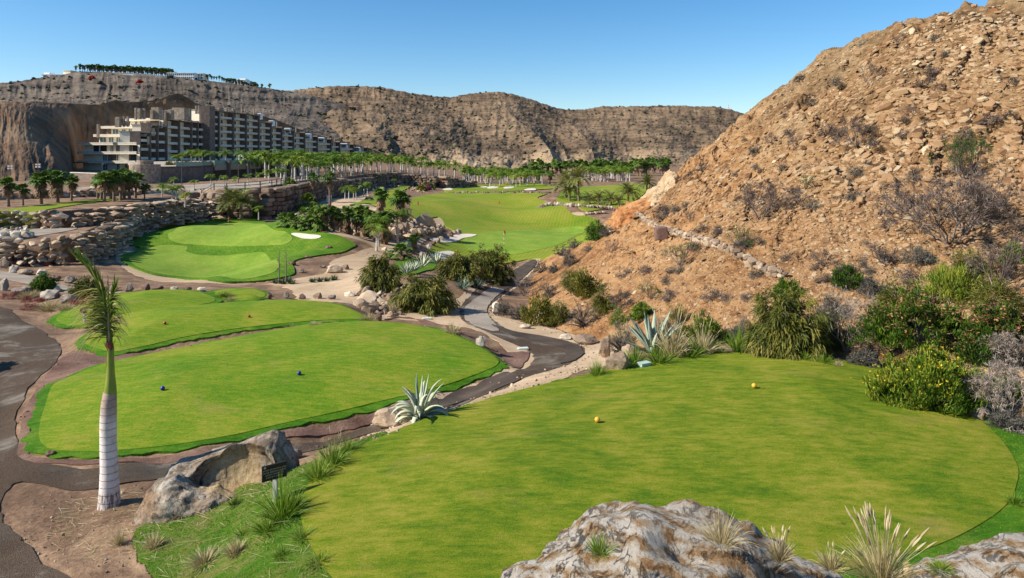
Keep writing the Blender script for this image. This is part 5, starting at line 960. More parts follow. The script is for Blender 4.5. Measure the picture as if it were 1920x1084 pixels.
def palms():
    # the long row on the road behind the retaining wall
    P, L = along(BIGW); G = "royal palms in the long row on the hotel road"; s = L[4]+14; i = 0
    while s < L[-1]-2:
        x, y = [np.interp(s, L, P[:,j]) for j in (0,1)]
        for row in range(4):
            xx, yy = x - 4 - 6.5*row + _rp.uniform(-1,1), y + 4 + 7*row + _rp.uniform(-1,1); z = bil(GZ, xx, yy)
            palm('royal_palm', ROY, RO_N, (xx,yy,z), _rp.uniform(0.8,1.35), i, label="white trunked royal palm in the long dense row above the dark road wall", group=G); i += 1
        s += _rp.uniform(4.0,6.2)
    for n in range(58):      # the row runs on across the valley floor
        px = 868 + n*2.6 + _rp.uniform(-2,2); Y = _rp.uniform(255, 330); x = (px-CXP)/F*Y; palm('royal_palm', ROY, RO_N, (x,Y,Hf(x,Y)), _rp.uniform(0.95,1.2), n, label="white trunked royal palm in the crowded grove behind the far bunkers", group="royal palms behind the far bunkers")
    for n in range(34):
        px = 1092 + n*2.7 + _rp.uniform(-2,2); Y = _rp.uniform(300, 350); x = (px-CXP)/F*Y; palm('royal_palm', ROY, RO_N, (x,Y,Hf(x,Y)), _rp.uniform(1.0,1.25), n, label="white trunked royal palm in the tight grove beside the rocky hillside spur", group="royal palms beside the hillside spur")
    for n in range(46):
        px = 1000 + n*5.6 + _rp.uniform(-3,3); Y = _rp.uniform(370, 430); x = (px-CXP)/F*Y; palm('fan_palm', FAN, FA_N, (x,Y,Hf(x,Y)), _rp.uniform(1.7,2.5), n, label="dark fan palm in the belt of palms at the foot of the mountain", group="dark palms at the mountain foot")
    for n, (px, b, t) in enumerate([(975,343,317),(984,344,312),(1002,342,314),(1010,342,316),(1031,345,321)]): palm_px('fan_palm', FAN, FA_N, px, b, t, 3.6, n, label="fan palm with brown skirt right of the crowded royal palm grove", group="skirted fan palms right of the far bunkers")
    # young royal palms along the railing
    for n, (px, b, t) in enumerate([(326,352,329),(364,359,335),(395,356,322),(420,350,324),(442,351,328),(465,348,322),(486,345,320),(505,344,312),(519,344,309),(531,342,312)]):
        a = (px-CXP)/F; pos = ["leftmost, beside the stone bastion wall","short and yellowish, just right of the lamp post","taller, at the dark wall opening","behind the date palms","fourth from the right end","third from the road bend","near the garage front","tall and slim near the row's right end","tallest, under the large pavilion","last before the dense palm row"][n]
        palm_px('royal_palm', ROY, RO_N, px, b, t, 6.3, n, label="young royal palm on the road railing, " + pos, group="young royal palms along the railing")
    for n, (px, b, t) in enumerate([(330,311,286),(342,312,284),(359,308,276),(366,309,281),(374,308,278),(380,310,276),(394,309,279),(423,311,276),(449,311,276),(462,310,281),(471,310,280),(480,310,280),(513,318,290),(516,319,296)]):
        palm_px('royal_palm', ROYN, RO_N, px, b, t, 6.3, n, 152 if px < 400 else 176 if px < 500 else 196, label="slender white trunked palm standing on the hotel terrace deck", group="slender palms on the hotel terrace deck")
    for n, (px, b, t, lab) in enumerate([(427,407,352,"grey green date palm behind the left green flag, left of the pair"),(452,408,354,"grey green date palm behind the left green, right of the pair"),(1085,379,312,"tall slim date palm on the far boulder row left of the spur"),(1068,378,337,"shorter date palm crowding the tall slim one by the boulder row"),(1060,372,318,"date palm crown showing behind the tall slim palm"),(1178,385,340,"broad date palm with long arching fronds beside the orange spur foot"),(1213,362,326,"date palm half behind the hillside spur edge")]):
        palm_px('date_palm', DATE, DA_N, px, b, t, {2:8.2}.get(n,5.0), 2 if n == 2 else n % 2, None, 9.45 if n < 2 else None, label=lab)
    for n, (px, b, t) in enumerate([(1105,384,354),(1122,386,352),(1145,386,350),(1160,388,362)]): palm_px('date_palm', LOWDATE, DA_N, px, b, t, 3.1, n, label="low bushy young date palm behind the far row of grey boulders", group="bushy young date palms by the boulder row")
    lawn = [(16,387,335,"leftmost fan palm at the back of the upper lawn"),(43,385,347,"smallest fan palm at the back of the upper lawn"),(77,382,324,"skirted fan palm left of the close pair on the upper lawn"),(108,379,320,"broad skirted fan palm right of the close pair on the upper lawn"),(134,376,331,"slim fan palm at the right end of the upper lawn row")]
    for n, (px, b, t, lab) in enumerate(lawn): palm_px('fan_palm', FAN, FA_N, px, b, t, 3.75, [2,2,1,1,2][n], None, 6.2, label=lab)
    for n, (px, b, t) in enumerate([(190,374,326),(196,378,326),(208,374,328),(214,377,325),(226,375,320),(233,373,322),(243,373,320),(254,371,326),(271,372,345),(183,372,332)]): palm_px('fan_palm', FAN, FA_N, px, b, t, 3.75, n*2, None, 6.2, label="fan palm in the dense clump at the right end of the upper lawn", group="fan palm clump by the bastion")
    for n, (px, b, t, lab) in enumerate([(303,378,344,"yellowish royal palm on the boulder wall right of the fan palm clump"),(323,385,350,"second yellowish palm on the boulder wall ledge"),(330,382,348,"third yellowish palm on the boulder wall ledge"),(347,387,360,"smallest yellowish palm at the ledge end above the boulder wall")]): palm_px('royal_palm', ROY, RO_N, px, b, t, 5.2, n, None, 7.0, label=lab)
    for n, (px, b, t, lab) in enumerate([(540,390,336,"tall thin fan palm left of the leaning one on the rock bank crest"),(548,394,339,"tall fan palm leaning right on the rock bank crest"),(585,386,326,"tall thin fan palm standing before the big wall centre"),(619,388,324,"tallest thin fan palm, slightly leaning, on the upper dirt"),(712,352,329,"fan palm behind the two skirted palms, above the small lawn")]): palm_px('fan_palm', TALL, FA_N, px, b, t, 5.3, n, label=lab)
    for n, (px, b, t, lab) in enumerate([(714,404,352,"thick fan palm with heavy dead skirt at the left edge of the fairway"),(752,418,358,"thick fan palm with heavy dead skirt nearest the fairway corner")]): palm_px('fan_palm', THICK, FA_N, px, b, t, 3.8, n, label=lab)
    for n, (px, b, t) in enumerate([(608,433,386),(626,434,388),(638,436,402),(652,439,389),(668,441,389),(684,444,387),(694,448,397),(702,451,402),(720,458,397),(713,456,400)]): palm_px('fan_palm', THICK if n in (3,5,8) else FAN, FA_N, px, b, t, 3.75, n, label="skirted fan palm in the curved row at the foot of the rubble bank", group="fan palms at the rubble bank foot")
    for n, (px, b, t, lab) in enumerate([(706,471,414,"slim young royal palm nearest the sandy track"),(710,462,396,"white trunked royal palm in front of the fan palm row"),(745,456,380,"royal palm with orange crownshaft against the rubble bank")]): palm_px('royal_palm', ROYN, RO_N, px, b, t, 6.3, n, label=lab)
    for n, (px, b, t) in enumerate([(535,424,402),(545,426,406),(560,428,408),(570,416,396),(580,431,408),(590,432,400),(600,433,408),(575,398,372),(585,400,382),(545,400,388)]): palm_px('fan_palm', LOWFAN, FA_N, px, b, t, 1.35, n, label="low bushy fan palm on the left slope of the rubble bank", group="low fan palms on the rubble bank")
    for n, (px, b, t, lab) in enumerate([(752,488,458,"low wide fan palm on the left of the rocky island pair"),(776,476,441,"fan palm with short brown skirt right of the rocky island pair")]): palm_px('fan_palm', LOWFAN if n == 0 else FAN, FA_N, px, b, t, 1.45 if n == 0 else 3.6, n, label=lab)
    for n, (px, b, t) in enumerate([(647,374,346),(654,373,343),(663,376,347),(668,374,348),(682,369,338),(689,366,337),(740,351,333)]): palm_px('royal_palm', ROY, RO_N, px, b, t, 6.3, n, label="short yellow green royal palm on the dirt ledge under the road wall", group="short royal palms on the dirt ledge")
    palm_px('royal_palm', ROY, RO_N, 485, 411, 382, 6.3, 1, None, 9.5, label="small drooping royal palm alone before the big dark wall")
    # palms on the mesa
    mes = [(142,132,124),(150,131,121),(155,132,123),(159,132,124),(164,131,122)] + [(170+i*4.1+_rp.uniform(-1,1), 134+i*0.22, 121.5+i*0.24+_rp.uniform(-1,2)) for i in range(38)]
    for n, (px, b, t) in enumerate(mes):
        Y = 708 + (px-142)*0.17; palm('fan_palm', FAN, FA_N, w3(px, b+1.5, Y), (b-t+2)/F*Y/3.7, n, label="dark fan palm in the dense skyline row on top of the mesa", group="dense skyline palms on the mesa")
    thin = [(309,139,132),(318,140,134),(330,141,136),(345,143,137),(355,145,139),(389,148,141),(394,147,140),(397,149,143),(401,149,144),(406,149,144),(411,150,143),(416,152,145),(420,154,147),(424,155,148),(427,156,148),(430,156,148),(433,157,148),(437,157,148),(441,157,149),(448,158,150),(453,159,152),(457,160,154),(462,161,155),(466,162,157),(471,162,154),(471,164,159),(475,164,155),(479,164,155),(482,165,158),(491,165,158),(505,167,158)]
    for n, (px, b, t) in enumerate(thin):
        Y = 736 + (px-309)*0.2; palm('fan_palm', FAN, FA_N, w3(px, b+1, Y), (b-t+1.5)/F*Y/3.7, n, label="thin palm on the falling skyline right of the mesa apartments", group="thin skyline palms right of the apartments")
# ------------------------------------------------------------------ the young royal palm in the foreground
def hero_palm():
    Y = 14.8; x0, y0, z0 = gp(205, 948); Y = y0; k = Y/F; root = thing('royal_palm', (x0,y0,z0), label="young royal palm with pale ringed trunk and wind torn fronds at lower left", cat="palm")
    def p(px, py, dy=0): return np.array([(px-205)*k, dy, (948-py)*k])
    m = NM('ringed palm trunk', 0.85, 0.15); z = m.xyz()[2]; nz = m.noise(5, 6, 0.7); f = m.math('FRACT', m.math('ADD', m.math('MULTIPLY', z, 6.4), m.math('MULTIPLY', m.noise(2.5,3), 0.35))); ring = m.ramp(f, [(0.0,0.0),(0.06,1.0),(0.94,1.0),(1.0,0.0)])
    c = m.ramp(nz, [(0.3,(0.48,0.42,0.38)),(0.5,(0.66,0.60,0.56)),(0.7,(0.74,0.69,0.65))]); up = m.ramp(m.math('MULTIPLY', z, 0.4), [(0.70,0.0),(0.86,0.75),(1.0,0.9)]); c = m.mix(up, c, m.ramp(nz, [(0.3,(0.22,0.13,0.09)),(0.7,(0.42,0.29,0.22))]))
    c = m.mix(m.math('SUBTRACT', 1.0, ring), c, (0.34,0.275,0.235)); c = m.mix(m.math('MULTIPLY', m.ramp(z, [(0.28,1.0),(0.36,0.0)]), m.ramp(m.noise(7,5,0.7,m.map((3,3,0.35))), [(0.46,0.0),(0.53,0.85)])), c, (0.14,0.09,0.06)); m.col(c); m.bump(m.math('ADD', ring, m.math('MULTIPLY', nz, 0.6)), 0.8, 0.02); M['ringed'] = m.done()
    m = NM('green palm shaft', 0.45, 0.35); z = m.xyz()[2]; n = m.noise(4, 5, 0.6, m.map((1,1,0.3))); c = m.ramp(n, [(0.3,(0.09,0.15,0.02)),(0.55,(0.21,0.27,0.035)),(0.75,(0.33,0.31,0.06))]); c = m.mix(m.ramp(m.math('MULTIPLY', z, 0.25), [(0.835,0.0),(0.87,0.9)]), c, (0.17,0.06,0.03)); m.col(c); M['shaft1'] = m.done()
    b = MB(); b.tube([p(205,972),p(205,950),p(205,944),p(205,915),p(205,880),p(203,830),p(203,790),p(204,760),p(206,737),p(207,733)], np.array([21,20,19,16.8,15.4,14.2,14.2,13.4,11.4,9])*k, 28); obj('trunk', b.data('trunk', M['ringed'], True), root)
    b = MB(); b.tube([p(207,738),p(207,728),p(207,700),p(207,680),p(207,664),p(207,654),p(207,640)], np.array([10.6,10,7.4,6.6,6.2,6.4,3.5])*k, 20); obj('crownshaft', b.data('crownshaft', M['shaft1'], True), root)
    b = MB(); r = np.random.default_rng(5)
    for i in range(16): a = r.uniform(0,6.28); V, Fq, tt = blades([p(207,650)+[math.cos(a)*.06,math.sin(a)*.06,r.uniform(-.1,.05)]], [[math.cos(a)*.35,math.sin(a)*.35,1]], r.uniform(.12,.24), .05, .1, 2); b.add(V, Fq, r.uniform(0,.7))
    obj('torn_sheath', b.data('torn_sheath', M['succ']), root)
    def frond(pts, spec, name, seed):
        r = np.random.default_rng(seed); b = MB(); Q = np.array([p(*q) for q in pts]); L = np.r_[0, np.cumsum(np.linalg.norm(np.diff(Q,axis=0),axis=1))]; b.tube(Q, np.linspace(0.030,0.006,len(Q)), 6, 0.35, 0, False)
        T0 = np.gradient(Q, axis=0)
        for (u0, u1, n, sd, up, fwd, ln, dr, tn, dry) in spec:
            u = r.uniform(u0,u1,n)*L[-1]; B = np.stack([np.interp(u, L, Q[:,i]) for i in range(3)],1); T = unit(np.stack([np.interp(u, L, T0[:,i]) for i in range(3)],1))
            D = np.array([sd,0,up])[None] + fwd*T + r.normal(0,0.20,(n,3))*[1,1.3,1]; l = ln*r.uniform(.55,1.15,n); V, Fq, tt = blades(B, D, l, r.uniform(.014,.034,n), dr*r.uniform(.6,1.5,n), 5, r, 0.08); tv = np.clip(rep(r.normal(tn,.15,n),5) + dry*tt**2, 0, 1); b.add(V, Fq, tv)
        obj(name, b.data(name, M['herofrond']), root)
    M['herofrond'] = leafmat('windblown frond leaflet', [(0.0,(0.03,0.06,0.01)),(0.35,(0.10,0.175,0.018)),(0.6,(0.21,0.28,0.035)),(0.78,(0.40,0.36,0.12)),(0.92,(0.42,0.24,0.12)),(1.0,(0.50,0.42,0.28))], 0.3, 0.5, False)
    frond([(206,650),(203,610),(199,580),(193,555),(184,530),(170,508),(152,491)], [(0.42,0.95,130,-0.08,0.15,2.0,0.55,0.0,0.50,0.08),(0.45,0.96,110,0.20,0.05,1.8,0.50,0.02,0.42,0.05),(0.08,0.6,105,-1.0,0.35,0.5,0.95,0.75,0.6,0.36),(0.1,0.62,60,-0.85,0.0,0.3,0.8,0.8,0.66,0.36),(0.15,0.6,40,0.7,0.3,0.6,0.6,0.5,0.46,0.4)], 'frond', 3)
    frond([(208,650),(209,620),(207,595),(208,570),(211,552),(216,538)], [(0.1,0.8,75,0.9,0.45,0.4,0.5,1.0,0.6,0.4),(0.1,0.9,55,0.5,0.5,0.9,0.45,0.5,0.46,0.4),(0.1,0.7,55,-0.8,0.35,0.5,0.85,0.75,0.6,0.36),(0.5,1.0,40,0.05,0.5,1.0,0.4,0.1,0.3,0.3)], 'frond', 4)
    b = MB(); b.tube([p(206,650),p(204,600),p(203,560),p(202,530),p(202,512)], np.array([3.2,2.6,2.0,1.4,0.3])*k, 7, 0.95); b.tube([p(199,600),p(197,560),p(192,525)], np.array([2,1.5,.4])*k, 5, 0.35); obj('spear_leaf', b.data('spear_leaf', M['herofrond'], True), root)
# ------------------------------------------------------------------ sign, markers, flags, machine and other small things
def text_mesh(body, size, mat, align='CENTER'):
    cu = bpy.data.curves.new('lettering', 'FONT'); cu.body = body; cu.size = size; cu.align_x = align; cu.align_y = 'CENTER'; cu.extrude = 0.0008; cu.space_line = 1.0; cu.resolution_u = 2
    o = bpy.data.objects.new('tmp', cu); COL.objects.link(o); dg = bpy.context.evaluated_depsgraph_get(); me = bpy.data.meshes.new_from_object(o.evaluated_get(dg)); bpy.data.objects.remove(o); me.materials.clear(); me.materials.append(mat); return me
def small_things():
    M['signboard'] = plain('dark brown board', (0.028,0.017,0.012), 0.5, 0.4, 0.1); M['lettering'] = plain('cream lettering', (0.50,0.43,0.30), 0.6, 0.3, 0.02); M['post'] = plain('grey painted post', (0.55,0.52,0.47), 0.6, 0.4, 0.08)
    x, y, z = gp(516, 941); s = thing('sign', (x,y,z), 0, label="small brown notice board with cream lettering on a grey post", cat="sign"); b = MB(); b.box((0,0,0.22),(0.075,0.075,0.62)); obj('post', b.data('post', M['post']), s)
    yaw = 0.62; zc = 0.61; bo = MB(); bo.box((0,0,0),(0.47,0.022,0.30)); o = obj('board', bo.data('board', M['signboard']), s, (0.0,-0.05,zc), yaw)
    e = MB(); [e.box(c, d) for c, d in [((0,-0.012,0.145),(0.47,0.012,0.01)),((0,-0.012,-0.145),(0.47,0.012,0.01)),((-.23,-0.012,0),(0.01,0.012,0.28)),((.23,-0.012,0),(0.01,0.012,0.28))]]; obj('rim', e.data('rim', M['metal']), o)
    for i, t in enumerate(["ANTES DE PATEAR, POR", "FAVOR PERMITA QUE EL", "GRUPO SIGUIENTE", "JUEGUE A GREEN"]): obj('lettering', text_mesh(t, 0.041, M['lettering']), o, (0,-0.0135,0.052-0.047*i), (R(90),0,0))
    g = MB(); a = np.linspace(0,6.283,15)[:-1]; g.add(np.stack([np.cos(a)*.024-.18, a*0-.0140, np.sin(a)*.024+.112],1), [list(range(14))]); obj('emblem', g.data('emblem', M['lettering']), o)
    x, y, z = gp(158, 611, 8.66); s = thing('sign', (x,y,z+0.05), label="tiny dark tee sign on a pale post beside the middle tee", cat="sign"); b = MB(); b.box((0,0,0.35),(0.08,0.08,0.75)); obj('post', b.data('post', M['post']), s); b = MB(); b.box((0,-.05,0.74),(0.36,0.03,0.26)); obj('board', b.data('board', M['signboard']), s)
    V, Fc = ico(4); cols = {'yellow': (0.75,0.36,0.03), 'blue': (0.008,0.012,0.22), 'red': (0.38,0.02,0.015)}
    for px, py, c, lab, h in [(1120,797,'yellow',"yellow ball tee marker nearest the foreground boulder",None),(1414,732,'yellow',"yellow ball tee marker further back on the near tee",None),(305,736,'blue',"blue ball tee marker left on the middle tee near the palm",None),(561,707,'blue',"blue ball tee marker right on the middle tee",None),(309,611,'red',"red ball tee marker left on the third tee",None),(467,598,'red',"red ball tee marker right on the third tee",None)]:
        x, y, z = gp(px, py); rr = 0.062 if c == 'yellow' else 0.068; mt = M.setdefault('ball_'+c, NM('glossy '+c+' paint', 0.35, 0.5).col(cols[c]).done()); b = MB(); b.add(V*rr, Fc); t = thing('tee_marker', (x,y,z+0.07+rr*0.9), label=lab, cat="tee marker", group="tee marker balls"); obj('ball', b.data('ball', mt, True), t); b = MB(); b.tube([(0,0,-rr*.8),(0,0,-rr-.05)], 0.012, 6); obj('spike', b.data('spike', M['metal']), t)
    M['flagred'] = NM('red flag cloth', 0.7, 0.2).col((0.55,0.03,0.03)).done(); M['polewhite'] = plain('white pole', (0.75,0.73,0.70), 0.5, 0.4, 0.02); M['polered'] = plain('red pole band', (0.5,0.05,0.04), 0.5, 0.4, 0.02)
    for px, py, top, lab in [(945,459,432,"red flag on banded stick standing on the right green"),(428,421,406,"small red flag on stick at the back of the left green")]:
        x, y, z = gp(px, py); hh = (py-top)/F*y; f = thing('flagstick', (x,y,z), label=lab, cat="golf flag"); b = MB(); [b.tube([(0,0,hh*j/6-(.2 if j == 0 else 0)),(0,0,hh*(j+1)/6)], 0.028, 8, .5, j % 2) for j in range(6)]; obj('pole', b.data('pole', [M['polewhite'], M['polered']]), f)
        u, v = np.meshgrid(np.linspace(0,1,7), np.linspace(0,1,6)); X = u*0.20+.02; Z = hh - v*0.75*hh*.32 - u*0.12; Yv = 0.04*np.sin(u*6+v*3)*u; i = np.arange(42).reshape(6,7); b = MB(); b.add(np.stack([X,Yv,Z],-1).reshape(-1,3), np.stack([i[:-1,:-1],i[:-1,1:],i[1:,1:],i[1:,:-1]],-1).reshape(-1,4)); obj('flag', b.data('flag', M['flagred'], True), f)
    for px, py, lab in [(784,386,"short red stake at the left of the fairway beside the mown strip"),(936,383,"short red stake in the hollow on the fairway")]:
        x, y, z = gp(px, py); b = MB(); b.box((0,0,0.3),(0.22,0.22,0.9)); b.box((0,0,0.8),(0.26,0.26,0.1)); obj('stake', b.data('stake', M['polered']), None, (x,y,z), label=lab, cat="marker stake")
    for px, py, lab in [(502,411,"short white stake right of the left green by the bank"),(799,470,"short white stake by the right bunker rocks"),(457,407,"short pinkish red stake behind the left green")]:
        x, y, z = gp(px, py); b = MB(); b.box((0,0,0.3),(0.1,0.1,0.9)); b.box((0,0,0.78),(0.13,0.13,0.06)); obj('stake', b.data('stake', M['polewhite'] if 'white' in lab else M['polered']), None, (x,y,z), label=lab, cat="marker stake")
    # mower
    x, y, z = gp(692, 376); k = y/F; mo = thing('mower', (x,y,z+.1), 0.1, 15*k/2.3, label="small green ride on mower parked on the upper lawn strip", cat="mower"); gm = plain('green machine paint', (0.02,0.10,0.03), 0.4, 0.5, 0.05); tm = plain('tyre rubber', (0.02,0.02,0.02), 0.9, 0.2)
    b = MB(); b.box((-.25,0,.62),(1.5,.85,.45),0,.5,0,.85); b.box((.75,0,.55),(.7,.7,.35)); b.box((0,0,.36),(1.9,.6,.16)); obj('body', b.data('body', gm), mo); b = MB(); b.box((-.5,0,1.0),(.5,.5,.12)); b.box((-.75,0,1.22),(.1,.5,.4)); obj('seat', b.data('seat', M['metal']), mo)
    for sx, sy, rr in [(-.75,.5,.42),(-.75,-.5,.42),(.75,.48,.32),(.75,-.48,.32)]: b = MB(); b.tube([(sx,sy-.12,rr-.1),(sx,sy+.12,rr-.1)], rr, 16); b.add(np.array([[sx+math.cos(a)*rr, sy-.12, rr-.1+math.sin(a)*rr] for a in np.linspace(0,6.283,17)[:-1]]), [list(range(16))]); obj('wheel', b.data('wheel', tm), mo)
    b = MB(); b.box((1.15,0,.22),(.5,1.7,.22)); obj('cutting_deck', b.data('cutting_deck', gm), mo); b = MB(); b.tube([(-.95,-.35,.8),(-.95,-.35,1.75),(-.95,.35,1.75),(-.95,.35,.8)], 0.04, 6); obj('roll_bar', b.data('roll_bar', M['metal']), mo); b = MB(); b.tube([(.15,0,.8),(-.05,0,1.15)], .03, 6); b.tube([(-.05,-.2,1.15),(-.05,.2,1.15)], .025, 6); obj('steering', b.data('steering', M['metal']), mo)
    x, y, z = gp(617, 379); b = MB(); b.box((0,0,.5),(0.75,.6,1.25)); b.box((0,0,1.14),(.85,.7,.08)); obj('utility_box', b.data('utility_box', M['polewhite']), None, (x,y,z), label="small white utility cabinet on the dirt under the leaning tall palm", cat="utility box")
    # stone tee block with round plaque
    x, y, z = gp(1838, 786); V, Fc = BLK[1]; t = thing('tee_stone', (x,y,z), 0.35, label="grey stone tee block with a round brown plaque beside the flowering shrub", cat="marker stone"); b = MB(); V3 = _ICO[4][0]; V3 = np.sign(V3)*np.abs(V3)**.4; V3 = V3/np.abs(V3).max(0); V3 = V3*(1+.06*fbm(V3[:,0]*2,V3[:,1]*2,V3[:,2]*2,4)[:,None])*[.19,.15,.17]; b.add(V3+[0,0,.12], _ICO[4][1], .4); obj('block', b.data('block', M['bould'], True), t)
    a = np.linspace(0,6.283,25)[:-1]; b = MB(); b.add(np.stack([np.cos(a)*.115-.05, a*0-.172, np.sin(a)*.115+.13],1), [list(range(24))]); b.tube([(-.05,-.13,.13),(-.05,-.170,.13)], .118, 24); b.tube([np.array([math.cos(q)*.095-.05,-.174,math.sin(q)*.095+.13]) for q in np.linspace(0,6.283,25)], .006, 5); obj('plaque', b.data('plaque', plain('bronze plaque', (0.20,0.13,0.07), 0.5, 0.5, 0.3, 30)), t)
    x, y, z = gp(1208, 690); b = MB(); b.box((0,0,.06),(.36,.22,.2),0,.5,0,.92); b.box((0,0,.165),(.38,.24,.02)); obj('valve_box', b.data('valve_box', plain('pale mint plastic', (0.40,0.52,0.44), .5, .4, .05)), None, (x,y,z), 0.5, label="pale mint irrigation box at the tee edge below the large agave", cat="valve box")
    for px, py, w, lab in [(800,599,16,"thin pale paving slab on the dirt right of the third tee"),(980,656,20,"thin pale slab lying in cracked mud by the path bend")]:
        x, y, z = gp(px, py); k = y/F; b = MB(); b.box((0,0,.05),(w*k, w*k*.55, .06), .2); b.box((0.03,0,.085),(w*k*.9, w*k*.5, .02), .22); obj('slab', b.data('slab', plain('pale slab', (0.5,0.56,0.5))), None, (x,y,z), label=lab, cat="slab")
    for px, py, top, lab in [(20,352,313,"floodlight pole with lamp heads against the cliff, left one"),(72,350,310,"floodlight pole with lamp heads against the cliff, right one"),(192,347,305,"plain dark lamp post in front of the hotel wing"),(341,360,306,"tall thin black lamp post before the stone terrace wall"),(447,354,307,"thin black lamp post on the road beside the railing palms")]:
        Yl = 128; x, y, z = w3(px, py, Yl); hh = (py-top)/F*Yl; l = thing('lamp_post', (x,y,z-.3), label=lab, cat="lamp post"); b = MB(); b.tube([(0,0,0),(0,0,hh)], [.09,.06], 6); obj('pole', b.data('pole', M['metal']), l); b = MB(); [b.box((dx,-.1,hh+dz),(.34,.2,.28)) for dx, dz in ([(-.3,0),(.3,0),(-.3,.45),(.3,.45)] if 'flood' in lab else [(0.15,.05)])]; obj('lamp_head', b.data('lamp_head', M['post'] if 'flood' in lab else M['metal']), l)
# ------------------------------------------------------------------ shrubs, agaves, tufts, boulders
def gk(px, py, h=None): p = gp(px, py, h); return p, p[1]/F
def shrub(px, py, w, h, seed, name='shrub', lab=None, cat="shrub", hgt=None, group=None, dz=0.0, back=0.25, dd=0.8, **k):
    p, s = gk(px, py, hgt); dims = (w*s*1.12, w*s*dd*1.1, h*s*1.05); parts = bush(seed, dims, **k)
    p = (p[0], p[1] + back*dims[1], Hf(p[0], p[1] + back*dims[1]) if hgt is None else p[2]); return place_parts(name, parts, (p[0], p[1], min(p[2], p[2]) + dz), 0, 1, label=lab, cat=cat, **({'group': group} if group else {}))
def dry(px, py, w, h, seed, lab, depth=4, leafy=0, mat='twig', n0=7, rad=0.02, spread=0.75, group=None, back=0.15, **k):
    p, s = gk(px, py); d = (w*s, w*s*0.85, h*s); y = p[1]+back*d[1]; return place_parts('dry_shrub', tabaiba(seed, d, depth, mat, n0, leafy, spread, rad), (p[0], y, Hf(p[0], y)-0.02), 0, 1, label=lab, cat="dry shrub", **({'group': group} if group else {}))
_tk = {}
def grass(px, py, w, h, kind, seed, lab, group=None, h0=None, plumes=0, n=150, dz=0):
    p, s = gk(px, py, h0); key = (kind, seed % 4, plumes)
    if key not in _tk: _tk[key] = tuft(seed % 4 + 10*len(_tk), 1.0, 1.1, n, kind, 0.020, plumes, 0.5)
    o = place_parts('grass_tuft', _tk[key], (p[0], p[1]+0.1*w*s, p[2]+dz), seed*1.3, (w*s/1.1, w*s/1.1, h*s), label=lab, cat="grass tuft", **({'group': group} if group else {})); return o
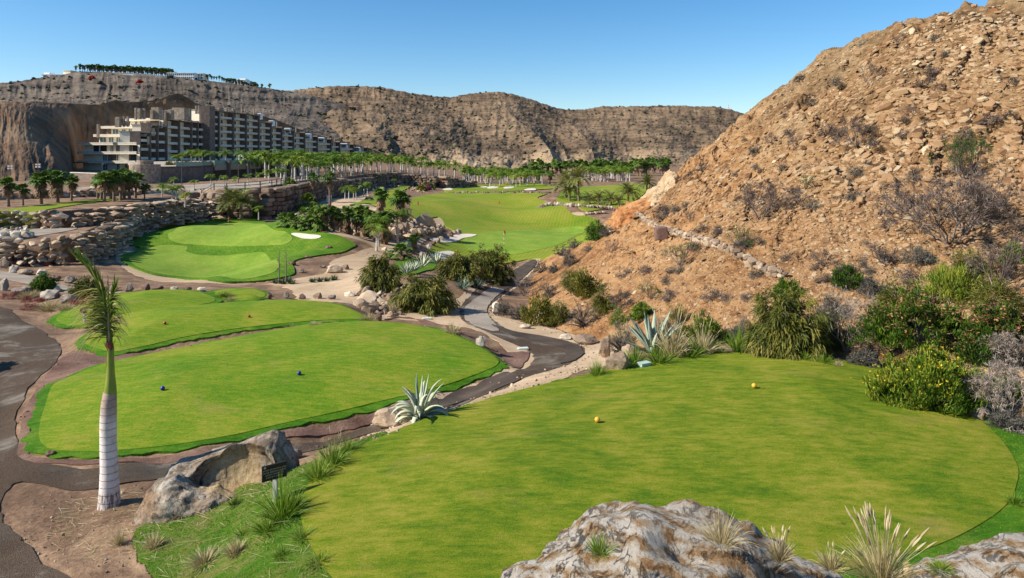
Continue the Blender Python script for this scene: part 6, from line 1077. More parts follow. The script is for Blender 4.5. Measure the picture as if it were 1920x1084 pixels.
def rocks_and_boulders():
    m = NM('weathered white and rust rock', 0.9, 0.15); co = m.map((1,1,1.4), (0.5,0.35,0.2)); w = m.n('ShaderNodeTexWave', wave_type='BANDS', bands_direction='DIAGONAL'); m.set(w.inputs[0], co); w.inputs['Scale'].default_value = 1.5; w.inputs['Distortion'].default_value = 9.0; w.inputs['Detail'].default_value = 6; w.inputs['Detail Scale'].default_value = 1.6; w.inputs['Detail Roughness'].default_value = 0.72
    a = m.noise(2.2, 10, 0.72, co, 0.8); b = m.noise(16, 8, 0.78); f = m.math('ADD', m.math('MULTIPLY', w.outputs['Fac'], 0.24), m.math('MULTIPLY', a, 0.76)); z = m.xyz()
    c = m.ramp(f, [(0.26,(0.16,0.09,0.045)),(0.36,(0.36,0.215,0.10)),(0.43,(0.44,0.345,0.24)),(0.54,(0.55,0.49,0.41)),(0.75,(0.66,0.61,0.54))])
    br = m.math('ADD', m.math('MULTIPLY', m.math('ADD', z[2], 3.95), 1.5), m.math('MULTIPLY', m.math('SUBTRACT', m.noise(0.9, 6, 0.7), 0.5), 3.2)); c = m.mix(m.ramp(br, [(0.25,0.0),(0.75,0.6)]), c, m.ramp(m.math('ADD', m.math('MULTIPLY', a, 0.5), m.math('MULTIPLY', b, 0.5)), [(0.36,(0.13,0.08,0.045)),(0.5,(0.30,0.20,0.11)),(0.64,(0.46,0.33,0.20))]))
    cr = m.math('ABSOLUTE', m.math('SUBTRACT', m.noise(3.2, 9, 0.62, m.map((1,1,0.55), (0.5,0.2,0)), 0.6), 0.5)); ck = m.ramp(cr, [(0.0,1.0),(0.022,0.0)]); c = m.mix(m.math('MULTIPLY', ck, 0.5), c, (0.07,0.05,0.036)); c = m.mix(m.ramp(b, [(0.33,0.7),(0.44,0.0)]), c, (0.09,0.065,0.045))
    m.col(c); m.bump(m.math('SUBTRACT', m.math('ADD', m.math('MULTIPLY', a, 1.6), m.math('MULTIPLY', b, 0.9)), ck), 1.0, 0.09); M['rockfront'] = m.done()
    m = NM('grey pitted rock', 0.9, 0.2); a = m.noise(1.5, 9, 0.68, m.map((1,1,0.7)), 1.0); b = m.noise(11, 8, 0.75); v = m.voro(7); z = m.xyz()[2]
    c = m.ramp(a, [(0.36,(0.06,0.045,0.033)),(0.46,(0.19,0.15,0.11)),(0.55,(0.35,0.30,0.235)),(0.68,(0.50,0.455,0.385))]); c = m.mix(m.ramp(m.noise(0.9,6,0.6), [(0.46,0.0),(0.58,0.8)]), c, m.ramp(b, [(0.35,(0.11,0.06,0.03)),(0.65,(0.30,0.185,0.10))])); cr = m.math('ABSOLUTE', m.math('SUBTRACT', m.noise(2.6, 9, 0.62, m.map((1,1,0.6)), 0.6), 0.5)); c = m.mix(m.math('MULTIPLY', m.ramp(cr, [(0.0,1.0),(0.02,0.0)]), 0.85), c, (0.03,0.022,0.018)); c = m.mix(m.ramp(b, [(0.32,0.85),(0.45,0.0)]), c, (0.05,0.038,0.03)); bc = Vector(w3(432,900,14.75)); vd = m.n('ShaderNodeVectorMath', operation='DISTANCE'); m.set(vd.inputs[0], m.co); vd.inputs[1].default_value = bc; c = m.mix(m.ramp(m.math('ADD', vd.outputs['Value'], m.math('MULTIPLY', m.math('SUBTRACT', a, 0.5), 0.7)), [(0.42,0.85),(0.75,0.0)]), c, m.ramp(b, [(0.35,(0.30,0.21,0.105)),(0.65,(0.50,0.38,0.21))])); m.col(c); m.bump(m.math('ADD', m.math('MULTIPLY',a,1.2), m.math('ADD', m.math('MULTIPLY', b, 0.8), m.math('MULTIPLY', v, 0.5))), 1.0, 0.06); M['rockpit'] = m.done()
    outline_rock('boulder', [(950,1160),(975,1092),(1008,1070),(1058,1038),(1092,1000),(1108,984),(1135,975),(1160,970),(1188,957),(1215,962),(1245,975),(1300,986),(1345,998),(1395,1013),(1440,1038),(1490,1054),(1540,1068),(1580,1086),(1640,1160)], 7.4, -6.6, 2.6, M['rockfront'], 5, 6, 0.095, None, 0.8, label="large white and rust boulder in the foreground at bottom centre", cat="boulder")
    outline_rock('boulder', [(1690,1150),(1725,1078),(1770,1068),(1810,1060),(1845,1048),(1880,1032),(1915,1020),(1990,1015),(2080,1060),(2120,1150)], 7.6, -6.6, 2.0, M['rockfront'], 11, 6, 0.06, None, 0.8, label="ochre boulder cut off by the bottom right corner", cat="boulder")
    outline_rock('boulder', [(1868,1150),(1885,1076),(1900,1066),(1930,1060),(1990,1066),(2030,1150)], 7.0, -6.6, 1.2, M['rockfront'], 14, 5, 0.05, None, 0.8, label="small brown rock in front of the ochre corner boulder", cat="boulder")
    outline_rock('boulder', [(308,900),(322,882),(336,862),(352,858),(372,856),(400,848),(425,842),(455,830),(480,818),(500,810),(514,806),(526,812),(536,832),(545,850),(552,872),(556,905)], 15.3, -8.25, 1.9, M['rockpit'], 21, 6, 0.075, [(430,893,14.45,0.80),(392,890,14.5,0.55),(470,880,14.5,0.5)], 0.75, label="big grey boulder with a sandy scooped hollow beside the notice board", cat="boulder")
    outline_rock('boulder', [(256,985),(264,950),(275,925),(290,908),(312,896),(330,893),(345,905),(365,918),(385,922),(400,916),(420,924),(440,930),(447,948)], 14.35, -7.95, 1.1, M['rockpit'], 33, 6, 0.08, None, 0.8, label="dark pitted boulder with pale top below the scooped boulder", cat="boulder")
    G = "rocks in the line behind the upper tees"
    for i, (px, py, w, h, mt, lab) in enumerate([(211,546,14,11,'bould',"grey rock left end of the rock line behind the small tee"),(240,547,14,14,'bould',"dark pointed rock second in the line behind the small tee"),(270,546,16,13,'red',"brown rock third in the line behind the small tee"),(292,545,19,8,'red',"flat red brown rock fourth in the line behind the small tee"),(324,545,16,7,'bould',"low grey rock fifth in the line behind the small tee"),(350,545,15,6,'red',"low dark rock sixth in the line behind the small tee"),(376,546,17,6,'white',"flat pale rock right end of the line behind the small tee"),
        (504,562,8,13,'red',"upright stone post at the corner of the smallest tee"),(536,560,11,11,'bould',"grey rock first in the line on sand behind the third tee"),(565,562,13,10,'red',"brown rock second in the line on sand behind the third tee"),(594,561,16,11,'rubble',"tan rock third in the line on sand behind the third tee"),(621,562,15,8,'bould',"grey rock fourth in the line on sand behind the third tee"),(655,557,23,9,'white',"flat whitish rock near the island on the sandy track"),(675,556,14,8,'red',"reddish rock touching the island's rubble slope")]): loose_rock(px, py, w, h, mt, i, label=lab, cat="rock", group=G)
    for i, (px, py, w, h, mt, lab) in enumerate([(710,603,11,17,'red',"square upright red stone at the right end of the third tee"),(902,652,20,20,'bould',"upright pointed grey stone at the right tip of the middle tee"),(547,498,14,7,'red',"dark rock on the right edge of the left green"),(576,484,12,4,'red',"flat dark rock at the lower right rim of the left green"),(615,468,12,7,'red',"dark rock at the right rim of the left green"),(564,512,10,7,'bould',"small dark rock beside the left agave clump"),(624,513,30,15,'rubble',"long tan boulder alone on the sandy track"),(645,506,16,9,'rubble',"orange tan stone behind the long sandy boulder"),(606,503,8,5,'bould',"little grey stone beside the spiky plant on the track"),
        (21,513,20,15,'bould',"round grey rock beside the service path, left one"),(43,516,26,10,'rubble',"flat tan rock beside the service path, second one"),(74,521,18,15,'white',"pale pointed rock beside the service path, third one"),(100,527,17,10,'red',"dark red rock beside the service path, fourth one"),(127,532,20,13,'bould',"grey rock beside the service path, last one"),(4,503,14,20,'rubble',"tan rock at the picture edge under the rubble wall"),(3,545,16,22,'bould',"dark rock at the left picture edge below the path"),(33,553,30,13,'bould',"broad dark rock among the red succulents"),(84,563,40,17,'bould',"broad grey rock in the middle of the succulent bed"),(125,570,30,16,'bould',"pointed grey rock at the right of the succulent bed"),(104,548,14,9,'white',"pale rock on the far side of the succulent bed"),
        (91,858,17,11,'red',"purple brown stone in the grass at the tee's lower left corner"),(724,806,54,32,'rubble',"pale smooth boulder under the left agave leaves"),(880,536,36,24,'rubble',"tan boulder under the right island bush"),(1160,697,44,32,'rubble',"white streaked rock between tee and bend"),(1135,672,24,38,'rubble',"pale leaning slab below the grey scrub by the bend"),(1180,668,24,20,'rubble',"pale rock behind the streaked rock at the large agave"),(552,862,26,16,'bould',"dark flat stone at the right foot of the scooped boulder"),(1100,647,46,14,'rubble',"pale exposed rock ledge above the path bend"),(985,617,22,8,'white',"pale flat rock at the inner path bend under the sparse bush"),(1062,638,24,9,'white',"pale rock beside the upper path edge"),(930,590,18,22,'white',"whitish block lining the path inside the curve"),(720,470,10,6,'white',"small white edging stone by the sandy path")]): loose_rock(px, py, w, h, mt, i+3, label=lab, cat="rock")
    for i, (px, py) in enumerate([(286,407),(303,408),(322,412),(336,414),(352,415),(361,412),(372,410),(384,409),(396,408),(405,407),(316,411)]): loose_rock(px, py+2, _rp.uniform(8,12), _rp.uniform(5,8), ['red','bould','white'][i % 3], i, label="rounded rock in the short line at the back of the left green", cat="rock", group="rocks at the back of the left green")
    for i in range(30): px = 1013 + i*4.9; loose_rock(px, 394 - 8*math.sin(min(i/7,1)*1.4) + (i-7)*0.42 if i < 40 else 0, _rp.uniform(7,11), _rp.uniform(5,8), ['bould','red','bould','white'][i % 4], i, label="rounded boulder in the far row in front of the date palms", cat="rock", group="boulders in the far row by the date palms")
    for i in range(44): px = 851 + i*4.2; loose_rock(px, 363 - 0.0*i + (0.8*math.sin(i)), _rp.uniform(4,7), _rp.uniform(3,5), ['red','bould','red'][i % 3], i, label="rounded boulder in the low row at the far end of the fairway", cat="rock", group="boulders at the far end of the fairway")
    for i in range(9): loose_rock(1096+i*5, 403.5 - i*0.35, 7, 5, ['rubble','white','bould'][i % 3], i, label="small rock in the short row on the far sand area", cat="rock", group="rocks on the far sand area")
    for i, (px, py, w, h) in enumerate([(800,428,14,12),(812,432,12,9),(822,430,10,9),(793,424,11,10),(806,421,9,8),(852,442,12,9),(860,440,11,10),(843,446,13,8),(836,450,14,9),(826,452,12,8),(818,456,14,9),(810,462,13,9),(804,468,12,10),(797,476,13,11),(792,484,12,11),(788,490,11,9)]): loose_rock(px, py, w, h, ['bould','rubble','bould','red'][i % 4], i, label="grey or tan boulder edging the bunker left of the right green", cat="rock", group="boulders edging the right green bunkers")
    # rubble banks
    def strip(pts, hs):
        P = np.array([gp(*p)[:2] for p in pts]); Q = np.array([gp(*p)[:2] for p in hs])
        def f(r): u = r.uniform(0, len(P)-1.001); i = int(u); a = P[i]+(P[i+1]-P[i])*(u-i); b = Q[i]+(Q[i+1]-Q[i])*(u-i); return a + (b-a)*r.uniform(-0.02,1.0)
        return f
    heap('rubble', strip([(522,408),(560,420),(605,430),(650,437),(690,444),(745,452),(775,445),(805,440),(828,436)],[(560,384),(590,386),(630,392),(660,396),(690,398),(735,406),(770,414),(800,422),(822,426)]), 1150, (0.50,0.35), M['rubble'], 3, RK1, kind='stuff', label="rubble bank of tan boulders behind the curved row of fan palms", cat="rubble")
    heap('rubble', strip([(672,574),(690,585),(715,592),(745,596)],[(688,548),(700,540),(735,545),(770,560)]), 210, (0.24,0.4), M['rubble'], 5, RK2, kind='stuff', label="rubble slope of tan stones on the left end of the rocky island", cat="rubble")
    heap('rubble', strip([(640,364),(700,354),(740,350),(790,362)],[(650,360),(705,350),(770,344),(838,350)]), 260, (0.45,0.35), M['rubble'], 6, RK1, kind='stuff', label="scattered tan stones below the far end of the road wall", cat="rubble")
    heap('rubble', strip([(-20,440),(40,436),(60,444)],[(-20,450),(10,452),(40,450)]), 60, (0.5,0.3), M['white'], 8, RK1, kind='stuff', label="pile of pale stones beside the grey road at far left", cat="rubble")
    heap('rubble', strip([(640,842),(740,800),(900,730),(1050,690),(1110,660),(1010,615),(930,600),(880,560),(960,520)],[(700,835),(860,770),(1000,735),(1120,692),(1160,655),(1050,605),(975,590),(850,575),(940,540)]), 900, (0.035,0.55), M['rubble'], 9, RK1, kind='stuff', label="loose gravel strewn along the cart path edges", cat="gravel")
    heap('rubble', strip([(30,1000),(60,940),(120,915),(250,905),(320,925)],[(80,1050),(160,1075),(240,1085),(330,1070),(300,980)]), 420, (0.012,0.6), M['rubble'], 10, RK1, kind='stuff', label="small loose stones on the bare soil around the ringed palm", cat="gravel")
    heap('rubble', strip([(60,840),(120,700),(180,680),(400,655),(560,840),(750,790),(930,700)],[(30,800),(90,690),(160,670),(380,650),(520,855),(700,815),(990,670)]), 500, (0.03,0.5), M['red'], 12, RK1, kind='stuff', label="dark red cinder stones along the tee edges", cat="gravel")
    # low dry wall along the hill path
    pts = [gp(a, b) for a, b in [(1192,402),(1208,414),(1225,424),(1240,432),(1262,438),(1290,448),(1320,456),(1350,466),(1378,478),(1395,488),(1408,498),(1425,505),(1450,516),(1475,524)]]
    r = np.random.default_rng(8); mb = MB(); P = np.array(pts); L = np.r_[0, np.cumsum(np.linalg.norm(np.diff(P,axis=0),axis=1))]; s = 0
    while s < L[-1]:
        q = [np.interp(s, L, P[:,i]) for i in range(3)]; k = r.uniform(.8,1.25)
        if r.random() < 0.93:
            for j in range(2): V, Fc = BLK[r.integers(5)] if r.random() < .5 else RK2[r.integers(8)]; mb.add(rot3(V, r)*[.17*k,.15,.13] if j else rotz(V*[.19*k,.17,.16], r.uniform(0,3)), Fc, r.uniform(.0,.8)); mb.v[-1] += np.array(q) + [r.uniform(-.1,.1), r.uniform(-.12,.12), 0.06+0.17*j]
        s += 0.24
    obj('dry_stone_wall', mb.data('dry_stone_wall', M['rubble']), label="low pale dry stone wall descending across the orange hillside", cat="wall")
    b = MB(); p, s = gk(1240, 447); V, Fc = BLK[2]; b.add(V*[.42,.3,.45]+[0,0,.3], Fc, .4); obj('stone_pier', b.data('stone_pier', M['red']), None, p, label="square dark stone pier in the hillside wall", cat="stone pier")
    # orange and cream cut faces of the spur end
    outline_rock('rock_outcrop', [(1150,412),(1158,398),(1170,388),(1185,380),(1200,374),(1220,370),(1232,376),(1240,392)], gp(1200,400)[1]+1.5, gp(1200,405)[2]-2.5, 6, M['orange'], 41, 6, 0.16, None, 0.8, label="bare orange rock outcrop at the foot of the hillside spur", cat="rock outcrop")
    yb = gp(1240, 372)[1]+2; outline_rock('rock_outcrop', [(1188,402),(1200,388),(1212,374),(1220,358),(1226,352),(1236,348),(1242,336),(1250,326),(1258,322),(1268,330),(1280,355)], yb, gp(1240,372)[2]-3, 7, M['creamrock'], 43, 6, 0.17, None, 0.8, label="pale cream cut rock face on the end of the hillside spur", cat="rock outcrop")
def plants():
    ag = [agave(3, 30, 1.0, 0.15, 0.72, 'agave', 0.28, 0.10), agave(5, 24, 1.0, 0.13, 0.85, 'agave', 0.06)]
    p, s = gk(788, 783); k = 80*s; root = place_parts('agave', [('leaf_rosette', agave(3, 34, k*1.0, k*0.13, 0.66, 'agave', 1.3, 0.5)), ('spear_leaves', agave(9, 5, k*1.02, k*0.09, 1.25, 'agave', 0.02, 0.0)), ('dead_leaves', tuft(3, k*.35, k*1.4, 130, 'straw', 0.02, 14, 0.7)[0][1])], p, .4, 1, label="pale agave with drooping outer leaves between the two near tees", cat="agave")
    p, s = gk(1225, 664); k = 86*s; place_parts('agave', [('leaf_rosette', agave(5, 26, k*1.0, k*0.13, 0.80, 'agave', 0.10, -0.06))], p, .9, 1, label="large upright blue green agave behind the near tee", cat="agave")
    for i, (px, py, w, lab) in enumerate([(775,516,30,"whitish agave on the left of the rocky island top"),(792,508,34,"grey agave standing up in the middle of the rocky island"),(818,502,36,"white agave leaning over on the right of the island top"),(762,522,34,"spreading pale agave on the island's left edge")]):
        p, s = gk(px, py); k = w*s; place_parts('agave', [('leaf_rosette', agave(20+i, 22, k*.8, k*.10, .8, 'agave', .15, .3))], (p[0], p[1]+.5, p[2]+0.25), i, 1, label=lab, cat="agave")
    for i, (px, py, w, lab) in enumerate([(516,532,18,"dark spiky agave left in the clump by the left green"),(530,533,22,"dark spiky agave in the middle of the clump by the left green"),(546,533,22,"dark spiky agave right in the clump by the left green"),(540,528,20,"dark spiky agave at the back of the clump by the left green"),(587,530,18,"dark spiky agave left in the short row on the sand"),(600,529,18,"second dark spiky agave in the short row on the sand"),(613,528,18,"third dark spiky agave in the short row on the sand"),(626,526,20,"last dark spiky agave in the short row on the sand"),(604,502,9,"tiny lone spiky plant on the sandy track")]):
        p, s = gk(px, py); k = w*s; place_parts('agave', [('leaf_rosette', agave(30+i, 40, k*.62, k*.06, .8, 'aloe', .1))], p, i, 1, label=lab, cat="agave")
    for i, (px, py, w, lab) in enumerate([(868,545,34,"splayed spiky aloe left of the tan boulder on the island"),(895,542,30,"splayed spiky aloe in front of the tan boulder on the island")]):
        p, s = gk(px, py); k = w*s; place_parts('agave', [('leaf_rosette', agave(50+i, 50, k*.75, k*.045, .7, 'agave', .1, -.25))], (p[0],p[1],p[2]+.1), i, 1, label=lab, cat="agave")
    for px, base, top, i in [(523,533,470,0),(536,533,468,1)]:
        p, s = gk(px, base); b = MB(); hh = (base-top)*s; b.tube([(0,0,0),(0.02,0,hh*.5),(0.0,0,hh)], [.05,.04,.02], 6, .6); r = np.random.default_rng(i)
        for z in np.linspace(hh*.45, hh, 14): a = r.uniform(0,6.28); b.tube([(0,0,z),(math.cos(a)*.16,math.sin(a)*.16,z+.06)], [.018,.008], 4, .4)
        obj('flower_stalk', b.data('flower_stalk', M['twig']), None, p, label=["left of two tall dry agave flower stalks by the left green","right of two tall dry agave flower stalks by the left green"][i], cat="flower stalk")
    H_ = dict(mat='olive', mode='hang', bl=0.28, bw=0.055, nb=36, n=260, droop=0.5, stems=12, stem_mat='palewood', core=0.45, tint=(0.56,0.17))
    shrub(712,548,72,80,1,lab="drooping olive shrub on the rocks at the left end of the island",cat="shrub",**{**H_,'n':200}); shrub(790,586,130,84,2,lab="broad drooping olive shrub at the front of the island",**{**H_,'n':330}); shrub(862,530,92,66,4,lab="olive shrub in the middle of the island behind the spiky aloes",**{**H_,'n':220}); shrub(908,531,108,84,3,lab="large rounded olive shrub at the right end of the island",**{**H_,'n':330})
    shrub(1490,672,172,156,5,lab="big drooping olive green shrub behind the near tee's far edge",**{**H_,'n':330,'nb':40,'bl':.22,'bw':.03,'mat':'olive','tint':(.55,.2)}); shrub(1012,612,72,66,6,lab="sparse light olive shrub inside the path curve",**{**H_,'mode':'up','n':90,'bl':.26,'tint':(.62,.18)}); shrub(1100,560,52,70,7,lab="tall sparse green shrub on the lower hillside above the grey scrub",**{**H_,'mode':'up','n':70,'bl':.28,'tint':(.6,.2)})
    shrub(1122,450,48,42,8,lab="green shrub at the hill foot beside the orange outcrop",**{**H_,'mode':'out','n':90,'bl':.3,'mat':'lime','tint':(.3,.15)}); shrub(1275,612,44,48,9,lab="thin green shrub with bare stems right of the large agave",**{**H_,'mode':'up','n':60,'bl':.14,'bw':.014,'tint':(.6,.15)}); shrub(1160,615,42,45,10,lab="small bright shrub behind the grey scrub by the agave",**{**H_,'mode':'up','n':55,'bl':.14,'bw':.014,'mat':'lime','tint':(.6,.15)})
    fl = dict(mat='lime', mode='up', bl=0.14, bw=0.026, nb=28, n=560, droop=0.15, stems=10, core=0.5, seg=2)
    shrub(1762,776,232,130,11,lab="bright green shrub with yellow flower heads at the near tee's right edge",flowers=('yellowfl',650,0.055),dd=.6,**{**fl,'tint':(.64,.16)}); shrub(1752,668,255,122,12,lab="dark green shrub covered in rusty flower heads behind the bright one",flowers=('rustfl',1300,0.075),dd=.6,**{**fl,'tint':(.33,.15)}); shrub(1890,650,110,80,13,lab="rusty flowered shrub cut off by the right picture edge",flowers=('rustfl',500,0.075),**{**fl,'n':180,'tint':(.2,.12)}); shrub(1328,648,100,62,14,lab="rounded green shrub with small yellow flowers right of the agave",flowers=('yellowfl',220,0.045),**{**fl,'n':190,'tint':(.42,.18)}); shrub(1895,760,70,55,15,lab="small flowering shrub at the right edge above the stone block",flowers=('yellowfl',90,0.045),**{**fl,'n':80,'tint':(.3,.15)})
    shrub(1800,575,120,92,16,lab="loose lime green shrub above the rusty flowered one",**{**fl,'mode':'up','n':130,'bl':.2,'bw':.022,'tint':(.75,.15),'stem_mat':'palewood','core':.2,'stems':16}); shrub(1905,500,50,50,17,lab="small lime shrub on the right edge under the black branching shrub",**{**fl,'n':50,'bl':.16,'tint':(.72,.15)}); shrub(1597,545,60,46,18,lab="low green and rust shrub behind the bleached deadwood",flowers=('rustfl',60,.04),**{**fl,'n':80,'tint':(.3,.15)})
    shrub(1070,500,34,30,19,lab="dense purplish scrub on the slope edge nearest the right green",**{**H_,'mode':'out','mat':'greyleaf','n':70,'bl':.16,'bw':.02,'tint':(.35,.15)})
    # the continuous belt of mixed scrub along the hill foot
    for i, (px, py, w, h, kind, lab) in enumerate([(1560,655,70,70,'o',"olive shrub filling the gap right of the big drooping one"),(1660,640,80,60,'l',"small leafy shrub behind the bleached deadwood, left of the rusty one"),(1700,590,90,60,'o',"olive scrub rising behind the rusty flowered shrub"),(1845,690,80,60,'r',"rust tinged shrub between the bright shrub and the right edge"),(1640,560,60,40,'g',"grey scrub on the stones above the rusty shrub"),(1430,655,60,70,'o',"narrow olive shrub joining the big drooping one's left side"),(1395,640,50,40,'g',"grey scrub behind the bright upright tuft"),(1885,600,90,80,'o',"olive shrub at the right edge above the rusty one"),(1830,530,70,60,'o',"thin olive shrub under the black branching shrub"),(1250,640,50,46,'g',"grey scrub directly behind the large agave"),(1205,600,44,34,'l',"low leafy shrub on the slope behind the large agave"),(1050,610,50,52,'o',"olive shrub filling the gap inside the path curve"),(1130,590,46,60,'o',"thin olive shrub behind the big grey mound"),(1030,560,44,36,'g',"grey scrub just above the path's straight"),(1075,545,46,44,'o',"olive shrub on the slope above the dry dome"),(1730,500,70,36,'g',"grey scrub under the largest dry shrub"),(1570,600,60,50,'g',"grey scrub behind the big drooping shrub's right side"),(1900,812,80,40,'g',"grey undergrowth at the right edge below the stone block"),(1700,735,60,30,'g',"dark grey undergrowth at the bright shrub's left foot"),(1480,560,50,36,'l',"small green shrub on the slope above the big drooping one"),(975,600,40,36,'g',"grey scrub at the inner kerb of the path curve")]):
        kw = {'o':{**H_,'mode':'out','n':120,'nb':30,'bl':.22,'bw':.02,'tint':(.5,.2)},'l':{**fl,'mode':'out','n':110,'bl':.15,'tint':(.45,.18)},'r':{**fl,'n':130,'tint':(.22,.14),'flowers':('rustfl',200,.05)},'g':dict(mat='greyleaf',mode='out',bl=.11,bw=.014,nb=24,n=100,droop=.2,stems=14,core=.35,tint=(.4+.06*(i%4),.18))}[kind]
        shrub(px,py,w,h,700+i,lab=lab,cat="scrub" if kind == 'g' else "shrub",**kw)
    gs = dict(mat='greyleaf', mode='out', bl=0.13, bw=0.016, nb=26, n=110, droop=.2, stems=14, stem_mat='twig', core=.4)
    for i, (px, py, w, h, lab) in enumerate([(1095,618,74,62,"large grey green scrub mound above the path bend"),(1168,664,66,66,"dark grey scrub mound left of the large agave"),(1055,480,40,30,"purple grey scrub on the slope above the right green"),(1078,466,34,26,"dark purple scrub next along the slope edge"),(1015,512,40,30,"dark round scrub at the path end below the right green"),(1040,512,30,22,"grey scrub right of the dark round one by the path end"),(945,592,46,34,"grey scrub inside the path curve"),(1140,442,40,26,"grey scrub at the foot of the orange outcrop"),(1110,432,26,16,"grey scrub on the slope edge near the sand area"),(1625,690,60,40,"low grey scrub under the bleached deadwood"),(1905,700,90,60,"grey scrub on the right edge below the rusty shrub")]): shrub(px,py,w,h,60+i,lab=lab,cat="scrub",**{**gs,'bl':.10+.0*w,'tint':(.3+.25*(i%2),.15)})
    for i, (px, py, w, h, dp, lf, lab) in enumerate([(1798,472,215,130,6,0,"largest dry candelabra shrub spreading on the right hillside"),(1882,545,84,84,5,0,"black branching dry shrub with a bare trunk at the right edge"),(1702,402,58,40,4,0,"small dry shrub touching the largest one's left side"),(1432,416,92,72,5,0,"dense dry brown shrub in the middle of the hillside"),(1498,384,44,26,4,0,"dry shrub just right of the dense middle one"),(1610,276,70,52,5,0,"dry fan shaped shrub high on the hillside"),(1636,166,48,46,4,0,"topmost dry shrub near the skyline"),(1496,283,42,30,4,0,"dry shrub left of the fan shaped one"),(1448,272,34,22,4,0,"small dry shrub left end of the upper row"),(1676,125,28,20,3,0,"small dry shrub right of the topmost one"),(1688,82,26,22,3,0,"tiny dry shrub just under the skyline"),(1818,344,84,82,5,1,"tangled half green shrub above the largest dry one"),(1296,420,18,24,3,0,"thin dry shrub just above the hillside wall"),(1530,354,48,26,4,1,"low olive tinged shrub right of the middle hillside"),(1278,500,60,42,4,1,"sparse green and dry shrub under the hillside wall"),(1392,474,54,46,4,1,"thin greenish shrub above the hillside wall"),(982,556,60,34,5,0,"dry dome shrub between path and slope"),(1160,584,42,36,5,0,"dry grey dome shrub on the lower slope"),(1222,562,40,32,4,1,"small shrub with a few yellow green leaves on the lower slope"),(1145,475,30,26,4,0,"dry shrub on the slope above the right green edge"),(1716,222,52,24,4,0,"flat dry shrub high right of the fan shaped one"),(1660,500,60,34,4,0,"dry grey shrub above the bleached deadwood"),(1545,500,40,28,4,0,"dry shrub at the upper end of the wall")]): dry(px, py, w, h, 100+i, lab, dp, lf, 'twig', 8 if w > 80 else 6, 0.045 if w > 150 else 0.03 if w > 55 else 0.02)
    dry(1592,668,100,110,140,"bleached grey deadwood shrub between the green shrubs","5" and 5,0,'palewood',9,0.016,0.8); dry(1880,795,110,100,141,"bleached twiggy deadwood behind the stone block",5,0,'palewood',10,0.014,1.0); dry(1905,690,80,60,142,"pale dead twigs at the right edge between the flowering shrubs",5,0,'palewood',8,0.014,.9)
    for i, (px, py, w, h, mt, lab) in enumerate([(75,548,40,36,'lime',"dark green shrub beside the service path at left"),(157,560,56,42,'olive',"olive shrub behind the ringed palm's fronds"),(672,562-26,1,1,'olive','')]):
        if w > 1: shrub(px,py,w,h,80+i,lab=lab,**{**H_,'mode':'out','mat':mt,'n':130,'bl':.26,'tint':(.35,.15)})
    for i, (px, py, w, h, mt, lab) in enumerate([(825,352,26,17,'boug',"magenta bougainvillea mound left of the far bunkers"),(830,351,14,12,'redfl',"red flowering shrub beside the magenta one"),(802,356,22,12,'lime',"green and pink flowering shrub by the far boulder bank"),(814,351,16,12,'lime',"green shrub between the pink and red ones"),(790,359,16,10,'olive',"low olive shrub at the top left of the fairway"),(800,357,10,7,'boug',"small pink bougainvillea behind the green shrub")]):
        shrub({'0':857}.get(str(i),px), py-1, w, h, 90+i, lab=lab, cat="flowering shrub" if mt in ('boug','redfl') else "shrub", **{**H_,'mode':'out','mat':mt,'n':80,'nb':20,'bl':.7,'bw':.25,'stems':0,'core':.6})
    for i, (px, py, w, h) in enumerate([(380,402,14,14),(392,403,14,14),(405,403,14,12),(372,401,12,10)]): shrub(px, py, w, h, 95+i, lab="round dark green shrub at the big wall's left foot", group="green shrubs at the big wall's left foot", **{**H_,'mode':'out','mat':'lime','n':60,'nb':18,'bl':.3,'bw':.12,'stems':0,'tint':(.35,.15)})
    for i, (px, w, h) in enumerate([(318,16,10),(345,20,14),(356,12,8),(384,16,11),(394,12,9),(404,16,9),(413,12,8),(437,12,9),(332,10,8),(500,12,9)]):
        s = 150/F; place_parts('shrub', bush(200+i,(w*s,w*s,h*s),**{**H_,'mode':'out','mat':'lime' if i % 2 else 'olive','n':50,'nb':18,'bl':.35,'bw':.12,'stems':0}), w3(px, 311, 152 if px < 400 else 176), 0, 1, label="clipped green shrub in the planting on the hotel terrace", cat="shrub", group="shrubs on the hotel terrace")
    # succulents and straw grasses of the left bed
    for i, (px, py, w, h) in enumerate([(12,560,34,14),(30,556,22,11),(52,566,30,13),(75,566,18,8),(54,582,32,17),(66,580,20,10),(60,497,14,10),(75,499,18,9),(88,499,14,8),(100,496,10,6),(148,575,44,15),(166,572,24,12),(104,558,24,10),(27,499,12,9),(140,572,22,12)]):
        p, s = gk(px, py); place_parts('succulent', bush(300+i,(w*s,w*s*.8,h*s),'succ',40,22,.13,.02,'up',None,(.5,.2),0,core=.5), p, 0, 1, label="reddish low succulent in the bed left of the small tee" if py > 520 else "reddish low succulent at the foot of the rubble wall", cat="succulent", group="red succulents in the left bed" if py > 520 else "red succulents under the rubble wall")
    for i, (px, py, w, h, lab) in enumerate([(90,583,44,24,"large pale fountain grass in the succulent bed"),(122,583,34,18,"smaller pale fountain grass at the bed's right end"),(48,560,34,18,"yellowish fountain grass among the succulents"),(64,556,20,16,"straw grass behind the flat grey rock")]): grass(px,py,w,h,'straw',i,lab,None,None,0,260)
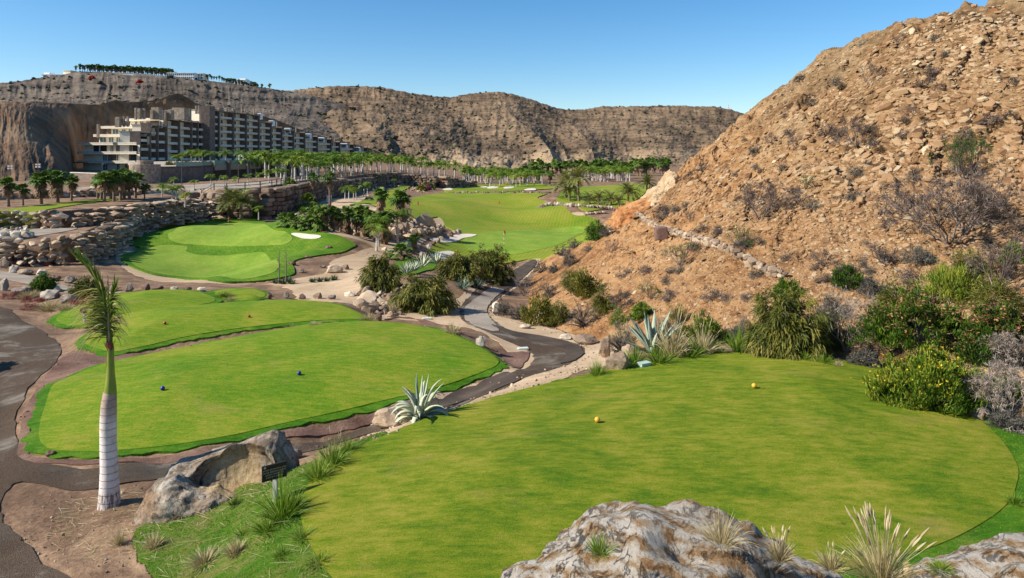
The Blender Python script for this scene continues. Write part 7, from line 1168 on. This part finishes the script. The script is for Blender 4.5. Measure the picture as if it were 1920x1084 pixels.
    for i, (px, py, w, h, kd, pl, lab) in enumerate([(1120,706,38,34,'limegrass',0,"lone green tuft at the left end of the near tee's far edge"),(1172,694,42,42,'limegrass',0,"tuft below the streaked rock at the tee edge"),(1192,684,44,44,'limegrass',0,"tuft left of the mint irrigation box"),(1236,684,58,44,'limegrass',0,"lush tuft right of the mint irrigation box"),(1262,672,64,84,'straw',10,"tall straw coloured fountain grass behind the agave"),(1170,652,44,52,'straw',0,"straw grass left of the agave leaves"),(1296,672,54,44,'limegrass',0,"lush green tuft under the rounded yellow flowered shrub"),(1320,664,60,56,'straw',16,"feathery fountain grass with plumes before the rounded shrub"),(1345,662,36,26,'limegrass',0,"low green tuft along the tee edge before the rounded shrub"),(1386,662,50,56,'limegrass',0,"bright upright tuft right of the rounded shrub"),(1425,662,44,30,'limegrass',0,"green tuft left under the big olive shrub"),(1462,668,44,30,'limegrass',0,"green tuft centred under the big olive shrub"),(1510,678,34,22,'limegrass',0,"small tuft right under the big olive shrub"),(1545,684,34,26,'limegrass',0,"last small tuft before the bleached deadwood"),(1572,690,14,20,'straw',0,"tiny straw tuft at the deadwood's foot"),(848,628,32,26,'straw',0,"yellow straw tuft beside the upright grey stone"),(690,604,34,20,'straw',0,"straw tuft at the right end of the third tee"),(590,612,26,11,'straw',0,"pale dry tuft behind the middle tee's crest"),(545,615,22,9,'straw',0,"thin dry tuft left behind the middle tee's crest"),(420,560,34,16,'olive',0,"brownish tuft beside the smallest tee"),(432,566,22,12,'straw',0,"pale dry tuft in front of the brownish one"),(482,561,22,9,'limegrass',0,"low green tuft on the smallest tee's edge"),(735,588,26,28,'straw',0,"golden grass at the foot of the island rubble"),
        (622,876,60,58,'limegrass',8,"green fountain grass on the near tee's left corner, upper one"),(594,902,56,50,'limegrass',0,"green fountain grass on the near tee's left corner, lower one"),(528,978,84,86,'limegrass',0,"large dark green tuft at the notice board's foot"),(440,952,24,26,'lime',0,"small feathery green plant beside the dark pitted boulder"),(500,1000,60,34,'limegrass',0,"green tuft below the notice board's large tuft"),(548,958,48,34,'limegrass',0,"green tuft between notice board and tee edge"),(566,1016,50,26,'limegrass',0,"green tuft on the lower left rim of the near tee"),(600,1062,54,26,'limegrass',0,"green tuft lowest on the near tee's left rim"),(530,1048,46,22,'limegrass',0,"loose green tuft at the bottom of the bank"),(455,1008,40,20,'limegrass',0,"small green tuft halfway down the bank"),(652,850,40,34,'limegrass',0,"green tuft at the top of the near tee's left rim"),(382,1062,62,34,'straw',0,"straw tuft lowest on the grassy bank"),(440,1045,40,40,'straw',0,"thin straw tuft on the grassy bank"),(286,1030,34,40,'straw',0,"dry tuft at the left end of the grassy bank"),(222,1022,22,34,'straw',0,"lone dry seedling on the bare soil"),(1905,950,32,34,'limegrass',0,"dark green tuft at the near tee's right rim"),(340,968,50,26,'straw',0,"dry tuft under the dark pitted boulder"),(330,555-0,1,1,'straw',0,"")]):
        if w > 1: grass(px,py,w,h,kd,i,lab,None,None,pl,200)
    for i, (px, py, Y, w, h, kd, pl, lab) in enumerate([(1352,1020,6.9,72,66,'straw',0,"dry grass tuft growing on top of the foreground boulder"),(1462,1052,7.0,44,52,'straw',9,"thin plumed grass on the right shoulder of the foreground boulder"),(1560,1068,6.7,50,40,'straw',5,"drooping plumed grass right of the foreground boulder"),(1655,1092,6.6,130,100,'straw',40,"dense plumed fountain grass between the two foreground boulders"),(1124,1040,6.45,50,44,'limegrass',0,"green tuft in the hollow of the foreground boulder"),(1765,1070,7.6,50,26,'limegrass',0,"small green tuft behind the ochre corner boulder")]):
        x, y, z = w3(px, py, Y); s = Y/F; place_parts('grass_tuft', tuft(400+i, h*s, w*s*1.1, 420 if w > 100 else 220, kd, .0055, pl, .45), (x,y,z), 0, 1, label=lab, cat="grass tuft")
    # small dry tufts and cushions all over the hill
    r = np.random.default_rng(17); kit = [bush(500+i,(.9,.9,.55),'greyleaf' if i % 2 else 'twig',34,16,.16,.02,'out',None,(.4,.2),5,core=.3) for i in range(5)]; n = 0
    while n < 130:
        px, py = r.uniform(1010,1915), r.uniform(60,640); p = gp(px, py)
        if float(bil(GD, p[0], p[1])) < 2.5 or p[1] > 190: continue
        place_parts('cushion_scrub', kit[n % 5], (p[0],p[1],p[2]-.03), r.uniform(0,6), float(r.uniform(.45,1.15)*(0.55+p[1]/75)), label="small dry cushion of scrub dotted on the stony hillside", cat="scrub", group="small scrub cushions on the hillside"); n += 1
    # scrub dots on the far slopes
    mb = MB(); V0, F0 = _ICO[1]
    for key, n, s0 in (('mount',2200,1.15),('mesa',1300,1.1)):
        X, Y, Z = FARG[key]; j = r.integers(8, X.shape[0]-2, n); i = r.integers(1, X.shape[1]-1, n)
        for a, b in zip(j, i): s = s0*r.lognormal(0,.45); mb.add(V0*[s,s,s*.7]*(1+.25*r.normal(size=(len(V0),1))) + [X[a,b], Y[a,b], Z[a,b]+s*.3], F0, float(np.clip(r.normal(.4,.2),0,1)))
    M['farscrub'] = leafmat('far scrub', [(0,(0.028,0.028,0.018)),(.5,(0.075,0.068,0.042)),(1,(0.13,0.125,0.06))], 0, .9); obj('scrub', mb.data('scrub', M['farscrub']), kind='stuff', label="dark scrub dotted over the mountain and mesa slopes", cat="scrub")
    for i, (a, y, Y) in enumerate([(172,148,640),(262,156,640)]): p = w3(a, y, Y); place_parts('flowering_shrub', bush(600+i,(6,4,3.6),'redfl',40,18,1.1,.5,'out',None,(.45,.2),0,core=.6), p, 0, 1, label=["red flowering shrub on the mesa slope, left one","red flowering shrub on the mesa slope, right one"][i], cat="flowering shrub")
    # trees just outside the left edge of the picture, whose shade falls on the asphalt
    for i, (x, y, s) in enumerate([(-21.8,21.2,.85),(-24.2,23.2,.95),(-23.4,25.4,.8),(-26,26,.9)]): palm('fan_palm', THICK, FA_N, (x,y,Hf(x,y)), s, i, label="thick fan palm outside the left edge shading the asphalt", group="fan palms shading the left asphalt")
def meadow():
    """blades of grass on the banks and along the tee rims near the camera"""
    r = np.random.default_rng(31); mb = MB()
    def add(pts, hh, tm, ts, bw=0.006, lean=0.7):
        n = len(pts); B = np.c_[pts, H(pts[:,0], pts[:,1])+0.02]; D = np.c_[r.normal(0,lean,n), r.normal(0,lean,n), np.ones(n)]; sc = (0.6+np.hypot(pts[:,0],pts[:,1])/22.0); V, Fq, tt = blades(B, D, hh*r.uniform(.5,1.3,n)*sc**.5, bw*sc, r.uniform(.2,.8,n), 2, r, .1); mb.add(V, Fq, np.clip(rep(tm + r.normal(0,ts,n), 2)+.15*tt, 0, 1))
    def fill(P, n, holes=()):
        x0, y0 = P.min(0); x1, y1 = P.max(0); q = np.c_[r.uniform(x0,x1,n), r.uniform(y0,y1,n)]; m = inside(q[:,0], q[:,1], P)
        for h in holes: m &= ~inside(q[:,0], q[:,1], h)
        return q[m]
    q = fill(SLOPE, 90000, (TEE1,)); cl = noise(q[:,0]*1.1, q[:,1]*1.1, 3) + 0.5*noise(q[:,0]*3.1, q[:,1]*3.1, 8); q = q[cl > -0.25]; cl = cl[cl > -0.25]; add(q, .085, 0.30+.22*np.clip(noise(q[:,0]*.8, q[:,1]*.8, 9)+.2,-.5,1.3), .14, .007, 1.1)
    q = fill(RIGHT, 60000, (TEE1,)); add(q, .06, .34, .13, .006)
    for P, w, hh in [(TEE1,.30,.065),(TEE2,.38,.07),(TEE3,.35,.07),(TEE4,.35,.07),(TEE5,.3,.06)]:
        L = len(P); n = int(26*L); i = r.integers(0, L, n); u = r.random(n)[:,None]; a = P[i]*(1-u)+P[(i+1)%L]*u; q = a + r.normal(0, w*.45, (n,2)); add(q, hh, .42, .14, .007)
    obj('grass', mb.data('grass', M['limegrass']), kind='stuff', label="blades of bright rough grass on the banks and round the tees", cat="grass")
    # the mown turf of the two near tees, blade by blade
    M['turfblade'] = leafmat('mown turf blade', [(0.0,(0.045,0.12,0.005)),(0.5,(0.165,0.21,0.014)),(1.0,(0.36,0.29,0.06))], 0.2)
    mt = MB()
    for P, n, hh, bw, sh in [(TEE1, 420000, .022, .010, .05), (TEE2, 260000, .022, .014, -.06)]:
        q = fill(P, n); n = len(q); B = np.c_[q, H(q[:,0],q[:,1])+.035]; D = np.c_[r.normal(0,.8,n), r.normal(0,.8,n), np.ones(n)]; V, Fq, tt = blades(B, D, hh*r.uniform(.6,1.4,n), bw*r.uniform(.6,1.4,n), .3, 1, r, .25)
        f = 0.42 + sh + 0.20*noise(q[:,0]*.5, q[:,1]*.7, 3) + .30*fbm(q[:,0]*2.6, q[:,1]*5, 5, 4) + r.normal(0,.24,n)
        if P is TEE1: f = f + 0.045*np.sin(np.hypot((q[:,0]-5.2)*.75, (q[:,1]-15.8)*1.15)*5.0 + 2*noise(q[:,0]*.3,q[:,1]*.3,6))
        mt.add(V, Fq, np.clip(rep(f, 1), 0, 1))
    obj('turf', mt.data('turf', M['turfblade']), kind='stuff', label="short mown turf blades covering the two near tees", cat="turf")
    # straw and twigs lying on the bare soil and the bank
    mb = MB(); q = fill(SLOPE, 2600, (TEE1,)); n = len(q); B = np.c_[q, H(q[:,0],q[:,1])+.05]; a = r.uniform(0,6.28,n); V, Fq, tt = blades(B, np.c_[np.cos(a),np.sin(a),r.normal(0,.12,n)], r.uniform(.08,.45,n), .007, .05, 2, r, .3); mb.add(V, Fq, rep(r.uniform(.2,1,n),2))
    P = np.array([gp(*p)[:2] for p in [(70,1000),(120,940),(250,920),(320,960),(260,1040),(150,1060)]]); q = fill(P, 1100); n = len(q); B = np.c_[q, H(q[:,0],q[:,1])+.02]; a = r.normal(.4,.9,n); V, Fq, tt = blades(B, np.c_[np.cos(a),np.sin(a),r.normal(0,.05,n)], r.uniform(.05,.35,n), .008, 0.02, 2, r, .3); mb.add(V, Fq, rep(r.uniform(.2,1,n),2))
    obj('dead_straw', mb.data('dead_straw', M['straw']), kind='stuff', label="dead straw and twigs lying on the bank and the bare soil", cat="straw")
import time as _t; _t0 = _t.time()
for fn in (ground, hillside, paths, greens):
    fn()
FARG = far_relief()
for fn in (walls, scree, hotel, low_walls, mesa_houses, railing, palms, hero_palm, small_things, rocks_and_boulders, plants, meadow):
    fn(); print(fn.__name__, round(_t.time()-_t0, 1))
